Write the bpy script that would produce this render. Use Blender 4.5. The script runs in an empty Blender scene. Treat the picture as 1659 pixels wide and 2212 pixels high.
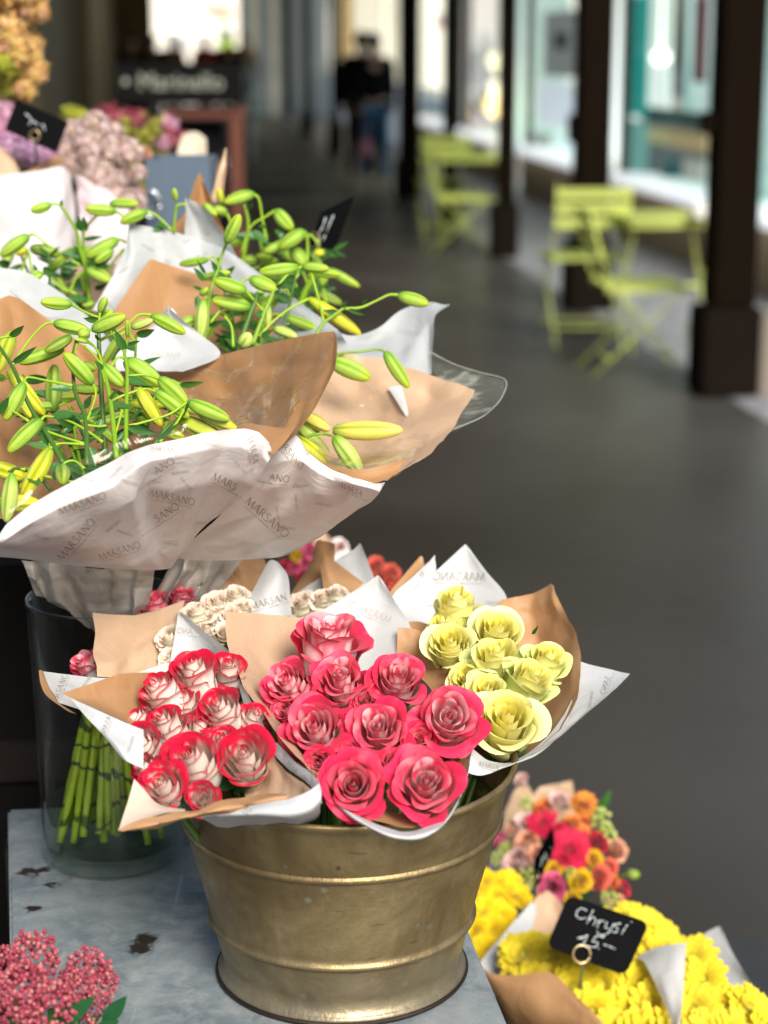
import bpy, bmesh, math, random
import numpy as np
from mathutils import Vector, Matrix, noise
from mathutils.bvhtree import BVHTree
R = math.radians
rnd = random.Random(7)
scn = bpy.context.scene
COL = scn.collection

# ------------------------------------------------------------------ camera
F, CU, CV, TH, CAMZ = 4147.0, 829.5, 1106.0, R(13.64), 1.6
CT, ST = math.cos(TH), math.sin(TH)
def ray(u, v):
    a = (u - CU) / F; b = (v - CV) / F
    return Vector((a, CT - b * ST, -ST - b * CT))
def P(u, v, Y):
    d = ray(u, v); return Vector((0, 0, CAMZ)) + d * (Y / d.y)
def G(u, v, z=0.0):
    d = ray(u, v); return Vector((0, 0, CAMZ)) + d * ((z - CAMZ) / d.z)
def PX(u, v, Y):
    return (Y / ray(u, v).y) / F          # metres per photo pixel at that depth
CAMLOC = Vector((0, 0, CAMZ))
cam_d = bpy.data.cameras.new('camera'); cam = bpy.data.objects.new('camera', cam_d); COL.objects.link(cam)
cam.location = CAMLOC; cam.rotation_euler = (R(90) - TH, 0, 0)
cam_d.sensor_fit = 'VERTICAL'; cam_d.sensor_height = 32; cam_d.sensor_width = 24
cam_d.lens = F / 2212 * 32
cam_d.clip_start = 0.05; cam_d.clip_end = 500
cam_d.dof.use_dof = True; cam_d.dof.focus_distance = 1.69; cam_d.dof.aperture_fstop = 3.9
scn.camera = cam
scn.view_settings.view_transform = 'Standard'; scn.view_settings.look = 'None'
scn.view_settings.exposure = 0; scn.view_settings.gamma = 1
scn.render.engine = 'CYCLES'
try:
    scn.cycles.use_denoising = True
    scn.cycles.max_bounces = 10; scn.cycles.transparent_max_bounces = 24; scn.cycles.transmission_bounces = 10
    scn.cycles.caustics_reflective = False; scn.cycles.caustics_refractive = False
    scn.cycles.sample_clamp_indirect = 6
except Exception: pass

# ------------------------------------------------------------------ object helpers
WM = {}
def reg(o, parent=None, M=None):
    COL.objects.link(o)
    M = M or Matrix.Identity(4)
    if parent is not None:
        o.parent = parent; o.matrix_parent_inverse = WM[parent.name].inverted()
    o.matrix_basis = M; WM[o.name] = M.copy()
    return o
def tag(o, label=None, cat=None, group=None, kind=None):
    if label: o['label'] = label
    if cat: o['category'] = cat
    if group: o['group'] = group
    if kind: o['kind'] = kind
    return o
def thing(name, label, cat, loc, group=None):
    o = bpy.data.objects.new(name, None); o.empty_display_size = .02
    reg(o, None, Matrix.Translation(Vector(loc)))
    return tag(o, label, cat, group)
def me_from(name, verts, faces, mats, midx=None, smooth=True, uvs=None, cols=None):
    me = bpy.data.meshes.new(name)
    me.from_pydata([tuple(v) for v in verts], [], [tuple(f) for f in faces])
    for m in (mats if isinstance(mats, (list, tuple)) else [mats]): me.materials.append(m)
    if midx is not None: me.polygons.foreach_set('material_index', np.array(midx, dtype=np.int32))
    me.polygons.foreach_set('use_smooth', np.full(len(me.polygons), smooth))
    if uvs is not None:
        uv = me.uv_layers.new(name='UVMap'); li = np.empty(len(me.loops), dtype=np.int32)
        me.loops.foreach_get('vertex_index', li)
        uv.data.foreach_set('uv', np.array(uvs, dtype=np.float32)[li].ravel())
    if cols:
        for nm, c in cols.items():
            a = me.color_attributes.new(nm, 'FLOAT_COLOR', 'POINT')
            c = np.array(c, dtype=np.float32)
            if c.shape[1] == 3: c = np.hstack([c, np.ones((len(c), 1), np.float32)])
            a.data.foreach_set('color', c.ravel())
    me.update(); return me
def part(name, verts, faces, mats, parent=None, **k):
    """mesh in world coordinates; its origin goes to the middle of its points"""
    vs = np.array([tuple(v) for v in verts], dtype=float)
    c = (vs.max(0) + vs.min(0)) / 2
    me = me_from(name, vs - c, faces, mats, **k)
    return reg(bpy.data.objects.new(name, me), parent, Matrix.Translation(Vector(c)))
def inst(name, me, parent, M):
    return reg(bpy.data.objects.new(name, me), parent, M)

class MB:
    """collects simple shapes into ONE mesh"""
    def __init__(s): s.v, s.f, s.m = [], [], []
    def add(s, v, f, mi=0):
        o = len(s.v); s.v += [tuple(x) for x in v]; s.f += [tuple(i + o for i in q) for q in f]; s.m += [mi] * len(f); return s
    def box(s, c, d, rot=0.0, mi=0, bev=0.0, M=None):
        x, y, z = (Vector(d) / 2); b = min(bev, x * .9, y * .9, z * .9)
        T = M or (Matrix.Translation(Vector(c)) @ Matrix.Rotation(rot, 4, 'Z'))
        if b <= 0:
            vs = [(sx * x, sy * y, sz * z) for sz in (-1, 1) for sy in (-1, 1) for sx in (-1, 1)]
            fs = [(0, 2, 3, 1), (4, 5, 7, 6), (0, 1, 5, 4), (2, 6, 7, 3), (0, 4, 6, 2), (1, 3, 7, 5)]
        else:
            bm = bmesh.new(); bmesh.ops.create_cube(bm, size=1)
            for q in bm.verts: q.co = Vector((q.co.x * 2 * x, q.co.y * 2 * y, q.co.z * 2 * z))
            bmesh.ops.bevel(bm, geom=bm.edges[:], offset=b, segments=2, affect='EDGES')
            bm.verts.index_update()
            vs = [q.co.copy() for q in bm.verts]; fs = [[q.index for q in f.verts] for f in bm.faces]; bm.free()
        return s.add([T @ Vector(q) for q in vs], fs, mi)
    def tube(s, pts, rad, n=8, mi=0, cap=True):
        v, f = tube_geo(pts, rad, n, cap); return s.add(v, f, mi)
    def lathe(s, prof, c=(0, 0, 0), n=32, mi=0):
        v = []; f = []
        for r_, z in prof:
            for k in range(n):
                a = 2 * math.pi * k / n; v.append((c[0] + r_ * math.cos(a), c[1] + r_ * math.sin(a), c[2] + z))
        for i in range(len(prof) - 1):
            for k in range(n):
                k2 = (k + 1) % n; f.append((i * n + k, i * n + k2, (i + 1) * n + k2, (i + 1) * n + k))
        return s.add(v, f, mi)
    def ball(s, c, r_, nu=10, nv=6, mi=0, sc=(1, 1, 1)):
        v = [(c[0], c[1], c[2] - r_ * sc[2])]; f = []
        for j in range(1, nv):
            t = math.pi * j / nv
            for i in range(nu):
                a = 2 * math.pi * i / nu
                v.append((c[0] + r_ * sc[0] * math.sin(t) * math.cos(a), c[1] + r_ * sc[1] * math.sin(t) * math.sin(a), c[2] - r_ * sc[2] * math.cos(t)))
        v.append((c[0], c[1], c[2] + r_ * sc[2])); L = len(v) - 1
        for i in range(nu):
            f.append((0, 1 + (i + 1) % nu, 1 + i)); f.append((L, L - nu + i, L - nu + (i + 1) % nu))
        for j in range(nv - 2):
            for i in range(nu):
                a = 1 + j * nu; f.append((a + i, a + (i + 1) % nu, a + nu + (i + 1) % nu, a + nu + i))
        return s.add(v, f, mi)
    def build(s, name, mats, parent=None, smooth=True):
        return part(name, s.v, s.f, mats, parent, midx=s.m, smooth=smooth)

def cr1(p, n):
    """Catmull-Rom through the points p (k x d array), n samples"""
    p = np.asarray(p, float); k = len(p)
    if k == 1: return np.repeat(p, n, 0)
    t = np.linspace(0, k - 1, n); i = np.minimum(t.astype(int), k - 2); u = (t - i)[:, None]
    if k == 2: return p[0] * (1 - u) + p[1] * u
    e = np.vstack([2 * p[0] - p[1], p, 2 * p[-1] - p[-2]])
    a, b, c, d = e[i], e[i + 1], e[i + 2], e[i + 3]
    return .5 * (2 * b + (c - a) * u + (2 * a - 5 * b + 4 * c - d) * u ** 2 + (3 * b - a - 3 * c + d) * u ** 3)

def tube_geo(pts, rad, n=8, cap=True):
    pts = [Vector(q) for q in pts]; k = len(pts)
    if not isinstance(rad, (list, tuple, np.ndarray)): rad = [rad] * k
    v = []; f = []; up = None
    for i, q in enumerate(pts):
        t = (pts[min(i + 1, k - 1)] - pts[max(i - 1, 0)])
        t = t.normalized() if t.length > 1e-9 else Vector((0, 0, 1))
        if up is None:
            up = t.orthogonal().normalized()
        up = (up - t * up.dot(t)); up = up.normalized() if up.length > 1e-6 else t.orthogonal().normalized()
        w = t.cross(up)
        for j in range(n):
            a = 2 * math.pi * j / n; v.append(q + (up * math.cos(a) + w * math.sin(a)) * rad[i])
    for i in range(k - 1):
        for j in range(n):
            j2 = (j + 1) % n; f.append((i * n + j, i * n + j2, (i + 1) * n + j2, (i + 1) * n + j))
    if cap:
        f.append(tuple(range(n - 1, -1, -1))); f.append(tuple((k - 1) * n + j for j in range(n)))
    return v, f
def pix_path(pts, Y=None, n=None):
    """photo-pixel path (u,v[,Y]) -> smooth 3-D points"""
    q = [P(p[0], p[1], p[2] if len(p) > 2 else Y) for p in pts]
    return [Vector(x) for x in cr1([tuple(x) for x in q], n or (len(q) - 1) * 5 + 1)]
def orient(base, tip, width, roll=0.0, thick=None):
    """matrix taking a unit (+Z long) mesh from base to tip; its +Y looks at the camera"""
    d = tip - base; L = d.length; z = d / L
    toc = (CAMLOC - base).normalized(); y = toc - z * toc.dot(z)
    y = y.normalized() if y.length > 1e-4 else z.orthogonal().normalized()
    x = y.cross(z)
    x, y = x * math.cos(roll) + y * math.sin(roll), y * math.cos(roll) - x * math.sin(roll)
    th = thick or width
    M = Matrix(((x.x * width, y.x * th, z.x * L, base.x), (x.y * width, y.y * th, z.y * L, base.y),
                (x.z * width, y.z * th, z.z * L, base.z), (0, 0, 0, 1)))
    return M

# ------------------------------------------------------------------ materials
def mat(name):
    m = bpy.data.materials.new(name); m.use_nodes = True
    nt = m.node_tree; nt.nodes.clear()
    return m, nt, nt.nodes, nt.links
class NB:
    def __init__(s, name):
        s.m, s.nt, s.n, s.l = mat(name); s.out = s.n.new('ShaderNodeOutputMaterial')
    def node(s, t, **k):
        q = s.n.new(t)
        for a, b in k.items():
            if a.startswith('_'): setattr(q, a[1:], b)
            else: q.inputs[a.replace('__', ' ')].default_value = b
        return q
    def link(s, a, b): s.l.new(a, b)
    def noise(s, scale, detail=4, rough=.55, coord=None, dist=0):
        q = s.node('ShaderNodeTexNoise', Scale=scale, Detail=detail, Roughness=rough, Distortion=dist)
        if coord is not None: s.link(coord, q.inputs['Vector'])
        return q.outputs['Fac']
    def ramp(s, fac, stops, interp='LINEAR'):
        q = s.n.new('ShaderNodeValToRGB'); q.color_ramp.interpolation = interp
        e = q.color_ramp.elements
        while len(e) < len(stops): e.new(.5)
        for i, (p_, c) in enumerate(stops):
            e[i].position = p_; e[i].color = (*c, 1) if len(c) == 3 else c
        s.link(fac, q.inputs['Fac']); return q.outputs['Color']
    def mix(s, fac, a, b, blend='MIX'):
        q = s.n.new('ShaderNodeMix'); q.data_type = 'RGBA'; q.blend_type = blend
        for sock, val in ((q.inputs[0], fac), (q.inputs[6], a), (q.inputs[7], b)):
            if hasattr(val, 'links'): s.link(val, sock)
            elif isinstance(val, (int, float)): sock.default_value = val
            else: sock.default_value = (*val, 1) if len(val) == 3 else val
        return q.outputs[2]
    def math(s, op, a, b=0.0, clamp=False):
        q = s.n.new('ShaderNodeMath'); q.operation = op; q.use_clamp = clamp
        for sock, val in ((q.inputs[0], a), (q.inputs[1], b)):
            if hasattr(val, 'links'): s.link(val, sock)
            else: sock.default_value = val
        return q.outputs[0]
    def bump(s, h, strength=.3, dist=.001):
        q = s.node('ShaderNodeBump', Strength=strength, Distance=dist); s.link(h, q.inputs['Height']); return q.outputs['Normal']
    def coord(s, which='Object'):
        return s.n.new('ShaderNodeTexCoord').outputs[which]
    def world(s):
        return s.n.new('ShaderNodeNewGeometry').outputs['Position']
    def bsdf(s, col=(.8, .8, .8), rough=.5, metal=0, normal=None, spec=.5, **k):
        q = s.n.new('ShaderNodeBsdfPrincipled')
        for sock, val in (('Base Color', col), ('Roughness', rough), ('Metallic', metal), ('Specular IOR Level', spec)):
            if hasattr(val, 'links'): s.link(val, q.inputs[sock])
            elif sock == 'Base Color': q.inputs[sock].default_value = (*val, 1)
            else: q.inputs[sock].default_value = val
        if normal is not None: s.link(normal, q.inputs['Normal'])
        for a, b in k.items():
            i = q.inputs[a.replace('__', ' ')]
            if hasattr(b, 'links'): s.link(b, i)
            else: i.default_value = b
        return q.outputs[0]
    def translucent(s, col, shader, fac, normal=None):
        t = s.n.new('ShaderNodeBsdfTranslucent')
        if hasattr(col, 'links'): s.link(col, t.inputs['Color'])
        else: t.inputs['Color'].default_value = (*col, 1)
        return s.mixsh(fac, shader, t.outputs[0])
    def mixsh(s, fac, a, b):
        q = s.n.new('ShaderNodeMixShader')
        if hasattr(fac, 'links'): s.link(fac, q.inputs[0])
        else: q.inputs[0].default_value = fac
        s.link(a, q.inputs[1]); s.link(b, q.inputs[2]); return q.outputs[0]
    def done(s, sh): s.link(sh, s.out.inputs['Surface']); return s.m

def simple(name, col, rough=.6, metal=0, var=.12, scale=8, bump=0.0, spec=.5, emit=None, es=0):
    b = NB(name); n = b.noise(scale, 5)
    c = b.mix(n, tuple(x * (1 - var) for x in col), tuple(min(1, x * (1 + var)) for x in col))
    nm = b.bump(b.noise(scale * 6, 4), bump, .002) if bump else None
    k = {}
    if emit: k = {'Emission Color': (*emit, 1), 'Emission Strength': es}
    return b.done(b.bsdf(c, rough, metal, nm, spec, **k))

def paper_mat(name, c0, c1, rough, transl, ribs=False, spec=.35):
    b = NB(name); uv = b.coord('UV'); pos = b.world()
    big = b.noise(9, 3, .5, pos); fib = b.noise(500, 3, .6, pos)
    c = b.mix(big, c0, c1)
    c = b.mix(b.math('MULTIPLY', fib, .30), c, tuple(x * .6 for x in c0))
    h = b.math('MULTIPLY', fib, .5)
    if ribs:
        w = b.node('ShaderNodeTexWave', Scale=95.0, Distortion=.6); w.wave_type = 'BANDS'; w.bands_direction = 'Y'
        b.link(uv, w.inputs['Vector'])
        w.inputs['Scale'].default_value = 130
        h = b.math('ADD', h, b.math('MULTIPLY', w.outputs['Fac'], .5))
        c = b.mix(b.math('MULTIPLY', w.outputs['Fac'], .13), c, tuple(x * .5 for x in c0))
    cr = b.noise(26, 3, .6, pos, 1.2)
    h2 = b.math('ADD', b.math('MULTIPLY', h, .12), b.math('MULTIPLY', cr, 2.2))
    nm = b.bump(h2, .35, .0022)
    return b.done(b.translucent(c, b.bsdf(c, rough, 0, nm, spec), transl))
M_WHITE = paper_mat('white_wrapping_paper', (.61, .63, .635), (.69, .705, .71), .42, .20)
M_WHITEB = paper_mat('toned_down_white_paper', (.47, .495, .495), (.55, .575, .575), .45, .16)  # back sheets: white paper darkened in colour against the full sun
M_WHITEPINK = paper_mat('waxed_bounce_tint_paper', (.82, .775, .755), (.88, .85, .835), .34, .15, spec=.5)  # pinkish tint of bounced light is mixed into the paper colour
M_KRAFT = paper_mat('kraft_paper', (.40, .205, .080), (.52, .29, .130), .55, .13, ribs=True)
M_KRAFTP = paper_mat('pale_kraft_paper', (.60, .40, .25), (.68, .47, .31), .55, .12)
M_KRAFTS = paper_mat('smooth_kraft_paper', (.47, .255, .115), (.57, .335, .165), .5, .16)
M_INK = simple('bronze_print', (.27, .21, .155), .5, 0, .2, 60)
M_INKP = simple('pale_print', (.46, .40, .35), .5, 0, .2, 60)

def film_mat():
    b = NB('clear_cellophane'); pos = b.world()
    n = b.noise(16, 3, .6, pos, 2.0); nm = b.bump(n, .6, .004)
    g = b.node('ShaderNodeBsdfGlossy', Roughness=.14); g.inputs['Color'].default_value = (1, .95, .84, 1); b.link(nm, g.inputs['Normal'])
    t = b.n.new('ShaderNodeBsdfTransparent'); t.inputs[0].default_value = (.97, .97, .96, 1)
    fr = b.node('ShaderNodeLayerWeight', Blend=.5); b.link(nm, fr.inputs['Normal'])
    return b.done(b.mixsh(b.math('ADD', b.math('MULTIPLY', b.math('POWER', fr.outputs['Facing'], 3.0), .55), .03, True), t.outputs[0], g.outputs[0]))
M_FILM = film_mat()
def haze_film():
    b = NB('glint_streaked_cellophane'); pos = b.world(); m = b.node('ShaderNodeMapping', Scale=(9, 60, 60)); m.inputs['Rotation'].default_value = (.3, .7, .5); b.link(pos, m.inputs['Vector'])
    n = b.noise(1, 3, .6, m.outputs[0], .8); f = b.math('ADD', b.math('MULTIPLY', b.ramp(n, [(.5, (0, 0, 0)), (.72, (1, 1, 1))]), 0.55), .10)  # pale streaks paint the film's highlights into its colour
    t = b.n.new('ShaderNodeBsdfTransparent'); t.inputs[0].default_value = (.93, .95, .90, 1)
    return b.done(b.mixsh(f, t.outputs[0], b.bsdf((.55, .58, .50), .25, 0, None, .6)))
M_GLINTFILM = haze_film()  # clear film with highlights painted on as pale streaks

def flower_mat(name, transl=.28, rough=.55, attr2=True, spec=.25, bumpy=.25, nscale=160):
    b = NB(name)
    a = b.node('ShaderNodeAttribute', _attribute_name='Col').outputs['Color']
    if attr2:
        a2 = b.node('ShaderNodeAttribute', _attribute_name='Col2').outputs['Color']
        bf = b.n.new('ShaderNodeNewGeometry').outputs['Backfacing']
        a = b.mix(bf, a, a2)
    n = b.noise(nscale, 3, .6, b.coord('Object'))
    if nscale < 40: n = b.noise(nscale, 3, .6, b.coord('Object'))
    c = b.mix(b.math('MULTIPLY', n, .35), a, b.mix(1.0, a, (.88, .86, .86), 'MULTIPLY'))
    nm = b.bump(n, bumpy, .02)
    return b.done(b.translucent(c, b.bsdf(c, rough, 0, nm, spec, **{'Sheen Weight': .12}), transl))
M_PETAL = flower_mat('rose_petal', .15, .5, True, .3, .06, 5)
M_BUD = flower_mat('lily_bud_skin', .16, .50, False, .3, .12, 22)
M_DAISY = flower_mat('chrysanthemum_petal', .12, .55, False, .2, .2, 8)
def green_mat(name, c0, c1, rough=.4, transl=.12, scale=40):
    b = NB(name); pos = b.world(); n = b.noise(scale, 4, .55, pos)
    c = b.mix(n, c0, c1); nm = b.bump(b.noise(scale * 6, 3, .6, pos), .25, .001)
    return b.done(b.translucent(c, b.bsdf(c, rough, 0, nm, .45), transl))
M_STEM = green_mat('lily_stem_green', (.16, .31, .015), (.27, .46, .025))
M_STEMD = green_mat('lily_dark_stem', (.045, .12, .018), (.10, .21, .03))
M_LEAF = green_mat('lily_leaf_green', (.028, .11, .022), (.07, .20, .035), .38)
M_LEAFD = green_mat('dark_glossy_leaf', (.01, .07, .025), (.03, .14, .05), .3)
M_PEDI = green_mat('lily_pedicel_green', (.26, .46, .018), (.38, .58, .03), .42)

# ------------------------------------------------------------------ printed lettering (stroke letters)
def _arc(cx, cy, rx, ry, a0, a1, n=10):
    return [(cx + rx * math.cos(R(a0 + (a1 - a0) * i / n)), cy + ry * math.sin(R(a0 + (a1 - a0) * i / n))) for i in range(n + 1)]
GL = {  # width, strokes (points, weight)
 'M': (1.06, [([(.06, 0), (.16, 1)], .05), ([(.16, 1), (.53, .02)], .10), ([(.53, .02), (.88, 1)], .05), ([(.88, 1), (1.0, 0)], .10), ([(0, 0), (.13, 0)], .04), ([(.92, 0), (1.06, 0)], .04)]),
 'A': (.86, [([(.04, 0), (.42, 1)], .05), ([(.42, 1), (.80, 0)], .10), ([(.17, .35), (.66, .35)], .045), ([(-.02, 0), (.11, 0)], .04), ([(.72, 0), (.88, 0)], .04)]),
 'R': (.74, [([(.12, 0), (.12, 1)], .10), ([(.12, 1), (.32, 1), (.47, .92), (.53, .76), (.47, .60), (.33, .52), (.12, .5)], .055), ([(.32, .52), (.70, 0)], .10), ([(.04, 0), (.20, 0)], .04)]),
 'S': (.58, [([(.50, .84), (.42, .96), (.28, 1), (.13, .93), (.08, .78), (.14, .63), (.29, .53), (.45, .42), (.51, .26), (.44, .09), (.28, 0), (.12, .04), (.04, .17)], .07)]),
 'N': (.90, [([(.12, 0), (.12, 1)], .05), ([(.12, 1), (.78, .02)], .10), ([(.78, 0), (.78, 1)], .05), ([(.04, 0), (.20, 0)], .04), ([(.70, 1), (.87, 1)], .04)]),
 'O': (.98, [(_arc(.48, .5, .43, .5, 0, 360, 22), .07)])}
def stroke_polys(pts, w, step):
    """quads of a widened 2-D polyline, cut fine enough to lie on a curved sheet"""
    out = []
    q = []
    for i in range(len(pts) - 1):
        a, b = Vector(pts[i]), Vector(pts[i + 1]); k = max(1, int(math.ceil((b - a).length / step)))
        q += [a.lerp(b, j / k) for j in range(k)]
    q.append(Vector(pts[-1]))
    L = []
    for i, c in enumerate(q):
        t = (q[min(i + 1, len(q) - 1)] - q[max(i - 1, 0)]); t = t.normalized() if t.length else Vector((1, 0))
        nrm = Vector((-t.y, t.x)) * w / 2; L.append((c + nrm, c - nrm))
    for i in range(len(L) - 1): out.append((L[i][0], L[i][1], L[i + 1][1], L[i + 1][0]))
    return out
def word_polys(word, first=0, last=None, line=True):
    x = 0; out = []; xs = []
    for ch in word:
        w, st = GL[ch]; xs.append(x)
        for pts, wt in st: out.append((len(xs) - 1, stroke_polys([(px + x, py) for px, py in pts], wt, .3)))
        x += w + .10
    W = x - .10; n = len(word)
    last = n if last is None else last
    polys = [q for i, qs in out if first <= i < last for q in qs]
    if line:
        polys += stroke_polys([(.25, -.36), (W * .36, -.36)], .035, .3) + stroke_polys([(W * .66, -.36), (W - .25, -.36)], .035, .3)
        rr = random.Random(3); x = W * .38
        while x < W * .645:                                   # the small line of lettering under the name
            h = rr.choice([.09, .09, .15]); polys += stroke_polys([(x, -.42), (x + .01, -.42 + h)], .03, .3)
            polys += stroke_polys([(x, -.42 + .09), (x + .05, -.40 + .09), (x + .055, -.42)], .025, .3)
            x += rr.choice([.085, .10, .10, .15])
    c = Vector((W / 2, .5))
    return [[Vector(p_) - c for p_ in q] for q in polys], W

def lin1(p, n):
    p = np.asarray(p, float); k = len(p); t = np.linspace(0, k - 1, n); i = np.minimum(t.astype(int), max(0, k - 2)); u = (t - i)[:, None]
    return p[i] * (1 - u) + p[np.minimum(i + 1, k - 1)] * u
def cr_grid(rows, M, N, crisp=0.0):
    """net of control points -> M x N surface points; crisp 1 = flat facets with sharp folds, 0 = smooth"""
    rows3 = [[tuple(P(*p)) for p in r_] for r_ in rows]
    def both(f, g):
        A_ = np.array([f(r_, N) for r_ in rows3]); return np.array([g(A_[:, j], M) for j in range(N)]).transpose(1, 0, 2)
    S_ = both(cr1, cr1)
    return S_ if not crisp else S_ * (1 - crisp) + both(lin1, lin1) * crisp

def patch(name, rows, mat_, parent, amp=.0012, fr=22, mn=None, text=(), ink=None, seed=0, label=None, step=7.0, dY=None, ts=1.0, jit=0.0):
    """a sheet of paper given by a net of control points (u, v, Y); text = [(u, v, height px, angle, mirrored, first, last)] printed on it"""
    if dY: rows = [[(p[0], p[1], p[2] + dY) for p in r_] for r_ in rows]
    if mn is None:
        lu = max(sum(math.dist(r_[i][:2], r_[i + 1][:2]) for i in range(len(r_) - 1)) for r_ in rows)
        lv = max(sum(math.dist(rows[i][min(j, len(rows[i]) - 1)][:2], rows[i + 1][min(j, len(rows[i + 1]) - 1)][:2]) for i in range(len(rows) - 1)) for j in range(max(len(r_) for r_ in rows)))
        mn = (int(min(70, max(8, lv / step))), int(min(90, max(8, lu / step))))
    M, N = mn
    if jit:                                                 # creased sheet: inner net points pushed in and out, folds left sharp
        rj = random.Random(seed + 9)
        rows = [[(p[0] + (rj.uniform(-5, 5) if 0 < a < len(r_) - 1 and 0 < c < len(rows) - 1 else 0), p[1] + (rj.uniform(-5, 5) if 0 < a < len(r_) - 1 and 0 < c < len(rows) - 1 else 0), p[2] + rj.uniform(-jit, jit) * (1 if 0 < c < len(rows) - 1 else .35)) for a, p in enumerate(r_)] for c, r_ in enumerate(rows)]
    g = cr_grid(rows, M, N, .75 if jit else 0)
    du = np.gradient(g, axis=1); dv = np.gradient(g, axis=0); nn = np.cross(du, dv)
    nn /= np.maximum(np.linalg.norm(nn, axis=2, keepdims=True), 1e-9)
    so = Vector((seed * 3.7, seed * 1.3, 0)); rc = random.Random(seed + 50); cre = [(math.cos(t_) * .8, math.sin(t_) * .8, rc.random()) for t_ in [rc.uniform(0, 3.14) for _ in range(4)]]; fade = np.ones((M, N))
    for i in range(M):
        for j in range(N):
            q = Vector(g[i, j]) * fr + so
            a = noise.noise(q) + .6 * (1 - 2 * abs(noise.noise(q * 1.9 + Vector((5, 2, 1))))) + .3 * noise.noise(q * 4.1)
            cz = 0
            for k in range(4):                              # straight sharp creases, each fading in and out along the sheet
                ck = cre[k]; x = (j * ck[0] + i * ck[1]) * step / 60 + ck[2]; m_ = max(0, noise.noise(q * .45 + Vector((k * 7.1, 3, k))) + .05)
                cz += (abs((x % 1) - .5) * 4 - 1) * m_ * 1.5
            g[i, j] += nn[i, j] * (a + cz) * amp
    sz_u = np.linalg.norm(np.diff(g, axis=1), axis=2).mean(0).sum(); sz_v = np.linalg.norm(np.diff(g, axis=0), axis=2).mean(1).sum()
    vs = [tuple(g[i, j]) for i in range(M) for j in range(N)]
    uv = [(j / (N - 1) * sz_u, i / (M - 1) * sz_v) for i in range(M) for j in range(N)]
    fs = [(i * N + j, i * N + j + 1, (i + 1) * N + j + 1, (i + 1) * N + j) for i in range(M - 1) for j in range(N - 1)]
    mi = [0] * len(fs)
    if text:
        bv = BVHTree.FromPolygons(vs, fs)
        for t in text:
            u, v, h, ang, mir = t[:5]; h *= ts; fi, la = (t[5:7] if len(t) > 6 else (0, None))
            polys, W = word_polys('MARSANO', fi, la, h > 7)
            ca, sa = math.cos(R(ang)), math.sin(R(ang))
            for q in polys:
                pts = []
                for p_ in q:
                    x = -p_.x if mir else p_.x; y = -p_.y
                    d = ray(u + (x * ca - y * sa) * h, v + (x * sa + y * ca) * h).normalized()
                    hit = bv.ray_cast(CAMLOC, d)
                    if hit[0] is None: pts = None; break
                    pts.append(hit[0] - d * .0013)
                if pts:
                    o = len(vs); vs += [tuple(x) for x in pts]; uv += [(0, 0)] * 4; fs.append((o, o + 1, o + 2, o + 3)); mi.append(1)
    o = part(name, vs, fs, [mat_, ink or M_INK], parent, midx=mi, uvs=uv)
    if label: o['label'] = label
    return o
# ------------------------------------------------------------------ flower generators
def lerp(a, b, t): return a + (b - a) * t
def vmix(a, b, t):
    t = max(0, min(1, t)); return (a[0] + (b[0] - a[0]) * t, a[1] + (b[1] - a[1]) * t, a[2] + (b[2] - a[2]) * t)
def sstep(a, b, x):
    x = max(0, min(1, (x - a) / (b - a))); return x * x * (3 - 2 * x)

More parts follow.
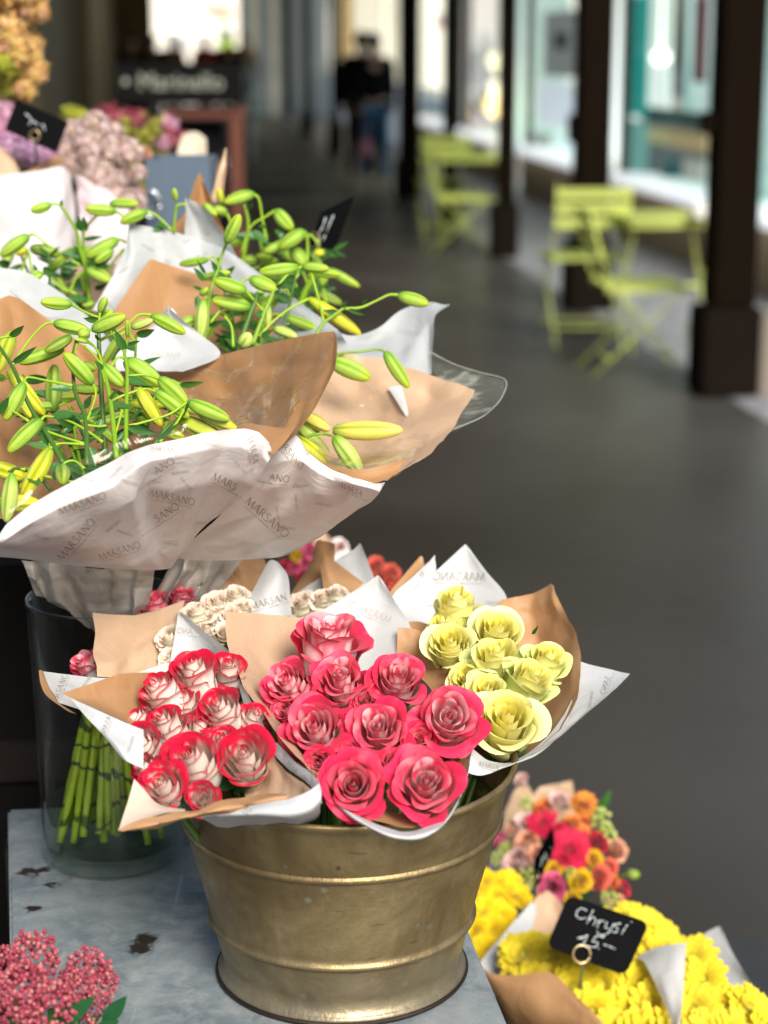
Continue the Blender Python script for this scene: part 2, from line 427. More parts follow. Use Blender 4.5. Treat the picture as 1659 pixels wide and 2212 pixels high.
def rose_cols(kind, rr):
    """colour of a petal point: t inner..outer petal, h base..lip, a across (-1..1), e nearness to the rim, n noise; returns inside, outside"""
    def bicolor(t, h, a, e, n):
        red, deep, cream, pink = (.68, .004, .045), (.55, .003, .035), (1.0, .98, .85), (.95, .50, .48)
        ins = vmix(cream, red, sstep(.42, .80, h + .40 * n)); ins = vmix(ins, deep, sstep(.2, 1, t) * .35)
        m = sstep(.82 + .08 * n - .10 * max(0, t - .5), .94, e)
        out = vmix(cream, vmix(pink, red, .75), m)
        if t > .5: out = vmix(out, red, sstep(.50, .95, h + .45 * n) * rr.redside)
        out = vmix(out, (.72, .74, .40), sstep(.32, .0, h) * .6)
        return ins, out
    def pink(t, h, a, e, n):
        hot, deep, pale, white = (.85, .028, .105), (.68, .008, .055), (.97, .50, .54), (1.0, .90, .88)
        ins = vmix(pale, hot, sstep(.05, .50, h + .3 * n)); ins = vmix(ins, deep, .35 * sstep(.3, 1, t) * (1 - h) + .1)
        w = rr.white * sstep(.25, -.2, n) * sstep(1.0, .6, e)
        out = vmix(vmix(hot, (.80, .09, .20), .5), white, .15 + w)
        out = vmix(out, hot, sstep(.80, .96, e))
        ins = vmix(ins, white, .75 * rr.white * sstep(.15, -.15, n) * sstep(.75, .15, t))
        ins = vmix(ins, (.93, .20, .28), .5 * sstep(.0, .35, n) * sstep(.2, .7, t))
        return ins, out
    def yellow(t, h, a, e, n):
        yel, gold, pale, green = (1.0, .92, .17), (1.0, .84, .06), (1.0, .98, .52), (.80, .92, .30)
        ins = vmix(gold, yel, sstep(.0, .4, t + .3 * n)); ins = vmix(ins, pale, .65 * sstep(.35, 1, t) + .2 * e)
        out = vmix(vmix(yel, pale, .55), green, sstep(.45, .95, t) * (.45 + .5 * (1 - h)) * rr.green)
        out = vmix(out, (.90, .88, .62), sstep(.90, .99, e) * .7)
        if rr.green > .8 and t > .8: ins = vmix(ins, (.66, .76, .26), .75)
        return ins, out
    def peach(t, h, a, e, n):
        pk, cr, gr = (1.0, .80, .66), (1.0, .95, .78), (.88, .90, .46)
        ins = vmix(pk, cr, sstep(.3, .9, t + .3 * n)); out = vmix(cr, gr, sstep(.7, 1, t) * .5 * (1.1 - h)); return vmix(ins, (.95, .78, .68), .3), out
    def plain(c):
        def fn(t, h, a, e, n):
            return vmix(c, tuple(x * .75 for x in c), .5 * (1 - h)), vmix(c, (.9, .8, .7), .18)
        return fn
    return {'bicolor': bicolor, 'pink': pink, 'yellow': yellow, 'peach': peach, 'orange': plain((.85, .27, .06)), 'coral': plain((.82, .16, .10)),
            'salmon': plain((.85, .45, .28)), 'blush': plain((.86, .58, .52)), 'crimson': plain((.50, .01, .04)), 'yolk': plain((.86, .56, .01)),
            'rosy': plain((.76, .12, .26))}[kind]

class RO: pass
def rose_mesh(name, kind, seed, open_=.5, n_pet=24, ruffle=.3, white=.5, green=.8, redside=.7, na=13, nh=10, mat_=None):
    rr = RO(); rr.white, rr.green, rr.redside = white, green, redside
    cf = rose_cols(kind, rr); rn = random.Random(seed)
    V, Fc, C1, C2 = [], [], [], []
    th = rn.uniform(0, 6.28)
    n1 = int(n_pet * .36); n2 = int(n_pet * .32); n3 = n_pet - n1 - n2
    for i in range(n_pet):
        t = i / (n_pet - 1); th += R(137.5) + rn.uniform(-.18, .18)
        if i < n1:                                         # tight heart
            k = i / n1; Rm = lerp(.045, .27, k); top = .56 + .05 * k; lip = lerp(.18, .26, k); aL = lerp(-12, 34, k); W = lerp(1.9, 1.3, k)
        elif i < n1 + n2:                                  # half open petals
            k = (i - n1) / max(1, n2 - 1); Rm = lerp(.30, .46, k); top = lerp(.58, .42, k); lip = lerp(.24, .32, k); aL = lerp(32, 52, k) * (.75 + .5 * open_); W = lerp(1.35, 1.12, k)
        else:                                              # broad outer petals, rolled back
            k = (i - n1 - n2) / max(1, n3 - 1); Rm = lerp(.50, .60 + .06 * open_, k); top = lerp(.46, .20 - .22 * open_, k); lip = lerp(.32, .42, k); aL = lerp(40, 78, k) * (.72 + .56 * open_); W = lerp(1.08, .98, k)
        Rm *= rn.uniform(.92, 1.08); top += rn.uniform(-.06, .06) - (ruffle * .14 * rn.random() if i < n1 else 0); aL = R(aL) * rn.uniform(.7, 1.3); W *= rn.uniform(.86, 1.1)
        zm = top - lip * math.cos(aL * .55)
        pb = rn.uniform(.86, 1.06); ph = rn.uniform(0, 6.28); fq = rn.uniform(.8, 1.5); wav = (.014 + .06 * ruffle) * (.35 + t)
        tilt = rn.uniform(-.12, .12); off = rn.uniform(-.35, .35); point = rn.uniform(.4, 1.1) * (1 if i >= n1 else .2)
        o = len(V)
        for ih in range(nh):
            h = (ih / (nh - 1)) ** .85
            for ia in range(na):
                a = -1 + 2 * ia / (na - 1)
                hh = h * (1 - .22 * a ** 4 - .10 * (a - off * .5) ** 2)
                ww = W * (.30 + .70 * math.sin(min(1, h * 1.3) * math.pi / 2))
                ang = th + a * ww
                if hh < .6:
                    s = hh / .6; r_ = .05 + (Rm - .05) * math.sin(s * math.pi / 2) ** .62; z = -.98 + (zm + .98) * s
                else:
                    s = (hh - .6) / .4; aa = R(2) + (aL * (1 + .75 * point * (a - off) ** 2) - R(2)) * s * .62
                    r_ = Rm + lip * s * math.sin(aa); z = zm + lip * s * math.cos(aa)
                r_ *= 1 + (.10 - .06 * t) * a
                r_ += wav * math.sin(a * fq * 3 + ph) * hh ** 3; z += wav * .8 * math.cos(a * fq * 2.3 + ph) * hh ** 2
                nz = noise.noise(Vector((a * 2.2 + i * 3.1, hh * 1.6 + seed, i * .7)))
                stk = noise.noise(Vector((a * 5 + i * 5.3, hh * 1.0, seed)))
                e = max(hh / (1 - .30 * a ** 4 - .05 * a * a) if h else 0, abs(a) ** 1.6 * (.4 + .6 * h))
                fr = noise.noise(Vector((a * 6 + i, seed * 1.7, 0))) * .022 * (.3 + ruffle) * (1 if ih == nh - 1 else 0)
                V.append((r_ * math.cos(ang), r_ * math.sin(ang), z + tilt * a * t + fr))
                c1, c2 = cf(t, hh, a, e, .7 * nz + .3 * stk)
                sh = .88 + .12 * min(1, hh * 1.6)
                C1.append(tuple(x * sh * pb for x in c1)); C2.append(tuple(x * pb for x in c2))
        for ih in range(nh - 1):
            for ia in range(na - 1):
                p_ = o + ih * na + ia; Fc.append((p_, p_ + na, p_ + na + 1, p_ + 1))
    V = [Vector(v) * .92 for v in V]
    return me_from(name, V, Fc, mat_ or M_PETAL, cols={'Col': C1, 'Col2': C2})

def calyx_mesh():
    V, Fc = [], []
    for k in range(5):
        a0 = 2 * math.pi * k / 5; o = len(V)
        for i in range(7):
            s = i / 6; w = .15 * math.sin(math.pi * (s * .9 + .08)) ; r_ = .12 + .44 * s; z = -.90 + .10 * s - .35 * s * s
            for j in (-1, 0, 1):
                V.append((r_ * math.cos(a0) - j * w * math.sin(a0), r_ * math.sin(a0) + j * w * math.cos(a0), z + .03 * abs(j)))
        for i in range(6):
            for j in range(2): p_ = o + i * 3 + j; Fc.append((p_, p_ + 3, p_ + 4, p_ + 1))
    b = MB(); b.add(V, Fc); b.ball((0, 0, -.92), .16, 8, 6)
    return me_from('calyx', b.v, b.f, M_LEAF)
ME_CALYX = calyx_mesh()

def axis_matrix(loc, axis, spin, s):
    q = Vector(axis).to_track_quat('Z', 'Y').to_matrix().to_4x4()
    return Matrix.Translation(loc) @ q @ Matrix.Rotation(spin, 4, 'Z') @ Matrix.Diagonal((s, s, s, 1))
CAMR = Vector((1, 0, 0)); CAMU = Vector((0, ST, CT)); CAMB = Vector((0, -CT, ST))   # camera right, up, back
def rose(parent, me, u, v, Y, d, ax=(0, .45, 1), spin=None, name='rose', foot=None, calyx=True, squash=1.0):
    """a rose head of d photo pixels across whose axis leans ax = (right, up, to camera)"""
    loc = P(u, v, Y); s = d * PX(u, v, Y) / 1.72
    axis = (CAMR * ax[0] + CAMU * (ax[1] + .22) + CAMB * ax[2]).normalized()
    M = axis_matrix(loc, axis, rnd.uniform(0, 6.28) if spin is None else spin, s) @ Matrix.Diagonal((1, 1, squash, 1))
    o = inst(name, me, parent, M)
    if calyx: inst('calyx', ME_CALYX, o, M)
    if foot is not None:
        b0 = loc - axis * s * .8; mid = b0 - axis * s * 1.2
        pts = cr1([tuple(b0), tuple(mid), tuple(mid.lerp(foot, .5)), tuple(foot)], 12)
        vv, ff = tube_geo(pts, .0028, 6); part('stem', vv, ff, M_STEMD, o)
    return o

# ---- lily buds, leaves
def bud_mesh(name, c_base, c_mid, c_tip, bend, seed, fat=1.0):
    ns, nf = 22, 30; V, Fc, C = [], [], []
    pr_s = [0, .03, .10, .26, .46, .66, .82, .93, .98, 1]
    pr_r = [.17, .25, .35, .45, .5, .465, .37, .25, .16, .06]
    for i in range(ns):
        s = i / (ns - 1); s = s ** .9; r0 = np.interp(s, pr_s, pr_r) * (fat if .1 < s < .9 else 1)
        for j in range(nf):
            a = 2 * math.pi * j / nf; g = 0
            for k in range(3):
                d = (a - (R(30) + k * R(120)) + math.pi) % (2 * math.pi) - math.pi; g = max(g, math.exp(-(d / .13) ** 2))
            ridge = max(math.exp(-(((a - (R(90) + k * R(120)) + math.pi) % (2 * math.pi) - math.pi) / .22) ** 2) for k in range(3))
            side = math.cos(a * 6)
            r_ = r0 * (1 - .26 * g * math.sin(math.pi * min(1, s * .96 + .03)) + .035 * ridge + .012 * side)
            V.append((r_ * math.cos(a), r_ * math.sin(a) + bend * 4 * s * (1 - s), s))
            n = noise.noise(Vector((math.cos(a) * 2.2, math.sin(a) * 2.2, s * 1.5 + seed)))
            c = vmix(c_base, c_mid, sstep(.0, .32, s + .08 * n)); c = vmix(c, c_tip, sstep(.6, 1.0, s + .1 * n))
            c = vmix(c, tuple(x * .42 for x in c_base), min(1, .95 * g))
            fl = max(math.exp(-(((a - (R(90) + k * R(120) + q_) + math.pi) % (2 * math.pi) - math.pi) / .14) ** 2) for k in range(3) for q_ in (-.42, .42))
            c = vmix(c, (.80, .88, .40), .36 * fl * sstep(.05, .3, s) * sstep(1, .7, s))
            c = vmix(c, tuple(x * .7 for x in c_mid), .30 * ridge * sstep(.0, .5, s))
            st = noise.noise(Vector((math.cos(a) * 14, math.sin(a) * 14, s * 1.2 + seed)))
            C.append(tuple(x * (1 + .22 * st) for x in c))
    for i in range(ns - 1):
        for j in range(nf):
            j2 = (j + 1) % nf; Fc.append((i * nf + j, i * nf + j2, (i + 1) * nf + j2, (i + 1) * nf + j))
    Fc.append(tuple(range(nf - 1, -1, -1))); Fc.append(tuple((ns - 1) * nf + j for j in range(nf)))
    return me_from(name, V, Fc, M_BUD, cols={'Col': C})
BG = (.20, .37, .045); BM = (.36, .53, .065); BT = (.46, .56, .07)
BUDS = {'g': [bud_mesh('lily_bud_a', (.18, .42, .025), (.33, .56, .028), (.46, .62, .025), .05, 1), bud_mesh('lily_bud_b', (.17, .40, .025), (.36, .58, .035), (.50, .63, .035), -.05, 5)],
        'd': [bud_mesh('lily_bud_c', (.12, .24, .015), (.22, .36, .02), (.32, .42, .02), .05, 3)],
        'y': [bud_mesh('lily_bud_d', (.36, .50, .015), (.66, .68, .015), (.76, .70, .015), .06, 2), bud_mesh('lily_bud_e', (.28, .46, .015), (.56, .65, .02), (.72, .70, .02), -.06, 8)],
        'w': [bud_mesh('lily_bud_f', (.22, .46, .03), (.50, .68, .12), (.66, .76, .18), .06, 4)],
        'b': [bud_mesh('lily_bud_g', (.30, .46, .05), (.78, .72, .10), (.84, .74, .18), .04, 6)]}
def leaf_mesh(name, m, fold=.22, curve=.25, seed=0, wshape=.75):
    V, Fc = [], []; n = 12; w5 = (-1, -.5, 0, .5, 1)
    for i in range(n + 1):
        s = i / n; w = .5 * math.sin(math.pi * min(1, s ** wshape * .97 + .03)) + .02
        for j in w5:
            V.append((j * w, -curve * s * s + fold * abs(j) * w + .02 * math.sin(s * 9 + j * 3 + seed), s))
    for i in range(n):
        for j in range(4): p_ = i * 5 + j; Fc.append((p_, p_ + 1, p_ + 6, p_ + 5))
    return me_from(name, V, Fc, m)
LEAVES = [leaf_mesh('lily_leaf_a', M_LEAF, .35, .3, 0), leaf_mesh('lily_leaf_b', M_LEAF, .25, -.2, 2), leaf_mesh('lily_leaf_c', M_LEAF, .45, .1, 4)]
ME_BIGLEAF = leaf_mesh('broad_leaf', M_LEAFD, .12, .12, 1, .9)

def lily_stem(bq, path, Yf, w=5.0, buds=(), peds=(), leaves=(), m=None, name='lily_stem'):
    """one flower stalk (mesh: stalk + its flower stalklets) with its buds and leaves as sub-parts"""
    b = MB(); fy = (lambda p: p[2] if len(p) > 2 else Yf(p[1]))
    q = [(p[0], p[1], fy(p)) for p in path]; px = PX(q[0][0], q[0][1], q[0][2])
    pts = pix_path(q); k = len(pts); b.tube(pts, [w * px * (1.0 - .35 * i / k) for i in range(k)], 10)
    for pd in peds:
        dy = 0
        if isinstance(pd, dict): dy = pd['dy']; pd = pd['p']
        q = [(p[0], p[1], (p[2] if len(p) > 2 else Yf(p[1]) + dy)) for p in pd]; pts = pix_path(q); kk = len(pts)
        r0 = 3.2 * px; b.tube(pts, [r0 * (1.15 - .35 * math.sin(math.pi * i / max(1, kk - 1))) for i in range(kk)], 8, mi=1)
    so = b.build(name, [m or M_STEM, M_PEDI], bq)
    for x in buds:
        bu, bv, tu, tv, wd, kd = x[:6]; dy = x[6] if len(x) > 6 else 0; dt = x[7] if len(x) > 7 else -.006
        yb = Yf(bv) + dy; B = P(bu, bv, yb); T = P(tu, tv, yb + dt); me = rnd.choice(BUDS[kd])
        inst('lily_bud', me, so, orient(B, T, wd * PX(bu, bv, yb) * .95, rnd.uniform(-.9, .9)))
    for x in leaves:
        bu, bv, tu, tv, wd = x[:5]; yb = Yf(bv) + (x[5] if len(x) > 5 else 0); B = P(bu, bv, yb); T = P(tu, tv, yb - .008)
        inst('leaf', rnd.choice(LEAVES), so, orient(B, T, wd * PX(bu, bv, yb), rnd.uniform(-.7, .7)))
    return so

def wild_stems(bq, n, u0, u1, v0, v1, foc, Yf, dy, seed, nb=(2, 3)):
    """further stalks deeper in a bouquet, with their own nodding buds and leaves"""
    rn = random.Random(seed)
    for k in range(n):
        tu, tv = lerp(u0, u1, (k + rn.random()) / n), rn.uniform(v0, v1); d = dy + rn.uniform(-.02, .03); fu = foc[0] + (tu - foc[0]) * .35
        pt = lambda s: (lerp(fu, tu, s ** 1.3) + 8 * math.sin(s * 5 + k), lerp(foc[1], tv, s))
        yf = lambda v, d=d: Yf(v) + d
        buds, peds, lv = [], [], []
        for q in range(rn.randint(*nb)):
            s = 1 - .16 * q - rn.uniform(0, .06); a = pt(s); sd_ = 1 if (q + k) % 2 else -1; ox = sd_ * rn.uniform(16, 46); oy = -rn.uniform(0, 26)
            ln = rn.uniform(58, 84); an = R(rn.uniform(-5, 75)); e_ = (a[0] + ox, a[1] + oy)
            peds.append([a, (a[0] + ox * .5, a[1] + oy * 1.1 - 4), e_]); buds.append((e_[0], e_[1], e_[0] + sd_ * ln * math.cos(an), e_[1] + ln * math.sin(an), rn.uniform(21, 27), rn.choice('gggggdw'), 0, rn.uniform(-.015, .015)))
        for q in range(11):
            s = rn.uniform(.2, 1.0); a = pt(s); sd_ = 1 if q % 2 else -1; lv.append((a[0], a[1], a[0] + sd_ * rn.uniform(24, 58), a[1] + rn.uniform(-28, 22), rn.uniform(13, 21)))
        lily_stem(bq, [pt(s) for s in (0, .25, .5, .75, 1)], yf, 4.8, buds, peds, lv, m=rn.choice([M_STEM, M_STEMD]))
# ---- daisy-like chrysanthemum and small filler blossoms
def daisy_mesh(name, col, col_tip, cen, seed, layers=((15, 1.0, .12), (13, .86, .34), (10, .62, .62), (7, .36, .9)), wid=.22):
    rn = random.Random(seed); V, Fc, C = [], [], []
    for n, L, lift in layers:
        a_off = rn.random()
        for k in range(n):
            a = 2 * math.pi * (k + a_off + rn.uniform(-.25, .25)) / n; l = L * rn.uniform(.88, 1.06); lf = lift + rn.uniform(-.10, .10); w = wid * rn.uniform(.85, 1.15)
            o = len(V); ca, sa = math.cos(a), math.sin(a); tw = rn.uniform(-.25, .25)
            for i in range(6):
                s = i / 5; ww = w * (math.sin(math.pi * (.12 + .78 * s)) ** .7); r_ = .06 + l * s * math.cos(lf * .9 * (1 - .3 * s)); z = l * math.sin(lf) * (s ** .8) - .10 * s * s * (1.2 - lf)
                for j in (-1, 0, 1):
                    V.append((r_ * ca - j * ww * sa, r_ * sa + j * ww * ca, z + .05 * abs(j) + tw * j * ww * .5))
                    C.append(tuple(x * (.93 + .07 * abs(j)) for x in vmix(tuple(x * .45 for x in col), col_tip, min(1, s * 1.35))))  # petal bases darkened: shade of the gaps painted in
            for i in range(5):
                for j in range(2): p_ = o + i * 3 + j; Fc.append((p_, p_ + 1, p_ + 4, p_ + 3))
    b = MB(); b.ball((0, 0, .04), .13, 8, 5, sc=(1, 1, .6)); o = len(V); V += b.v; Fc += [tuple(i + o for i in f) for f in b.f]; C += [cen] * len(b.v)
    return me_from(name, V, Fc, M_DAISY, cols={'Col': C, 'Col2': C})
def puff_mesh(name, cols, n, seed, r_petal=.16, shape=1.0):
    """round head of many little four-petalled florets"""
    rn = random.Random(seed); V, Fc, C = [], [], []
    for k in range(n):
        z = 1 - 1.7 * (k + .5) / n; rr_ = math.sqrt(max(0, 1 - z * z)); a = k * 2.39996
        nrm = Vector((rr_ * math.cos(a), rr_ * math.sin(a), z)).normalized(); c0 = nrm * rn.uniform(.35, 1.05) + Vector((rn.uniform(-.12, .12), rn.uniform(-.12, .12), rn.uniform(-.12, .12))); t = nrm.orthogonal().normalized(); w = nrm.cross(t)
        sp = rn.uniform(0, 6.28); col = rn.choice(cols); sc_ = r_petal * rn.uniform(.7, 1.2)
        for q in range(4):
            aa = sp + q * math.pi / 2; d = t * math.cos(aa) + w * math.sin(aa); e = nrm.cross(d); o = len(V)
            lf = rn.uniform(.0, .9) * sc_
            for p_ in (c0, c0 + d * sc_ * .6 + e * sc_ * .42 + nrm * lf * .6, c0 + d * sc_ * 1.3 + nrm * lf, c0 + d * sc_ * .6 - e * sc_ * .42 + nrm * lf * .6):
                V.append(p_); C.append(tuple(x * rn.uniform(.75, 1.1) for x in col))
            Fc.append((o, o + 1, o + 2, o + 3))
    return me_from(name, V, Fc, M_DAISY, cols={'Col': C, 'Col2': C})
def berry_mesh(name, cols, n, seed, r_=.12, shell=True):
    rn = random.Random(seed); V, Fc, C = [], [], []
    for k in range(n):
        z = 1 - 1.75 * (k + .5) / n; rr_ = math.sqrt(max(0, 1 - z * z)); a = k * 2.39996 + rn.uniform(-.3, .3)
        c = Vector((rr_ * math.cos(a), rr_ * math.sin(a), z)) * rn.uniform(.72, 1.08); b = MB(); b.ball(c, r_ * rn.uniform(.75, 1.2), 7, 5)
        o = len(V); V += b.v; Fc += [tuple(i + o for i in f) for f in b.f]; col = rn.choice(cols); C += [col] * len(b.v)
    return me_from(name, V, Fc, M_BUD, cols={'Col': C})
# ------------------------------------------------------------------ light and sky
SUN_AZ, SUN_EL = R(160), R(37)        # compass bearing of the sun (0 = +Y, clockwise), height
sd = Vector((math.sin(SUN_AZ) * math.cos(SUN_EL), math.cos(SUN_AZ) * math.cos(SUN_EL), math.sin(SUN_EL)))
w = bpy.data.worlds.new('World'); scn.world = w; w.use_nodes = True
nt = w.node_tree; nt.nodes.clear()
sky = nt.nodes.new('ShaderNodeTexSky'); sky.sky_type = 'NISHITA'; sky.sun_disc = False
sky.sun_elevation = SUN_EL; sky.sun_rotation = SUN_AZ; sky.air_density = 1.0; sky.dust_density = 3.0; sky.ozone_density = .6
bg = nt.nodes.new('ShaderNodeBackground'); bg.inputs['Strength'].default_value = .125
wo = nt.nodes.new('ShaderNodeOutputWorld'); nt.links.new(sky.outputs[0], bg.inputs[0]); nt.links.new(bg.outputs[0], wo.inputs[0])
sl = bpy.data.lights.new('sun', 'SUN'); sl.energy = 5.0; sl.angle = R(26); sl.color = (1, .965, .91)
so_ = bpy.data.objects.new('sun', sl); COL.objects.link(so_); so_.rotation_euler = sd.to_track_quat('Z', 'Y').to_euler(); so_.location = (0, -3, 6)

# ------------------------------------------------------------------ the arcade's own axes
E = P(354, 100, 1.0); E = Vector((E.x, E.y, 0)).normalized(); RR = Vector((E.y, -E.x, 0))
AYAW = math.atan2(E.y, E.x) - math.pi / 2
def A(l, s, z=0.0): return RR * l + E * s + Vector((0, 0, z))
def wall_s(u, l, v=100):
    d = ray(u, v); t = l / d.dot(RR); return (d * t).dot(E)
def wall_z(u, v, l):
    d = ray(u, v); t = l / d.dot(RR); return CAMZ + d.z * t
def slab(mb, l, s, z, d, mi=0, bev=0.0): mb.box(A(l, s, z), d, AYAW, mi, bev); return mb
L_COL = G(1565, 850).dot(RR); L_WALL = L_COL * .63 / .419 * 1.0

def floor_mat():
    b = NB('dark_asphalt_floor'); pos = b.world()
    n1 = b.noise(.9, 4, .6, pos); n2 = b.noise(7, 5, .6, pos); n3 = b.noise(260, 2, .5, pos)
    c = b.ramp(n1, [(.3, (.022, .0165, .0105)), (.7, (.037, .029, .0195))])
    c = b.mix(b.math('MULTIPLY', n2, .55), c, (.020, .0165, .012)); c = b.mix(b.math('MULTIPLY', n3, .3), c, (.058, .050, .038))
    spots = b.node('ShaderNodeTexVoronoi', Scale=3.1); b.link(pos, spots.inputs['Vector'])
    sp = b.ramp(spots.outputs['Distance'], [(.035, (1, 1, 1)), (.06, (0, 0, 0))]); c = b.mix(b.math('MULTIPLY', sp, .4), c, (.12, .11, .09))
    ro = b.math('ADD', b.math('MULTIPLY', n1, .30), b.math('ADD', b.math('MULTIPLY', n2, .16), .16))
    br = b.node('ShaderNodeTexBrick', Scale=1.0); br.inputs['Mortar Size'].default_value = .006; br.inputs['Brick Width'].default_value = 1.5; br.inputs['Row Height'].default_value = .95; rt = b.node('ShaderNodeMapping'); rt.inputs['Rotation'].default_value = (0, 0, -AYAW); b.link(pos, rt.inputs['Vector']); b.link(rt.outputs[0], br.inputs['Vector'])
    c = b.mix(b.math('MULTIPLY', br.outputs['Fac'], .55), c, (.012, .010, .008)); lg = b.noise(.35, 2, .5, pos); c = b.mix(b.math('MULTIPLY', b.ramp(lg, [(.45, (0, 0, 0)), (.62, (1, 1, 1))]), .6), c, (.062, .055, .045))
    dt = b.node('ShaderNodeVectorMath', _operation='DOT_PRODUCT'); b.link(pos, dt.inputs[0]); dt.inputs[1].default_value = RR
    sheen_mask = b.ramp(b.math('MULTIPLY', b.math('ADD', dt.outputs['Value'], b.math('MULTIPLY', lg, 1.2)), .25), [(.34, (0, 0, 0)), (.85, (1, 1, 1))]); c = b.mix(b.math('MULTIPLY', sheen_mask, .60), c, (.098, .095, .090))  # paler toward the posts: window sheen painted into the floor colour
    nm = b.bump(b.math('ADD', n3, b.math('MULTIPLY', n2, .6)), .3, .002)
    return b.done(b.bsdf(c, ro, 0, nm, .24))
M_FLOOR = floor_mat()
def cobble_mat():
    b = NB('grey_cobbles'); pos = b.world(); v = b.node('ShaderNodeTexVoronoi', Scale=9.0, _feature='DISTANCE_TO_EDGE'); b.link(pos, v.inputs['Vector'])
    n = b.noise(5, 4, .6, pos); c = b.ramp(n, [(.3, (.24, .245, .26)), (.7, (.36, .365, .38))]); c = b.mix(b.ramp(v.outputs['Distance'], [(.02, (1, 1, 1)), (.07, (0, 0, 0))]), c, (.12, .12, .12))
    return b.done(b.bsdf(c, .42, 0, b.bump(v.outputs['Distance'], .5, .02), .5))
M_COB = cobble_mat()
def st(o): o['kind'] = 'structure'; return o
v_ = [A(-60, -12), A(60, -12), A(60, 140), A(-60, 140)]; st(part('arcade_floor', v_, [(0, 1, 2, 3)], M_FLOOR, smooth=False))
v_ = [A(L_COL - .02, 3.0, .004), A(L_WALL + .3, 3.0, .004), A(L_WALL + .3, 46, .004), A(L_COL - .02, 46, .004)]
st(part('cobbled_strip', v_, [(0, 1, 2, 3)], M_COB, smooth=False))
M_LIGHTBAND = simple('painted_light_band', (.26, .245, .215), .45, 0, .25, 3, .2)  # paler bands paint the light falling between the posts onto the floor
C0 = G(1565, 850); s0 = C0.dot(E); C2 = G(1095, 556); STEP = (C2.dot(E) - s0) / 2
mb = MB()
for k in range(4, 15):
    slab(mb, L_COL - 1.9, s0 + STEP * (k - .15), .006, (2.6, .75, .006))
st(mb.build('painted_light_bands', M_LIGHTBAND, smooth=False))

M_TIMBER = simple('dark_stained_timber', (.0065, .004, .002), .85, 0, .4, 12, .3, .04)
M_PLINTH = simple('dark_plinth_stone', (.009, .0065, .0045), .85, 0, .3, 9, .4, .04)
M_PLSIDE = simple('lit_plinth_side', (.20, .17, .135), .7, 0, .25, 9, .4)  # paler tone paints the lit side of the plinth
# a row of timber posts on stone plinths
lab_post = ['thick dark timber post on a stone plinth beside the near green chair', 'dark timber post standing behind the near green bistro chairs', 'slim dark timber post on a tall plinth by the white poster window',
            'thin dark post behind the far green bistro table', 'dark timber post between the two walkers and the green table']
for k in (0, 1, 2, 3, 4, 7, 9):
    s_ = s0 + STEP * k; wdt = .205 if k in (0, 1, 4) else (.13 if k == 2 else (.115 if k == 3 else (.2 if k < 5 else .15)))
    lab = lab_post[k] if k < 5 else ('far dark post by the tall white notice' if k == 7 else 'farthest dark post near the last pale shutters')
    t = thing('timber_post', lab, 'post', A(L_COL, s_), 'row of timber posts along the arcade')
    b = MB(); slab(b, L_COL, s_, 1.95, (wdt, wdt, 3.06), bev=.012); b.build('post', M_TIMBER, t, smooth=False)
    b = MB(); slab(b, L_COL - .01, s_, .21, (wdt + .075, wdt + .075, .42), bev=.015); b.build('plinth', M_PLINTH, t, smooth=False)
    if k == 0:
        b = MB(); slab(b, L_COL + .16, s_ - .02, .195, (.07, .25, .39), bev=.01); b.build('lit_plinth_face', M_PLSIDE, t, smooth=False)
        b = MB(); slab(b, L_COL - .135, s_ - .02, 1.26, (.07, .08, .10), bev=.01); b.build('bracket', M_TIMBER, t, smooth=False)
    if k == 1:
        b = MB(); slab(b, L_COL - .125, s_, 1.11, (.05, .10, .17), bev=.01); b.build('bracket', M_TIMBER, t, smooth=False)

# ------------------------------------------------------------------ shop fronts behind the posts
M_SHOPWALL = simple('beige_plaster', (.46, .36, .21), .8, 0, .15, 5, .2)
M_SILL = simple('glowing_marble_sill', (.85, .86, .88), .35, 0, .05, 6, 0, .5, (.85, .88, .92), .8)  # sill given a glow of its own to look brightly lit
M_FRAME = simple('dark_window_frame', (.05, .045, .03), .5, 0, .2, 10)
M_FRAMEG = simple('pale_green_frame', (.34, .39, .36), .45, 0, .1, 10)
def glass_mat():
    b = NB('shop_glass'); t = b.n.new('ShaderNodeBsdfTransparent'); t.inputs[0].default_value = (.93, .97, .95, 1)
    g = b.node('ShaderNodeBsdfGlossy', Roughness=.02); fr = b.node('ShaderNodeLayerWeight', Blend=.5)
    return b.done(b.mixsh(b.math('ADD', b.math('MULTIPLY', b.math('POWER', fr.outputs['Facing'], 4.0), .35), .03, True), t.outputs[0], g.outputs[0]))
M_SHOPGLASS = glass_mat()
def lit(name, stops, es, scale=1.2, axis=2):
    """surface that glows in its own colour, standing in for light on it"""
    b = NB(name); n = b.noise(scale, 3, .5, b.world()); c = b.ramp(n, stops)
    return b.done(b.bsdf(c, .7, 0, None, .3, **{'Emission Color': c, 'Emission Strength': es}))
M_LIT_T = lit('teal_lit_display', [(.35, (.25, .42, .42)), (.5, (.42, .55, .53)), (.65, (.55, .66, .66))], 1.3)
M_LIT_W = lit('white_lit_display', [(.3, (.62, .68, .62)), (.7, (.74, .78, .76))], 1.5)
M_LIT_G = lit('mint_lit_display', [(.3, (.46, .62, .57)), (.7, (.68, .80, .75))], 1.3)
M_LIT_P = lit('mixed_lit_display', [(.3, (.55, .60, .58)), (.55, (.72, .66, .66)), (.7, (.74, .50, .52))], .95)
M_LIT_D = lit('dim_display', [(.3, (.26, .25, .19)), (.7, (.38, .36, .27))], .75)
M_LIT_B = lit('glowing_blue_grey_panel', [(.3, (.15, .18, .20)), (.7, (.22, .25, .26))], .45)  # end wall glows by itself in place of light falling on it
ZSILL = wall_z(1440, 402, L_WALL)
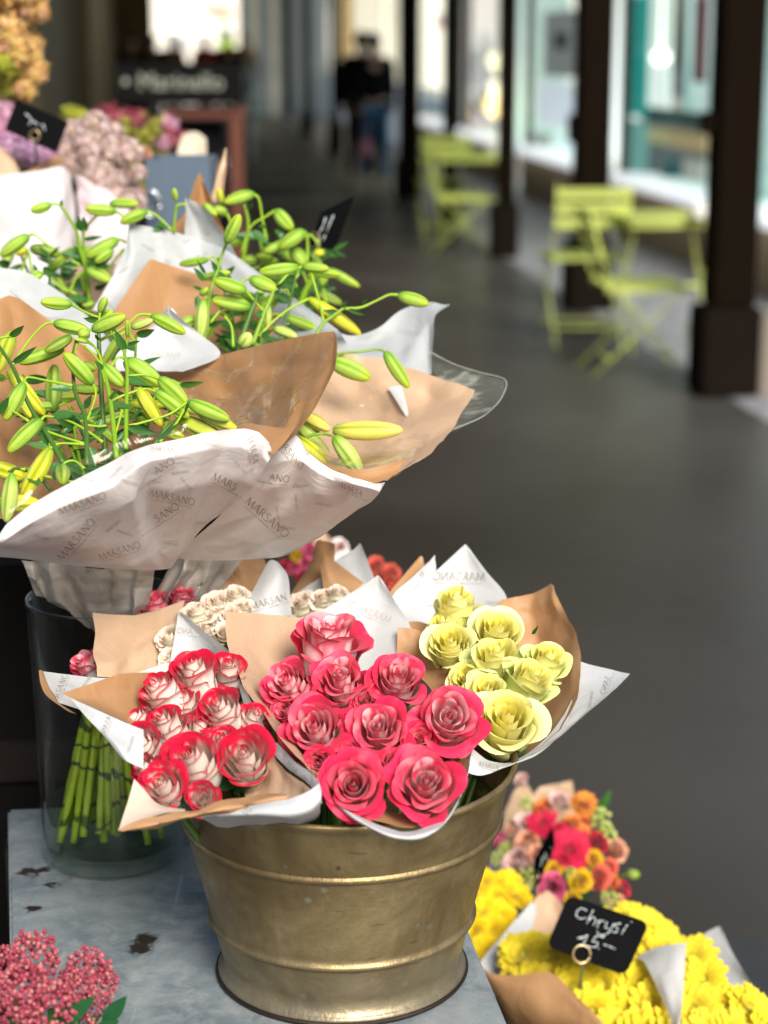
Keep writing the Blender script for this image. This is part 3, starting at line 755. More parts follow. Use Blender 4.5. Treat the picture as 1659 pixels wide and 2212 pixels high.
def shop(u0, u1, back, lab, depth=.55, frame=None, sill=True, zb=None, wall=True):
    s1, s0_ = wall_s(u0, L_WALL), wall_s(u1, L_WALL); sm = (s0_ + s1) / 2; ln = s1 - s0_; zb = zb or ZSILL
    t = thing('shop_window', lab, 'shop window', A(L_WALL, sm), 'shop windows behind the posts')
    b = MB(); slab(b, L_WALL + .06, sm, (zb - .06) / 2, (.12, ln, zb - .06)); b.build('wall', M_SHOPWALL, t, smooth=False)
    if sill:
        b = MB(); slab(b, L_WALL + .02, sm, zb - .03, (.34, ln - .10, .06), bev=.01); b.build('sill', M_SILL, t, smooth=False)
    b = MB()
    for s_ in (s0_ + .035, s1 - .035): slab(b, L_WALL + .06, s_, (zb + 3.3) / 2, (.08, .07, 3.3 - zb))
    slab(b, L_WALL + .06, sm, 3.2, (.078, ln - .14, .2)); b.build('frame', frame or M_FRAME, t, smooth=False)
    b = MB(); slab(b, L_WALL + .065, sm, (zb + 3.1) / 2, (.008, ln - .142, 3.1 - zb)); b.build('pane', M_SHOPGLASS, t, smooth=False)
    b = MB(); slab(b, L_WALL + .12 + depth, sm, (zb + 3.1) / 2, (.03, ln + depth * .9, 3.1 - zb)); slab(b, L_WALL + .12 + depth / 2, sm, zb - .035, (depth, ln, .05))
    b.build('display_back', back, t, smooth=False)
    return t, s0_, s1
shop(1338, 1566, M_LIT_T, 'shop window with teal hangings and a bright round lamp')
shop(1130, 1280, M_LIT_W, 'pale shop window with a framed picture and white paper sheets')
shop(1000, 1096, M_LIT_G, 'mint coloured shop window with glowing warm lamps')
shop(893, 985, M_LIT_P, 'narrow shop window with a deep blue panel and a pink poster')
shop(1580, 1800, M_LIT_W, 'pale shop window beside the thick plinth at the edge')
M_PALEP = lit('glowing_pale_panel', [(.3, (.44, .42, .32)), (.7, (.60, .56, .43))], 1.7); M_BLUEP = lit('glowing_blue_grey_lower_panel', [(.3, (.20, .235, .27)), (.7, (.28, .32, .36))], .9)  # far panels glow by themselves to brighten the arcade
def flush(u0, u1, name, lab, zsp=1.0):
    """closed pale shutter over a far bay, bluish below, glowing in place of light"""
    s1, s0_ = wall_s(u0, L_WALL), wall_s(u1, L_WALL); sm = (s0_ + s1) / 2; ln = abs(s1 - s0_); t = thing(name, lab, 'shutter', A(L_WALL - .03, sm), 'closed shutters down the arcade')
    n_ = max(2, int(ln / 1.1))
    for k in range(n_):
        sk = s0_ + ln * (k + .5) / n_; w_ = ln / n_ - .05
        b = MB(); slab(b, L_WALL - .035, sk, (zsp + 3.2) / 2, (.05, w_, 3.2 - zsp)); b.build('upper_panel', M_PALEP, t, smooth=False)
        b = MB(); slab(b, L_WALL - .04, sk, zsp / 2, (.06, w_, zsp - .01)); b.build('lower_panel', M_BLUEP, t, smooth=False)
for u0, u1, lab in ((842, 889, 'pale shutter just past the couple walking'), (772, 832, 'pale shutter behind the couple walking'), (715, 768, 'pale shutter beside the golden panel'), (642, 712, 'pale shutter under the tall white notice'), (600, 640, 'pale shutter far down the arcade'), (545, 598, 'last pale shutter before the exit')):
    flush(u0, u1, 'shutter', lab)
# wall piers between the bays
M_PIER = simple('dark_pier', (.06, .055, .04), .7, 0, .25, 8)  # plain dark tone for a strip of the end wall
def up_bar(name, lab, cat, l, u, v0, v1, wpx, th, mt, group=None, sub=True):
    """an upright panel standing at distance l from the axis"""
    s_ = wall_s(u, l); z0, z1 = wall_z(u, v1, l), wall_z(u, v0, l); wm = abs(wall_s(u - wpx / 2, l) - wall_s(u + wpx / 2, l))
    b = MB(); slab(b, l, s_, (z0 + z1) / 2, (th, wm, abs(z1 - z0)), bev=.004); o = b.build(name, mt, None, smooth=False); return tag(o, lab, cat, group)
# things in the windows
LB = L_WALL + .45
def glow_mat(name, c, es): return simple(name, c, .6, 0, .08, 6, 0, .3, c, es * 1.4)  # adds a glow in the same colour, so window goods look lit
M_GOLD = glow_mat('golden_panel', (.50, .30, .07), .5)
up_bar('door_panel', 'tall golden yellow panel beside the couple walking', 'panel', L_WALL - .09, 750, -20, 188, 20, .03, M_GOLD)
up_bar('notice_board', 'tall white notice hanging in the dim far shop bay', 'notice', L_WALL - .09, 694, 22, 122, 27, .02, glow_mat('white_notice', (.72, .72, .78), .55))
up_bar('hanging_cloth', 'teal cloth strip hanging in the lit shop window', 'cloth', L_WALL + .3, 1383, -10, 250, 34, .02, glow_mat('teal_cloth', (.03, .42, .38), .55))
up_bar('hanging_cloth', 'pale teal cloth hanging low in the lit shop window', 'cloth', L_WALL + .3, 1383, 262, 395, 40, .02, glow_mat('pale_teal_cloth', (.25, .56, .52), .5))
up_bar('hanging_cloth', 'dark red cloth strip hanging beside the round lamp', 'cloth', L_WALL + .5, 1512, -10, 178, 26, .02, glow_mat('wine_cloth', (.22, .06, .09), .3))
up_bar('display_panel', 'dark grey cabinet front under the wooden shelf in the window', 'panel', L_WALL + .55, 1462, 262, 412, 150, .03, glow_mat('slate_panel', (.16, .18, .20), .3))
up_bar('shelf_board', 'honey coloured wooden shelf under the round lamp', 'shelf', L_WALL + .5, 1462, 282, 318, 140, .05, glow_mat('honey_shelf', (.52, .38, .20), .45))
up_bar('display_panel', 'dark green panel edge below the round lamp', 'panel', L_WALL + .56, 1462, 238, 268, 132, .03, glow_mat('dark_teal', (.02, .09, .08), .15))
up_bar('paper_bag', 'pale grey paper bag standing in the teal shop window', 'bag', L_WALL + .42, 1512, 348, 410, 40, .06, glow_mat('grey_bag', (.48, .46, .42), .4))
up_bar('carton', 'small tan carton standing on the teal shop window sill', 'box', L_WALL + .32, 1415, 392, 440, 44, .10, glow_mat('tan_carton', (.60, .40, .26), .45))
up_bar('white_curtain', 'white curtain edge by the thick post', 'curtain', L_WALL - .03, 1548, -10, 440, 18, .02, glow_mat('curtain_white', (.62, .70, .70), .45))
p_ = A(L_WALL + .40, wall_s(1428, L_WALL + .40), wall_z(1428, 124, L_WALL + .40)); b = MB(); b.ball(p_, .072, 16, 10, sc=(1.15, 1.15, .8)); b.tube([p_ + Vector((0, 0, .05)), p_ + Vector((0, 0, 1.5))], .006, 6)
tag(b.build('round_lamp', glow_mat('lamp_glow', (1, .97, .88), 3.2)), 'bright white round lamp glowing in the teal shop window', 'lamp')
p_ = A(L_WALL + .38, wall_s(1463, L_WALL + .38), 0); zt = wall_z(1463, 335, L_WALL + .38); b = MB(); b.lathe([(.001, zt), (.03, zt - .08), (.075, zt - .3), (.11, ZSILL + .02), (.10, ZSILL)], (p_.x, p_.y, 0), 16)
tag(b.build('teal_bottle', glow_mat('deep_teal', (.0, .12, .15), .35)), 'dark teal cone shaped ornament in the lit shop window', 'ornament')
up_bar('framed_picture', 'framed picture with a dark arch in the pale shop window', 'picture', L_WALL + .3, 1213, 24, 166, 76, .03, glow_mat('picture_grey', (.34, .36, .36), .5))
up_bar('picture_spot', 'dark domed shape in the middle of the framed picture', 'print', L_WALL + .26, 1211, 70, 108, 26, .02, glow_mat('picture_dark', (.09, .13, .14), .2))
up_bar('paper_sheet', 'wide white sheet under the framed picture', 'paper', L_WALL + .28, 1205, 176, 276, 84, .02, glow_mat('sheet_white', (.76, .80, .90), .8))
up_bar('paper_sheet', 'upper small pale blue card by the dark post', 'paper', L_WALL + .26, 1222, 300, 368, 38, .02, glow_mat('card_blue', (.72, .84, .88), .8))
up_bar('paper_sheet', 'lower small pale blue card by the dark post', 'paper', L_WALL + .26, 1226, 392, 440, 46, .02, bpy.data.materials['card_blue'])
up_bar('display_panel', 'grey green panel low in the pale shop window', 'panel', L_WALL + .34, 1172, 286, 440, 46, .02, glow_mat('sage_panel', (.50, .56, .52), .6))
for u, v, r_, lab, c, es in ((1071, 343 - 115, .135, 'large warm glowing lamp low in the mint shop window', (1, .70, .32), 3.4), (1016, 238, .085, 'small orange glowing lamp low in the mint shop window', (1, .55, .18), 1.5),
                           (1070, 130, .10, 'upper warm lamp in the mint shop window', (1, .88, .58), 2.2), (1072, 190, .10, 'middle warm lamp in the mint shop window', (1, .90, .65), 2.2)):
    p_ = A(L_WALL + .25, wall_s(u, L_WALL + .25), wall_z(u, v, L_WALL + .25)); b = MB(); b.ball(p_, r_, 14, 9); b.tube([p_, p_ + Vector((0, 0, -.16))], .02, 6)
    tag(b.build('glowing_lamp', glow_mat('lamp_warm%d' % u, c, es)), lab, 'lamp', 'lamps in the mint shop window')
up_bar('blue_panel', 'deep blue panel low in the narrow shop window', 'panel', L_WALL + .12, 944, 192, 245, 62, .03, glow_mat('deep_blue', (.005, .14, .27), .5))
up_bar('poster', 'pink blurred poster high in the narrow shop window', 'poster', L_WALL + .22, 962, 30, 62, 44, .02, glow_mat('poster_pink', (.56, .26, .28), .5))
up_bar('poster', 'round teal poster in the narrow shop window', 'poster', L_WALL + .22, 972, 74, 104, 28, .02, glow_mat('poster_teal', (.0, .32, .30), .5))
up_bar('flower_box', 'green and orange display in the mint shop window', 'display', L_WALL + .3, 1056, 152 + 50, 178 + 60, 34, .05, glow_mat('leaf_green_box', (.36, .44, .10), .45))
up_bar('small_card', 'small blue card in the mint shop window', 'card', L_WALL + .28, 1030, 186 + 40, 206 + 40, 20, .02, glow_mat('card_navy', (.02, .14, .30), .4))

# ------------------------------------------------------------------ far end, dark side, roof
M_UNSEENROOF = simple('dark_unseen_ceiling', (.05, .045, .04), .8, 0, .2, 4)
b = MB(); slab(b, .9, 29.5, 3.56, (9.0, 34, .10)); st(b.build('unseen_shade_ceiling', M_UNSEENROOF, None, smooth=False))  # out of view; its near edge is placed to darken the far arcade
M_DARKW = simple('dark_shop_wall', (.12, .088, .046), .8, 0, .3, 5, .2, .15)
L_LEFT = -1.15
b = MB(); slab(b, L_LEFT - .1, 27, 1.75, (.2, 46, 3.5)); tag(b.build('side_wall', M_DARKW, None, smooth=False), 'dark wall along the closed side of the arcade', 'wall')
M_PIL = simple('olive_brown_pilaster', (.24, .175, .085), .7, 0, .2, 5, .2); M_PIL2 = simple('brown_pilaster', (.13, .092, .045), .7, 0, .2, 5, .2)
for u, wpx, mt, lab in ((100, 62, M_PIL2, 'broad brown pilaster behind the tan dried foliage'), (203, 34, M_PIL, 'olive brown pilaster on the dark side wall'), (30, 40, M_PIL2, 'brown pilaster behind the price card'), (322, 12, M_PIL, 'last narrow pilaster near the bright exit')):
    up_bar('pilaster', lab, 'pilaster', L_LEFT + .06, u, -60, 330, wpx, .12, mt, 'pilasters on the side wall')
M_FAR = simple('daylight_glow_facade', (.80, .76, .68), .8, 0, .08, .5, 0, .3, (.80, .70, .52), .22)  # facade, blinds and bands carry a glow in place of daylight
M_FARD = simple('facade_glass', (.30, .33, .36), .4, 0, .1, 2); M_FARB = glow_mat('bright_blind', (1, 1, .97), 1.3); M_FARP = simple('salmon_band', (.62, .45, .30), .8, 0, .1, 1, 0, .3, (.62, .45, .34), .35)
FB = thing('street_building', 'bright building across the street beyond the arcade exit', 'building', A(0, 62))
b = MB(); slab(b, 0, 62.5, 6, (30, 1, 12)); b.build('wall', M_FAR, FB, smooth=False)
for k, (u, v, wd, ht, mt, nm) in enumerate(((430, 55, 42, 34, M_FARB, 'awning'), (372, 52, 34, 26, M_FARB, 'awning'), (470, 12, 60, 8, M_FARD, 'window'), (400, 18, 40, 8, M_FARP, 'band'), (470, 32, 70, 10, M_FARP, 'band'), (485, 72, 26, 24, M_FARD, 'window'), (395, 88, 30, 18, M_FARD, 'window'))):
    d = ray(u, v); t_ = 61.9 / d.dot(E); p_ = Vector((0, 0, CAMZ)) + d * t_; m_ = t_ / F
    b = MB(); b.box(p_, (wd * m_, .2 + .01 * k, ht * m_), AYAW); b.build(nm, mt, FB, smooth=False)
v_ = [A(-30, 46.5, .005), A(30, 46.5, .005), A(30, 62, .005), A(-30, 62, .005)]; st(part('street', v_, [(0, 1, 2, 3)], simple('pale_street', (.34, .33, .31), .7, 0, .1, 2), smooth=False))

SE = 46.4
def lat(u): d = ray(u, 100); t_ = SE / d.dot(E); return (d * t_).dot(RR)
b = MB(); l0, l1 = L_LEFT - .1, lat(331); slab(b, (l0 + l1) / 2, SE, 1.75, (l1 - l0, .3, 3.5)); tag(b.build('end_wall', M_DARKW, None, smooth=False), 'dark end wall beside the bright arcade exit', 'wall')
EW = thing('end_wall', 'blue grey panelled end wall between the bright exit and the last shops', 'wall', A(lat(600), SE))
l0, l1 = lat(517), L_WALL + 1.0; b = MB(); slab(b, (l0 + l1) / 2, SE, 1.75, (l1 - l0, .3, 3.5)); b.build('wall', M_LIT_B, EW, smooth=False)
for u, wpx in ((548, 16), (590, 14), (622, 20)):
    b = MB(); slab(b, lat(u), SE - .19, 1.75, (wpx / F * SE, .06, 3.5)); b.build('panel_strip', M_LIT_D if u != 622 else M_PIER, EW, smooth=False)
# ------------------------------------------------------------------ bistro furniture
M_LIME = simple('lime_green_metal', (.54, .62, .14), .5, .0, .08, 12)
def bistro_chair(loc, rz, lab, hz=1.0):
    t = thing('bistro_chair', lab, 'chair', loc, 'lime green bistro chairs'); T = Matrix.Translation(Vector(loc)) @ Matrix.Rotation(rz, 4, 'Z') @ Matrix.Diagonal((1, 1, hz, 1))
    t2 = lambda p: T @ Vector(p)
    b = MB()
    for k in range(6): b.box((0, 0, 0), (.40, .048, .012), M=T @ Matrix.Translation((0, -.175 + .07 * k, .455)))
    b.box((0, 0, 0), (.012, .40, .02), M=T @ Matrix.Translation((.185, 0, .442))); b.box((0, 0, 0), (.012, .40, .02), M=T @ Matrix.Translation((-.185, 0, .442))); b.build('seat', M_LIME, t, smooth=False)
    b = MB()
    for z in (.64, .715, .79): b.box((0, 0, 0), (.41, .012, .052), M=T @ Matrix.Translation((0, .235 + (z - .6) * .22, z)))
    b.build('backrest', M_LIME, t, smooth=False)
    for sx in (-.2, .2):
        b = MB(); b.tube([t2((sx, .29, .84)), t2((sx, .20, .50)), t2((sx, -.24, .01))], .0055, 6); b.build('leg', M_LIME, t)
        b = MB(); b.tube([t2((sx * .92, -.20, .45)), t2((sx * .92, .26, .01))], .0055, 6); b.build('leg', M_LIME, t)
    b = MB(); b.tube([t2((-.2, -.16, .10)), t2((.2, -.16, .10))], .006, 6); b.build('stretcher', M_LIME, t)
    b = MB(); b.tube([t2((-.19, .17, .10)), t2((.19, .17, .10))], .006, 6); b.build('stretcher', M_LIME, t)
def bistro_table(loc, rz, lab, w_=.62, d_=.62):
    t = thing('bistro_table', lab, 'table', loc, 'lime green bistro tables'); T = Matrix.Translation(Vector(loc)) @ Matrix.Rotation(rz, 4, 'Z'); t2 = lambda p: T @ Vector(p)
    b = MB(); b.box((0, 0, 0), (w_, d_, .022), bev=.008, M=T @ Matrix.Translation((0, 0, .72))); b.box((0, 0, 0), (w_ - .03, d_ - .03, .03), M=T @ Matrix.Translation((0, 0, .696))); b.build('tabletop', M_LIME, t, smooth=False)
    for sx in (-1, 1):
        for sy in (-1, 1):
            b = MB(); b.tube([t2((sx * (w_ / 2 - .05), sy * (d_ / 2 - .05), .69)), t2((sx * (w_ / 2 - .05), -sy * (d_ / 2 - .03), .01))], .006, 6); b.build('leg', M_LIME, t)
    b = MB(); b.tube([t2((-w_ / 2 + .05, 0, .35)), t2((w_ / 2 - .05, 0, .35))], .01, 6); b.build('stretcher', M_LIME, t)
def on_floor(u, Y): d = ray(u, 600); return Vector((d.x / d.y * Y, Y, 0))
bistro_chair(on_floor(1256, 10.6), R(186), 'lime green folding chair with its slatted back to the near post', 1.06)
bistro_table(on_floor(1430, 10.3), AYAW + R(2), 'lime green bistro table between the two near posts', .52, .5)
bistro_chair(on_floor(1378, 9.55), R(96), 'lime green folding chair side-on at the front of the near table')
bistro_chair(on_floor(953, 16.6), R(186), 'lime green folding chair with its slatted back to the slim far post', 1.06)
bistro_table(on_floor(1012, 16.2), AYAW, 'far lime green bistro table between slim posts', .62, .5)
bistro_chair(on_floor(993, 15.3), R(96), 'lime green folding chair side-on at the front of the far table')
p_ = on_floor(1510, 10.0); b = MB(); b.lathe([(.0, 0), (.055, 0), (.06, .02), (.05, .07), (.045, .075), (.0, .07)], (p_.x, p_.y, .7315), 14)
tag(b.build('ashtray', simple('white_china', (.8, .8, .72), .3)), 'small white bowl on the end of the near green table', 'bowl')
p_ = on_floor(1066, 16.15); b = MB(); b.lathe([(.0, 0), (.07, 0), (.075, .02), (.06, .09), (.055, .095), (.0, .09)], (p_.x, p_.y, .7315), 14)
tag(b.build('ashtray', bpy.data.materials['white_china']), 'small white bowl on the end of the far green table', 'bowl')

# ------------------------------------------------------------------ people (far off, out of focus)
M_SKIN = simple('skin', (.50, .30, .21), .55); M_BLACKC = simple('black_cloth', (.005, .005, .006), .9, 0, .3, 20, 0, .1); M_JEAN = simple('blue_denim', (.035, .13, .26), .8, 0, .25, 20)
M_DARKC = simple('dark_brown_cloth', (.06, .028, .015), .8, 0, .3, 20); M_REDC = simple('red_cloth', (.62, .008, .010), .75, 0, .2, 20); M_GREYC = simple('grey_green_cloth', (.09, .11, .11), .8, 0, .3, 20); M_TANC = simple('tan_cloth', (.28, .20, .13), .8, 0, .2, 20)
M_HAIRD = simple('dark_hair', (.012, .009, .007), .6, 0, .3, 60); M_SHOEW = simple('pale_shoe', (.55, .54, .52), .6); M_SHOE = simple('dark_shoe', (.02, .018, .016), .6); M_SIGNB = simple('chalkboard_black', (.004, .004, .004), .8, 0, .4, 60, 0, .1)
def skin_geo(vs, es, rs, M, sub=1):
    me = bpy.data.meshes.new('t'); me.from_pydata(vs, es, []); o = bpy.data.objects.new('t', me); COL.objects.link(o)
    md = o.modifiers.new('s', 'SKIN'); md.use_smooth_shade = True
    for i, r_ in enumerate(rs): me.skin_vertices[0].data[i].radius = r_ if isinstance(r_, tuple) else (r_, r_)
    me.skin_vertices[0].data[0].use_root = True
    sb = o.modifiers.new('d', 'SUBSURF'); sb.levels = sub; sb.render_levels = sub
    dg = bpy.context.evaluated_depsgraph_get(); ev = o.evaluated_get(dg); m2 = ev.to_mesh()
    V = [M @ q.co for q in m2.vertices]; Fc = [tuple(p.vertices) for p in m2.polygons]; ev.to_mesh_clear(); bpy.data.objects.remove(o); return V, Fc
def person(loc, rz, H, lab, top, legs, shoes=M_SHOE, hair=M_HAIRD, stride=.22, arm=.12, group=None):
    t = thing('person', lab, 'person', loc, group); k = H / 1.75; T = Matrix.Translation(Vector(loc)) @ Matrix.Rotation(rz, 4, 'Z') @ Matrix.Diagonal((k, k, k, 1))
    J = dict(pel=(0, 0, .95), wai=(0, .01, 1.10), che=(0, .0, 1.30), nec=(0, .01, 1.48), hea=(0, -.02, 1.60), top=(0, -.01, 1.72),
             shL=(.18, 0, 1.42), shR=(-.18, 0, 1.42), elL=(.23, arm, 1.14), elR=(-.23, -arm, 1.14), haL=(.23, arm * .6, .90), haR=(-.23, -arm * 2.1, .92),
             hiL=(.09, 0, .90), hiR=(-.09, 0, .90), knL=(.10, -stride * .6, .50), knR=(-.10, stride * .3, .50), anL=(.10, -stride, .09), anR=(-.10, stride * 1.3, .12), toL=(.11, -stride - .17, .03), toR=(-.11, stride * 1.3 - .16, .04))
    rad = dict(pel=(.15, .11), wai=(.13, .10), che=(.155, .11), nec=.055, hea=(.078, .095), top=(.055, .065), shL=.065, shR=.065, elL=.043, elR=.043, haL=.032, haR=.032, hiL=.088, hiR=.088, knL=.058, knR=.058, anL=.042, anR=.042, toL=.03, toR=.03)
    ed = [('pel', 'wai'), ('wai', 'che'), ('che', 'nec'), ('nec', 'hea'), ('hea', 'top'), ('che', 'shL'), ('che', 'shR'), ('shL', 'elL'), ('elL', 'haL'), ('shR', 'elR'), ('elR', 'haR'), ('pel', 'hiL'), ('pel', 'hiR'), ('hiL', 'knL'), ('hiR', 'knR'), ('knL', 'anL'), ('knR', 'anR'), ('anL', 'toL'), ('anR', 'toR')]
    for sd_ in 'LR':
        h = Vector(J['ha' + sd_])
        for q in range(5):
            nm = 'f%s%d' % (sd_, q); J[nm] = tuple(h + Vector((0, -.035 + .018 * q, -.09 if q else -.05))); rad[nm] = .009; ed.append(('ha' + sd_, nm))
    def sub(keys, grow):
        ks = list(keys); ix = {a: i for i, a in enumerate(ks)}; rs = []
        for a in ks:
            r_ = rad[a]; rs.append(tuple(x + grow for x in r_) if isinstance(r_, tuple) else r_ + grow)
        return skin_geo([J[a] for a in ks], [(ix[a], ix[b]) for a, b in ed if a in ix and b in ix], rs, T)
    V, Fc = sub(J.keys(), 0); part('body', V, Fc, M_SKIN, t)
    V, Fc = sub(['pel', 'wai', 'che', 'shL', 'shR', 'elL', 'elR', 'haL', 'haR'], .022); part('jacket', V, Fc, top, t)
    V, Fc = sub(['pel', 'hiL', 'hiR', 'knL', 'knR', 'anL', 'anR'], .016); part('trousers', V, Fc, legs, t)
    b = MB(); b.ball((0, 0, 0), .098, 14, 9, sc=(.92, 1.02, 1.08)); part('hair', [T @ (Vector(q) + Vector((0, .012, 1.665))) for q in b.v], b.f, hair, t)
    for sd_ in 'LR':
        q = Vector(J['an' + sd_]); b = MB(); b.ball((0, 0, 0), .05, 10, 6, sc=(.85, 2.2, .9)); part('shoe', [T @ (Vector(x) + Vector((q.x, q.y - .06, q.z - .045))) for x in b.v], b.f, shoes, t)
    return t
person(on_floor(782, 23.0), R(10), 1.76, 'person dressed all in black walking beside the one in blue jeans', M_BLACKC, M_BLACKC, group=None)
person(on_floor(808, 22.4), R(14), 1.74, 'person in a black jacket and blue jeans walking past the post', M_BLACKC, M_JEAN, M_SHOEW, stride=.16)
q = on_floor(789, 22.0); b = MB(); b.box(q + Vector((0, 0, .47)), (.16, .10, .22), .2, bev=.04); b.tube([q + Vector((-.05, 0, .57)), q + Vector((-.03, 0, .74)), q + Vector((.03, 0, .74)), q + Vector((.05, 0, .57))], .006, 6)
tag(b.build('carrier_bag', simple('pink_bag', (.60, .26, .36), .6, 0, .2, 12)), 'small pink carrier bag held between the two walkers', 'bag')
for u, Y, H, top, lab in ((300, 37.0, 1.84, M_BLACKC, 'person in black at the end of the dark counter'), (345, 39.5, 1.80, M_GREYC, 'person in dark grey behind the lettered counter'), (384, 38.5, 1.83, M_DARKC, 'person in a brown pullover behind the lettered counter'),
                        (453, 37.5, 1.84, M_REDC, 'person in a red jacket behind the lettered counter'), (503, 36.5, 1.86, M_BLACKC, 'person in a black jacket under the lime green ball'), (534, 39.0, 1.84, M_TANC, 'person in a tan coat beyond the counter')):
    person(on_floor(u, Y), R(rnd.uniform(-30, 30)), H, lab, top, M_BLACKC if u < 530 else M_JEAN, stride=.05, arm=.03)
p_ = P(491, 92, 37.5); b = MB(); b.ball(p_, .14, 14, 9); b.tube([p_, p_ + Vector((0, 0, 1.2))], .004, 5)
tag(b.build('lime_lantern', glow_mat('lime_glow', (.50, .85, .02), 1.3)), 'small lime green lantern hanging above the counter', 'lantern')
for u, v, Y, c, lab in ((532, 176, 30.0, (.40, .46, .50), 'pale bundle beside the tan coated person'), (541, 228, 27.0, (.55, .62, .66), 'whitish sack on the floor past the counter')):
    p_ = P(u, v, Y); b = MB(); b.ball(p_, .20, 12, 8, sc=(1, .8, 1.1)); b.ball(p_ + Vector((.02, 0, .22)), .09, 8, 6); b.tube([p_, Vector((p_.x, p_.y, 0))], .05, 8)
    tag(b.build('sack', simple('sack%d' % u, c, .8)), lab, 'sack')

# counter with a lettered board
CY = 7.6; cl, cr = P(252, 180, CY), P(522, 180, CY)
CT_ = thing('counter', 'black counter with pale lettering above a red brown frame', 'counter', ((cl.x + cr.x) / 2, CY, 0))
zt, zb = P(380, 136, CY).z, P(380, 224, CY).z
b = MB(); b.box(((cl.x + cr.x) / 2, CY, (zt + zb) / 2), (cr.x - cl.x, .04, zt - zb), bev=.005); b.build('sign_board', M_SIGNB, CT_, smooth=False)
M_OX = simple('red_brown_timber', (.105, .026, .012), .5, 0, .3, 14, .2)
z2 = P(510, 232, CY).z
b = MB(); b.box(((P(345, 1, CY).x + P(524, 1, CY).x) / 2, CY + .05, z2 - .02), (P(524, 1, CY).x - P(345, 1, CY).x, .05, .05), bev=.004); b.build('frame', M_OX, CT_, smooth=False)
for u in (508, 262):
    q = P(u, 232, CY); b = MB(); b.box((q.x, CY + .05, (z2 - .046) / 2), (.05, .05, z2 - .046), bev=.004); b.build('leg', M_OX, CT_, smooth=False)
b = MB(); b.box(((cl.x + cr.x) / 2 - .02, CY + .42, (z2 - .06) / 2), (cr.x - cl.x - .14, .6, z2 - .06), bev=.01); b.build('cabinet', M_BLACKC, CT_, smooth=False)
def font_mesh(txt, size):
    cu = bpy.data.curves.new('t', 'FONT'); cu.body = txt; cu.size = size; cu.align_x = 'CENTER'; cu.align_y = 'CENTER'; cu.resolution_u = 3
    o = bpy.data.objects.new('t', cu); COL.objects.link(o); dg = bpy.context.evaluated_depsgraph_get(); ev = o.evaluated_get(dg); m2 = ev.to_mesh()
    V = [q.co.copy() for q in m2.vertices]; Fc = [tuple(p.vertices) for p in m2.polygons]; ev.to_mesh_clear(); bpy.data.objects.remove(o); return V, Fc
M_CHALK = simple('pale_lettering', (.30, .31, .26), .7)
for txt, u, sz in (('•', 273, .10), ('Marinello', 392, .088)):
    V, Fc = font_mesh(txt, sz); q = P(u, 178, CY); part('lettering', [Vector((q.x + p_.x * 1.0, CY - .0215, q.z + p_.y)) for p_ in V], Fc, M_CHALK, CT_, smooth=False)
# ------------------------------------------------------------------ zinc table
def zinc_mat():
    b = NB('weathered_zinc'); pos = b.world()
    n1 = b.noise(7, 5, .62, pos, .6); n2 = b.noise(38, 5, .65, pos, .4); n3 = b.noise(300, 3, .6, pos)
    c = b.ramp(n1, [(.32, (.105, .15, .18)), (.50, (.21, .265, .29)), (.68, (.36, .405, .42))])
    c = b.mix(b.ramp(n2, [(.42, (0, 0, 0)), (.72, (1, 1, 1))]), c, (.44, .46, .455)); c = b.mix(b.math('MULTIPLY', n3, .4), c, (.12, .135, .14))
    m = b.node('ShaderNodeMapping', Scale=(120, 5, 5)); m.inputs['Rotation'].default_value = (0, 0, .9); b.link(pos, m.inputs['Vector'])
    sc = b.noise(1, 3, .5, m.outputs[0]); c = b.mix(b.math('MULTIPLY', b.ramp(sc, [(.64, (0, 0, 0)), (.70, (1, 1, 1))]), .35), c, (.46, .50, .52))
    rn = b.noise(11, 4, .7, pos); st_ = b.math('MULTIPLY', b.ramp(rn, [(.63, (0, 0, 0)), (.70, (1, 1, 1))]), b.ramp(n2, [(.45, (0, 0, 0)), (.60, (1, 1, 1))]))
    c = b.mix(b.math('MULTIPLY', st_, .8), c, (.055, .04, .028))
    ru = b.noise(17, 3, .6, pos); c = b.mix(b.math('MULTIPLY', b.ramp(ru, [(.66, (0, 0, 0)), (.73, (1, 1, 1))]), .5), c, (.26, .17, .06))
    for (u, v, r_) in ((322, 2030, .016), (308, 2046, .014), (75, 2035, .010), (88, 1880, .013), (55, 1885, .012), (110, 1912, .008), (70, 1962, .008)):
        q = G(u, v, .80); d = b.node('ShaderNodeVectorMath', _operation='DISTANCE'); b.link(pos, d.inputs[0]); d.inputs[1].default_value = q
        h = b.math('ADD', d.outputs['Value'], b.math('MULTIPLY', b.math('SUBTRACT', n2, .5), .045))
        c = b.mix(b.ramp(h, [(r_ * .55, (1, 1, 1)), (r_ * .9, (0, 0, 0))]), c, (.030, .021, .015))
    ro = b.math('ADD', b.math('MULTIPLY', n2, .3), .30); nm = b.bump(b.math('ADD', n2, b.math('MULTIPLY', n3, .3)), .3, .002)
    return b.done(b.bsdf(c, ro, .2, nm, .4))
M_ZINC = zinc_mat()
c_bl = G(17, 1748, .8); c_l2 = G(21, 2030, .8); c_r = G(1009, 2002, .8); c_r2 = G(1097, 2212, .8)
dl = (c_l2 - c_bl).normalized(); dr = (c_r2 - c_r).normalized()
fl = c_bl + dl * .66; br = c_r - dr * ((c_r.y - 1.99) / -dr.y); br = c_r - dr * .34; fr_ = c_r + dr * .40
TB = thing('market_table', 'zinc topped market table under the brass bucket and glass vase', 'table', ((c_bl.x + c_r.x) / 2, 1.65, 0))
top = [c_bl, fl, fr_, br]; V = [p_ for p_ in top] + [p_ - Vector((0, 0, .022)) for p_ in top]
bm = bmesh.new(); bv = [bm.verts.new(p_) for p_ in V]
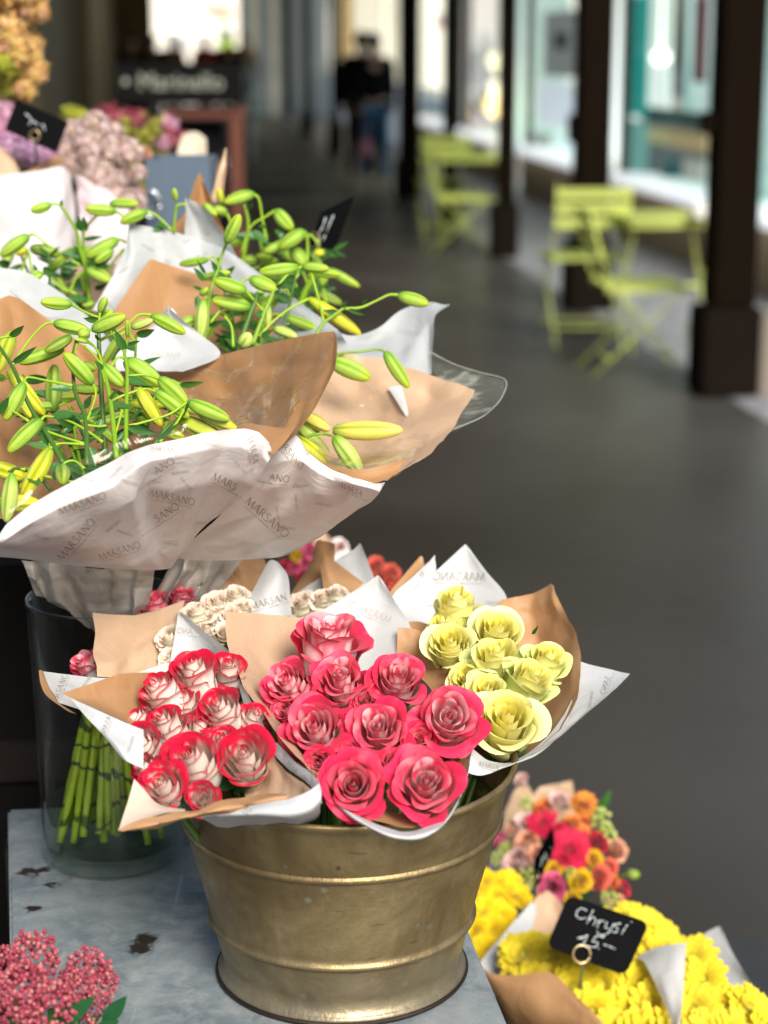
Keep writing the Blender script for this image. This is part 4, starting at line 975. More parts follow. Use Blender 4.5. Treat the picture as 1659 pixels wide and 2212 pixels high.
for f in ((0, 1, 2, 3), (7, 6, 5, 4), (0, 4, 5, 1), (1, 5, 6, 2), (2, 6, 7, 3), (3, 7, 4, 0)): bm.faces.new([bv[i] for i in f])
bmesh.ops.bevel(bm, geom=bm.edges[:], offset=.003, segments=2, affect='EDGES'); bmesh.ops.recalc_face_normals(bm, faces=bm.faces[:]); bm.verts.index_update()
part('tabletop', [q.co.copy() for q in bm.verts], [[q.index for q in f.verts] for f in bm.faces], M_ZINC, TB, smooth=False); bm.free()
M_TABW = simple('black_table_wood', (.014, .012, .011), .6, 0, .3, 12, .2)
cen = (c_bl + fl + fr_ + br) / 4
for p_ in top:
    q = p_.lerp(cen, .09); b = MB(); b.box((q.x, q.y, .389), (.045, .045, .777), .15, bev=.004); b.build('leg', M_TABW, TB, smooth=False)
ap = [p_.lerp(cen, .05) for p_ in top]; b = MB()
for i in range(4):
    a_, c_ = ap[i], ap[(i + 1) % 4]; d = c_ - a_; b.box(((a_.x + c_.x) / 2, (a_.y + c_.y) / 2, .53), (d.length, .018, .49), math.atan2(d.y, d.x))
b.build('side_panel', M_TABW, TB, smooth=False)

# ------------------------------------------------------------------ brass bucket
def brass_mat():
    b = NB('tarnished_brass'); pos = b.world()
    n1 = b.noise(9, 5, .6, pos, .5); n2 = b.noise(60, 5, .7, pos); n3 = b.noise(420, 3, .6, pos)
    c = b.ramp(n1, [(.34, (.16, .112, .048)), (.5, (.31, .228, .105)), (.66, (.50, .39, .205))])
    c = b.mix(b.ramp(n2, [(.5, (0, 0, 0)), (.78, (.7, .7, .7))]), c, (.20, .145, .075)); c = b.mix(b.math('MULTIPLY', n3, .40), c, (.14, .10, .05))
    m = b.node('ShaderNodeMapping', Scale=(26, 26, 1.6)); b.link(pos, m.inputs['Vector']); dr_ = b.noise(1, 4, .6, m.outputs[0], .3)
    c = b.mix(b.math('MULTIPLY', b.ramp(dr_, [(.48, (0, 0, 0)), (.70, (1, 1, 1))]), .6), c, (.15, .105, .045))
    v = b.node('ShaderNodeTexVoronoi', Scale=34.0, Randomness=1.0); b.link(pos, v.inputs['Vector'])
    vs = b.math('ADD', v.outputs['Distance'], b.math('MULTIPLY', b.math('SUBTRACT', n2, .5), .25))
    c = b.mix(b.math('MULTIPLY', b.ramp(vs, [(.05, (1, 1, 1)), (.13, (0, 0, 0))]), .5), c, (.36, .38, .28))
    v2 = b.node('ShaderNodeTexVoronoi', Scale=21.0); m2 = b.node('ShaderNodeMapping', Location=(3, 1, 2)); b.link(pos, m2.inputs['Vector']); b.link(m2.outputs[0], v2.inputs['Vector'])
    c = b.mix(b.math('MULTIPLY', b.ramp(v2.outputs['Distance'], [(.03, (1, 1, 1)), (.06, (0, 0, 0))]), .7), c, (.045, .033, .02))
    m3 = b.node('ShaderNodeMapping', Scale=(30, 30, 150)); m3.inputs['Rotation'].default_value = (.5, .7, .2); b.link(pos, m3.inputs['Vector']); s3 = b.noise(1, 2, .5, m3.outputs[0])
    c = b.mix(b.math('MULTIPLY', b.ramp(s3, [(.70, (0, 0, 0)), (.73, (1, 1, 1))]), .45), c, (.08, .06, .035))
    sp = b.n.new('ShaderNodeSeparateXYZ'); b.link(pos, sp.inputs[0])
    zz = b.math('MULTIPLY', b.math('SUBTRACT', .872, sp.outputs[2]), 14, True)
    c = b.mix(b.math('MULTIPLY', zz, b.math('MULTIPLY', n2, 1.1)), c, (.34, .31, .23))
    ro = b.math('ADD', b.math('MULTIPLY', n2, .30), .27)
    nm = b.bump(b.math('ADD', b.math('MULTIPLY', n1, 1.5), b.math('ADD', b.math('MULTIPLY', n2, .35), b.math('MULTIPLY', n3, .10))), .55, .0040)
    return b.done(b.bsdf(c, ro, .72, nm, .5))
M_BRASS = brass_mat()
BX, BY, BZ = P(737, 1700, 1.572).x, 1.572, .803
ZR = 1.001
def bucket_r(z):
    return float(np.interp(z, [.803, .815, ZR], [.1045, .1050, .1495]))
prof_pts = [(.1095, .8035), (.1105, .8055), (.1085, .808), (.1048, .811), (.1058, .822)]
for z in np.linspace(.826, .852, 4): prof_pts.append((bucket_r(z), z))
for z, d in ((.8542, .0003), (.8558, .0027), (.858, .0041), (.8602, .0027), (.8618, .0003)): prof_pts.append((bucket_r(z) + d, z))
for z in np.linspace(.866, .940, 8): prof_pts.append((bucket_r(z), z))
for z, d in ((.9434, .0003), (.9454, .0031), (.948, .0048), (.9506, .0031), (.9526, .0003)): prof_pts.append((bucket_r(z) + d, z))
for z in np.linspace(.958, .990, 4): prof_pts.append((bucket_r(z), z))
prof_pts += [(.1490, .995), (.1522, .998), (.1535, 1.001), (.1518, 1.004), (.1485, 1.0028), (.1465, .996), (.139, .95), (.115, .86), (.105, .822), (.001, .82)]
nb = 96; V, Fc = [], []
for r_, z in prof_pts:
    for k in range(nb):
        a = 2 * math.pi * k / nb; h = (z - .8) / .2
        dent = 1 + .006 * noise.noise(Vector((math.cos(a) * 1.6, math.sin(a) * 1.6, z * 9))) * h
        x, y = r_ * math.cos(a) * dent, r_ * math.sin(a) * dent
        V.append((BX + x, BY + y, z + (-.012 * x + .03 * y) * h))
for i in range(len(prof_pts) - 1):
    for k in range(nb): k2 = (k + 1) % nb; Fc.append((i * nb + k, i * nb + k2, (i + 1) * nb + k2, (i + 1) * nb + k))
BK = thing('brass_bucket', 'tarnished brass bucket with two raised ribs, full of wrapped roses', 'bucket', (BX, BY, .8))
part('bucket_body', V, Fc, M_BRASS, BK)
b = MB(); b.lathe([(.100, .8012), (.1115, .8012), (.1128, .8035), (.1115, .8052), (.1080, .8055)], (BX, BY, 0), 96); b.build('foot_ring', simple('dark_rusty_rim', (.030, .020, .014), .42, .5, .4, 50, .3), BK)
FOOT = Vector((BX, BY, .835))

# ------------------------------------------------------------------ glass vase with water and stalks
def clear_glass(name, col, rim, ior):
    """thin clear wall: see-through, brighter reflections towards the rims"""
    b = NB(name); t = b.n.new('ShaderNodeBsdfTransparent'); t.inputs[0].default_value = (*col, 1)
    g = b.node('ShaderNodeBsdfGlossy', Roughness=.015); lw = b.node('ShaderNodeLayerWeight', Blend=.5)
    return b.done(b.mixsh(b.math('ADD', b.math('MULTIPLY', b.math('POWER', lw.outputs['Facing'], 4.0), rim), .012, True), t.outputs[0], g.outputs[0]))
VX, VY = P(247, 1850, 1.815).x, 1.815
M_VGLASS = clear_glass('clear_vase_glass', (.965, .985, .97), .95, 1.45)
VS = thing('glass_vase', 'clear glass vase of green lily stalks standing in water', 'vase', (VX, VY, .8012))
vo = [(.001, .802), (.055, .802), (.066, .8035), (.0710, .810), (.0715, .82), (.0735, .95), (.0770, 1.069), (.0785, 1.0735), (.0765, 1.0755), (.0735, 1.070), (.0700, .95), (.0680, .824), (.062, .818), (.001, .817)]
b = MB(); b.lathe(vo, (VX, VY, 0), 64); b.build('vase_glass', M_VGLASS, VS)
b = MB(); b.lathe([(.001, .8180), (.0615, .8188), (.0674, .825), (.0681, .852), (.0685, .858), (.0670, .857), (.001, .857)], (VX, VY, 0), 64); b.build('water', clear_glass('vase_water', (.90, .94, .82), .35, 1.33), VS)
def stalk_mat():
    b = NB('cut_lily_stalks'); pos = b.world(); w_ = b.node('ShaderNodeTexWave', Scale=9.0, Distortion=7.0, Detail=2.0); w_.wave_type = 'BANDS'; w_.bands_direction = 'Z'
    w_.inputs['Detail Scale'].default_value = 2.2; b.link(pos, w_.inputs['Vector']); n = b.noise(30, 4, .6, pos)
    c = b.mix(n, (.20, .32, .015), (.40, .50, .03)); c = b.mix(b.ramp(w_.outputs['Fac'], [(.90, (0, 0, 0)), (.97, (1, 1, 1))]), c, (.035, .06, .012))
    return b.done(b.bsdf(c, .4))
M_STALK = stalk_mat()
rs_ = random.Random(11)
tops, bots = [], []
for k in range(24):
    s_ = (k + .5) / 24; tops.append((178 + 120 * ((k * 7) % 24) / 24 + rs_.uniform(-6, 6), 1545 + rs_.uniform(-8, 20))); bots.append((118 + 250 * ((k * 7) % 24) / 24 + rs_.uniform(-14, 14), 1812 + rs_.uniform(-22, 24)))
for (u0, v0), (u1, v1) in zip(tops, bots):
    y0 = VY + rs_.uniform(-.015, .025); y1 = VY + rs_.uniform(-.045, .035)
    a_ = P(u0, v0, y0); e_ = P(u1, v1, y1); a_ = Vector((VX + (a_.x - VX) * .9, a_.y, a_.z)); dx, dy = e_.x - VX, e_.y - VY; rr_ = math.hypot(dx, dy)
    if rr_ > .058: e_.x, e_.y = VX + dx * .058 / rr_, VY + dy * .058 / rr_
    e_.z = max(e_.z, .824)
    up_ = a_ + (a_ - e_) * .45; up_ = Vector((VX + (up_.x - VX) * .35, VY + (up_.y - VY) * .6, min(up_.z, 1.12)))
    pts = [Vector(q) for q in cr1([tuple(up_), tuple(a_), tuple(a_.lerp(e_, .5)), tuple(e_)], 22)]
    vv, ff = tube_geo(pts, [.0039 * (1 + .10 * math.sin(i * 1.7 + u0)) for i in range(22)], 9); part('stalk', vv, ff, M_STALK, VS)

CR = thing('black_backdrop', 'tall black crate added for the dark behind the glass vase', 'backdrop', (-.50, 2.30, 0))  # dark block added to give the black behind the vase
zc_ = P(40, 1238, 2.06).z
b = MB(); b.box((-.52, 2.30, zc_ / 2), (.66, .44, zc_), .12, bev=.006); b.build('backdrop_body', simple('matt_black_backdrop', (.006, .0055, .005), .85, 0, .4, 10, .2, .1), CR, smooth=False)
for k in range(3):
    b = MB(); b.box((-.52 + .22 * .12, 2.30 - .226, .2 + .3 * k), (.62, .012, .05), .12, bev=.002); b.build('backdrop_slat', simple('dark_backdrop_slat', (.014, .010, .008), .7, 0, .3, 10, .2, .15) if 'dark_backdrop_slat' not in bpy.data.materials else bpy.data.materials['dark_backdrop_slat'], CR, smooth=False)
# ------------------------------------------------------------------ lily bouquets
def bouquet(name, lab, cat, u, v, Y, group):
    return thing(name, lab, cat, P(u, v, Y), group)
def Yl(v0, y0, v1, y1):
    return lambda v: y0 + (v - v0) / (v1 - v0) * (y1 - y0)
GRP = 'wrapped lily bouquets'
# --- the big front bouquet
BA = bouquet('lily_bouquet', 'big bouquet of green lily buds with a wide white paper front above the vase', 'bouquet', 340, 1235, 1.78, GRP)
YA = Yl(650, 1.76, 1130, 1.53)
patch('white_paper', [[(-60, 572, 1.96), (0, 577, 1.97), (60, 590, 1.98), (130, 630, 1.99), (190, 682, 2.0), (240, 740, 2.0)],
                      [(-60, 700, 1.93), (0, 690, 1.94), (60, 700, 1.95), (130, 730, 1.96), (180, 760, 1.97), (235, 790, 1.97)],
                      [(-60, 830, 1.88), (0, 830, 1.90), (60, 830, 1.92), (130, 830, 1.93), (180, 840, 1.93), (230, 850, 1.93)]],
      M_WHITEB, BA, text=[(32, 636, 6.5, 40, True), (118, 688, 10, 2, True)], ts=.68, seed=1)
patch('white_paper', [[(362, 668, 1.90), (366, 664, 1.90), (371, 668, 1.90)], [(315, 715, 1.91), (370, 705, 1.91), (420, 712, 1.90)], [(255, 760, 1.90), (360, 765, 1.90), (476, 766, 1.87)], [(250, 800, 1.88), (330, 800, 1.88), (395, 802, 1.85)]],
      M_WHITE, BA, text=[(354, 731, 6, 12, True), (352, 764, 17, 2, True)], ink=M_INKP, ts=.68, seed=2)
patch('kraft_paper', [[(-70, 660, 1.90), (0, 645, 1.91), (20, 638, 1.92), (45, 646, 1.93), (75, 668, 1.94), (140, 715, 1.94), (200, 760, 1.93), (265, 790, 1.92), (330, 800, 1.92), (385, 797, 1.90), (420, 790, 1.88)],
                      [(-70, 760, 1.86), (0, 740, 1.87), (30, 740, 1.885), (60, 745, 1.895), (95, 760, 1.91), (150, 790, 1.92), (205, 820, 1.92), (265, 840, 1.91), (330, 850, 1.89), (385, 850, 1.87), (430, 850, 1.85)],
                      [(-70, 880, 1.80), (0, 870, 1.82), (40, 870, 1.84), (80, 870, 1.86), (120, 875, 1.87), (165, 890, 1.88), (215, 900, 1.88), (270, 910, 1.87), (330, 910, 1.84), (385, 905, 1.82), (440, 900, 1.80)],
                      [(-70, 1010, 1.72), (0, 1000, 1.75), (45, 1000, 1.78), (90, 1000, 1.80), (130, 1000, 1.81), (180, 1000, 1.82), (230, 1000, 1.82), (280, 1000, 1.80), (330, 990, 1.78), (390, 975, 1.76), (450, 955, 1.72)],
                      [(-60, 1130, 1.62), (0, 1120, 1.66), (60, 1120, 1.70), (110, 1110, 1.73), (160, 1100, 1.75), (200, 1100, 1.75), (240, 1090, 1.75), (290, 1080, 1.74), (340, 1060, 1.72), (400, 1030, 1.69), (460, 990, 1.66)]],
      M_KRAFT, BA, amp=.0016, fr=14, seed=3, jit=.008)
patch('kraft_paper', [[(372, 798, 1.90), (430, 783, 1.88), (480, 766, 1.865), (540, 750, 1.84), (600, 736, 1.81), (660, 724, 1.78), (700, 717, 1.765), (722, 716, 1.755), (729, 738, 1.74)],
                      [(385, 830, 1.88), (430, 820, 1.87), (480, 810, 1.85), (540, 800, 1.83), (600, 790, 1.80), (655, 785, 1.765), (690, 785, 1.745), (715, 790, 1.73), (724, 795, 1.72)],
                      [(400, 865, 1.85), (440, 860, 1.84), (485, 858, 1.83), (540, 855, 1.80), (590, 852, 1.77), (635, 852, 1.73), (665, 855, 1.71), (685, 857, 1.70), (692, 858, 1.69)],
                      [(430, 905, 1.80), (460, 905, 1.79), (500, 905, 1.77), (545, 905, 1.745), (585, 908, 1.71), (615, 912, 1.68), (635, 915, 1.66), (648, 917, 1.65), (655, 916, 1.645)],
                      [(470, 935, 1.74), (490, 936, 1.73), (510, 937, 1.71), (540, 940, 1.68), (565, 950, 1.65), (582, 962, 1.62), (592, 970, 1.60), (600, 974, 1.59), (607, 970, 1.585)]],
      M_KRAFT, BA, amp=.0012, fr=10, seed=4, jit=.004)
patch('kraft_paper', [[(508, 925, 1.60), (520, 917, 1.60), (540, 912, 1.605), (560, 916, 1.61), (585, 922, 1.62), (610, 925, 1.625), (640, 917, 1.63)],
                      [(512, 932, 1.59), (530, 926, 1.59), (550, 930, 1.59), (565, 942, 1.59), (580, 955, 1.585), (596, 962, 1.58), (620, 950, 1.60)],
                      [(520, 945, 1.58), (540, 945, 1.58), (558, 950, 1.575), (570, 962, 1.57), (580, 976, 1.565), (590, 981, 1.56), (602, 973, 1.575)]], M_KRAFT, BA, amp=.0006, seed=5)
patch('white_paper', [[(-30, 1172, 1.44), (0, 1155, 1.45), (18, 1128, 1.46), (60, 1095, 1.47), (110, 1065, 1.48), (170, 1033, 1.49), (230, 1003, 1.50), (280, 975, 1.51), (330, 959, 1.52), (390, 948, 1.53), (440, 935, 1.54), (490, 928, 1.55), (530, 926, 1.555), (560, 934, 1.56), (580, 955, 1.565), (590, 980, 1.57)],
                      [(-30, 1180, 1.45), (0, 1170, 1.455), (25, 1155, 1.46), (70, 1128, 1.465), (120, 1100, 1.47), (180, 1072, 1.475), (240, 1045, 1.48), (290, 1015, 1.485), (335, 990, 1.505), (390, 985, 1.53), (440, 975, 1.54), (485, 968, 1.545), (520, 966, 1.55), (545, 972, 1.555), (565, 985, 1.56), (578, 1000, 1.57)],
                      [(-30, 1190, 1.48), (0, 1185, 1.485), (40, 1178, 1.49), (90, 1165, 1.495), (145, 1148, 1.50), (200, 1128, 1.50), (250, 1105, 1.50), (290, 1075, 1.505), (320, 1050, 1.535), (370, 1060, 1.555), (415, 1055, 1.565), (455, 1045, 1.57), (490, 1040, 1.575), (515, 1040, 1.58), (535, 1045, 1.585), (545, 1055, 1.59)],
                      [(-30, 1200, 1.54), (0, 1197, 1.545), (60, 1197, 1.55), (120, 1197, 1.555), (170, 1190, 1.56), (220, 1180, 1.56), (265, 1165, 1.56), (300, 1140, 1.565), (325, 1112, 1.60), (360, 1130, 1.625), (390, 1130, 1.63), (415, 1128, 1.635), (440, 1120, 1.64), (460, 1110, 1.645), (475, 1105, 1.65), (485, 1105, 1.65)],
                      [(-30, 1202, 1.60), (0, 1201, 1.605), (60, 1206, 1.61), (120, 1212, 1.62), (180, 1217, 1.63), (235, 1221, 1.64), (285, 1221, 1.65), (325, 1210, 1.66), (348, 1190, 1.68), (365, 1205, 1.70), (378, 1200, 1.71), (390, 1195, 1.71), (402, 1185, 1.71), (412, 1172, 1.71), (420, 1160, 1.71), (425, 1150, 1.71)],
                      [(20, 1204, 1.72), (60, 1208, 1.72), (110, 1216, 1.72), (160, 1222, 1.73), (210, 1227, 1.73), (260, 1230, 1.74), (310, 1232, 1.74), (345, 1232, 1.74), (358, 1230, 1.745), (362, 1230, 1.75), (366, 1228, 1.75), (370, 1226, 1.75), (374, 1222, 1.755), (378, 1215, 1.76), (382, 1208, 1.76), (386, 1200, 1.76)]],
      M_WHITEPINK, BA, amp=.0005, fr=14, seed=6, step=5, jit=.009, ts=.68,
      text=[(178, 1087, 24, -20, False), (165, 1165, 25, -49, False), (258, 1190, 21, -18, False), (373, 1075, 22, 12, False), (330, 1022, 24, -33, False, 4, 7), (340, 1120, 24, -33, False, 3, 7), (355, 970, 15, 8, False, 0, 6), (508, 1052, 24, 28, False, 0, 4), (550, 985, 20, 78, False, 0, 5), (490, 1135, 9, 35, False),
            (250, 1020, 9, -45, False), (280, 1042, 9, 20, False), (390, 1020, 8.5, -10, False), (402, 1044, 8, 50, False), (246, 1136, 9, -38, False), (270, 1152, 8, 20, False), (90, 1161, 8, 14, False), (190, 1036, 8, 18, False), (520, 1010, 8, 45, False), (440, 1130, 8, 4, False), (58, 1140, 8, -35, False), (455, 960, 8, 12, False), (370, 1175, 7, 10, False)])
patch('cellophane', [[(20, 1090, 1.455), (110, 1030, 1.47), (200, 985, 1.49), (280, 945, 1.505), (360, 925, 1.52), (430, 908, 1.53), (480, 880, 1.55), (520, 868, 1.57), (570, 880, 1.60)],
                     [(20, 1112, 1.45), (110, 1055, 1.468), (200, 1010, 1.485), (280, 970, 1.50), (360, 945, 1.515), (430, 930, 1.53), (480, 915, 1.545), (520, 905, 1.56), (570, 905, 1.59)],
                     [(20, 1140, 1.455), (110, 1082, 1.47), (200, 1040, 1.485), (280, 1000, 1.50), (360, 970, 1.518), (430, 955, 1.53), (480, 945, 1.54), (520, 935, 1.555), (570, 930, 1.58)]], M_FILM, BA, amp=.0012, seed=7)
patch('cellophane', [[(395, 800, 1.86), (480, 772, 1.845), (600, 742, 1.79), (715, 722, 1.74)], [(400, 850, 1.84), (490, 840, 1.81), (590, 815, 1.76), (700, 800, 1.71)], [(430, 890, 1.78), (500, 885, 1.755), (570, 885, 1.72), (650, 870, 1.67)], [(470, 915, 1.72), (510, 920, 1.69), (550, 925, 1.66), (590, 935, 1.62)]], M_FILM, BA, amp=.004, fr=26, seed=8)
# its stalks
lily_stem(BA, [(252, 990), (240, 875), (230, 825), (222, 790)], YA, 6.2, m=None,
          buds=[(222, 788, 269, 835, 34, 'g'), (336, 846, 408, 902, 33, 'g', 0, -.012), (192, 740, 159, 731, 11, 'g')],
          peds=[[(222, 792), (214, 765), (205, 750), (190, 738)], [(237, 867), (272, 852), (312, 840), (337, 846)], [(228, 826), (216, 785), (198, 762), (183, 748)], [(230, 920), (210, 921), (186, 918)], [(222, 955), (190, 932), (150, 910), (102, 899), (89, 907)]],
          leaves=[(236, 875, 288, 878, 17), (233, 922, 182, 946, 15), (235, 865, 258, 838, 9), (222, 800, 207, 780, 12), (255, 955, 272, 985, 14)])
b_ = lily_stem(BA, [(272, 970), (273, 875), (275, 800), (269, 762), (276, 730)], YA, 5.4,
          buds=[(276, 728, 275, 692, 14, 'g'), (344, 817, 405, 873, 36, 'g', -.01, -.012), (270, 778, 348, 832, 48, 'g', .03), (297, 838, 349, 921, 36, 'y', .0, .0), (277, 872, 358, 876, 26, 'y', .06)],
          peds=[[(276, 812), (312, 810), (344, 818)], [(240, 790), (256, 772), (272, 776)], [(270, 762), (255, 740), (238, 715)], [(278, 920), (310, 912), (365, 895), (405, 868)], [(265, 880), (256, 915), (246, 948)]],
          leaves=[(271, 818, 321, 832, 20), (277, 745, 303, 736, 9), (270, 757, 249, 716, 20), (275, 922, 341, 937, 20), (282, 910, 308, 880, 9), (272, 930, 245, 960, 10)])
lily_stem(BA, [(228, 990, 1.70), (222, 900, 1.72), (216, 790, 1.745), (212, 700, 1.76)], YA, 6.5, m=M_STEMD,
          buds=[(155, 657, 88, 652, 30, 'g', -.02, -.012), (200, 713, 271, 682, 36, 'g', -.03), (215, 674, 229, 642, 21, 'g'), (214, 690, 244, 672, 25, 'g', .02), (327, 682, 400, 720, 31, 'g', 0, -.01), (284, 708, 330, 691, 22, 'w', 0, 0), (192, 719, 170, 724, 30, 'g', .0), (182, 785, 208, 798, 22, 'g', .03)],
          peds=[[(211, 686), (180, 672), (155, 658)], [(216, 735), (260, 712), (281, 695), (300, 680), (327, 680)], [(213, 715), (206, 714), (199, 714)], [(214, 690), (216, 676)]],
          leaves=[(212, 690, 182, 690, 16), (214, 735, 205, 720, 8), (218, 880, 178, 905, 14), (218, 905, 205, 950, 16)])
lily_stem(BA, [(188, 1005), (185, 905), (172, 872), (160, 835), (158, 770), (165, 735)], YA, 5.6, m=M_STEMD,
          buds=[(201, 829, 138, 762, 38, 'g', .0), (155, 727, 97, 760, 29, 'd', .0), (52, 828, 10, 908, 38, 'g', -.02), (133, 1006, 136, 1046, 34, 'd', -.03, -.02)],
          peds=[[(186, 912), (197, 885), (207, 850), (201, 830)], [(158, 770), (165, 745), (180, 725), (195, 712)], [(157, 833), (100, 822), (60, 815), (51, 828)], [(182, 1012), (162, 996), (143, 998), (133, 1008)], [(184, 960), (130, 958), (109, 969)], [(180, 958), (140, 945), (90, 928)], [(190, 1045), (140, 1038), (95, 1028)]],
          leaves=[(157, 841, 103, 838, 18), (158, 767, 172, 787, 13), (110, 900, 171, 893, 22), (192, 965, 207, 1007, 20), (180, 905, 154, 892, 13), (183, 882, 200, 852, 15), (130, 1000, 108, 1022, 20), (160, 890, 182, 955, 12)])
lily_stem(BA, [(136, 1000), (107, 947), (77, 900), (57, 862), (40, 820), (25, 788), (-4, 745)], YA, 6.0, m=M_STEMD,
          buds=[(117, 698, 192, 715, 33, 'g', .0), (138, 752, 40, 784, 32, 'g', .03), (114, 890, 117, 788, 40, 'd', .08, .03), (18, 800, 97, 897, 34, 'y', .04), (30, 845, 67, 902, 25, 'y', .05), (28, 716, -8, 808, 38, 'y', .03), (90, 907, 17, 977, 38, 'g', -.02)],
          peds=[[(26, 790), (52, 750), (75, 720), (97, 700), (117, 697)], [(0, 880), (30, 890), (62, 910)], [(-10, 732), (15, 727), (25, 727)]],
          leaves=[(26, 786, 79, 746, 17), (22, 728, 52, 700, 18), (103, 963, 54, 959, 12), (-6, 895, 20, 855, 20), (90, 930, 108, 965, 20)])
lily_stem(BA, [(110, 1060, 1.60), (85, 1030, 1.60), (40, 1012, 1.585), (20, 1018, 1.575)], YA, 4.5, m=M_STEMD,
          buds=[(109, 970, 49, 1072, 42, 'y', -.02), (26, 1025, 13, 1128, 38, 'w', -.03), (-20, 1008, 52, 1032, 40, 'y', .05), (-10, 1088, 86, 1086, 40, 'y', .03), (62, 1010, 40, 1055, 34, 'y', .06)],
          peds=[[(108, 965), (107, 975)], [(55, 1014), (32, 1013), (25, 1026)]], leaves=[(115, 1035, 140, 1010, 18), (60, 1025, 90, 1045, 20)])
lily_stem(BA, [(330, 965, 1.64), (360, 925, 1.65), (395, 895, 1.65), (408, 868, 1.64)], YA, 4.5, m=M_STEMD,
          buds=[(405, 868, 496, 907, 36, 'g', .0, -.005), (430, 893, 514, 928, 30, 'y', .02), (388, 905, 480, 948, 42, 'y', .03), (350, 925, 400, 945, 30, 'y', .05)], peds=[[(345, 955), (380, 915), (400, 880)]], leaves=[(340, 950, 390, 912, 10)])
# --- middle bouquet, behind the folded kraft sheet
BB = bouquet('lily_bouquet', 'lily bouquet with a square white sheet and a kraft sheet standing behind it', 'bouquet', 500, 1100, 1.95, GRP)
YB = Yl(480, 2.00, 740, 1.93)
patch('white_paper', [[(279, 486, 2.12), (285, 483, 2.12), (340, 493, 2.13), (390, 505, 2.13), (440, 520, 2.13), (480, 536, 2.12), (520, 560, 2.11), (565, 593, 2.09), (620, 632, 2.06), (680, 676, 2.03), (730, 712, 2.0)],
                      [(262, 560, 2.10), (290, 562, 2.10), (340, 570, 2.12), (390, 580, 2.12), (440, 590, 2.12), (490, 605, 2.11), (530, 620, 2.09), (580, 650, 2.07), (630, 680, 2.04), (690, 712, 2.01), (745, 735, 1.98)],
                      [(200, 670, 2.07), (250, 680, 2.08), (300, 690, 2.10), (350, 700, 2.10), (400, 710, 2.10), (450, 715, 2.09), (500, 720, 2.07), (550, 735, 2.05), (610, 745, 2.02), (670, 755, 1.99), (760, 765, 1.96)]],
      M_WHITEB, BB, amp=.0010, text=[(318, 534, 7, 32, True), (264, 585, 7, -32, True, 0, 6), (243, 665, 7, 52, True), (400, 522, 6, -25, True, 0, 5), (415, 563, 9, -38, True, 0, 2), (370, 568, 8, 20, True, 4, 7), (455, 548, 8, 0, True, 5, 7)], ts=.68, seed=11)
patch('kraft_paper', [[(322, 562, 2.085), (328, 560, 2.085), (385, 578, 2.10), (441, 596, 2.10), (500, 615, 2.09), (545, 640, 2.07), (600, 680, 2.04)],
                      [(285, 615, 2.06), (310, 618, 2.07), (370, 630, 2.085), (430, 645, 2.085), (490, 655, 2.075), (540, 670, 2.06), (590, 700, 2.03)],
                      [(243, 680, 2.03), (290, 690, 2.04), (350, 700, 2.06), (410, 710, 2.06), (480, 715, 2.05), (530, 720, 2.035), (590, 735, 2.01)],
                      [(260, 740, 1.99), (320, 745, 2.0), (370, 760, 2.01), (420, 770, 2.02), (480, 775, 2.01), (540, 780, 2.0), (600, 790, 1.98)]],
      M_KRAFT, BB, amp=.0012, fr=12, seed=12, jit=.006)
lily_stem(BB, [(545, 745), (562, 700), (572, 672), (585, 645), (594, 613)], YB, 5.5,
          buds=[(645, 577, 560, 587, 30, 'g', .0), (653, 576, 711, 581, 26, 'g', .0), (532, 629, 462, 605, 34, 'g', -.02), (572, 648, 578, 706, 24, 'w', .02), (667, 645, 779, 722, 32, 'y', .0, .01)],
          peds=[[(577, 662), (588, 632), (600, 617), (625, 590), (652, 576)], [(572, 675), (550, 650), (532, 629)], [(560, 727), (587, 697), (625, 667), (667, 645)]],
          leaves=[(572, 678, 547, 680, 17), (597, 622, 616, 610, 12), (565, 728, 590, 712, 14), (655, 580, 645, 592, 9)])
lily_stem(BB, [(517, 745), (540, 680), (552, 650), (556, 632)], YB, 6.5, m=M_STEMD,
          buds=[(540, 602, 598, 626, 34, 'g', .0), (540, 664, 458, 648, 36, 'g', .0), (520, 748, 540, 720, 32, 'w', -.02), (590, 708, 642, 728, 24, 'w', .02)],
          peds=[[(556, 640), (560, 628), (570, 640)], [(500, 640), (515, 618), (528, 604), (541, 602)], [(485, 683), (500, 705), (504, 750)]], leaves=[(552, 640, 575, 635, 10)])
lily_stem(BB, [(440, 745), (452, 650), (460, 612), (470, 584), (480, 550), (489, 526)], YB, 4.6,
          buds=[(489, 525, 518, 463, 31, 'g', -.02), (440, 648, 432, 733, 32, 'w', -.03), (433, 637, 449, 622, 17, 'g', -.02), (425, 690, 388, 706, 31, 'g', .0), (437, 600, 498, 588, 22, 'g', .02)],
          peds=[[(454, 698), (480, 665), (504, 635)], [(440, 648), (448, 640), (452, 648)]],
          leaves=[(440, 607, 418, 578, 15), (467, 590, 493, 610, 17), (452, 705, 481, 692, 13), (467, 587, 456, 562, 12), (444, 592, 426, 562, 8), (428, 640, 424, 666, 13), (435, 626, 416, 618, 8)])
lily_stem(BB, [(672, 745), (687, 717), (700, 697), (720, 682), (742, 666), (748, 666)], YB, 4.4,
          buds=[(860, 638, 926, 657, 31, 'g', .0)], peds=[[(745, 667), (780, 664), (812, 650), (840, 637), (860, 637)], [(700, 697), (688, 645), (672, 590)]],
          leaves=[(752, 667, 788, 681, 10), (737, 665, 748, 653, 11), (782, 655, 795, 645, 6), (730, 675, 700, 672, 14)])
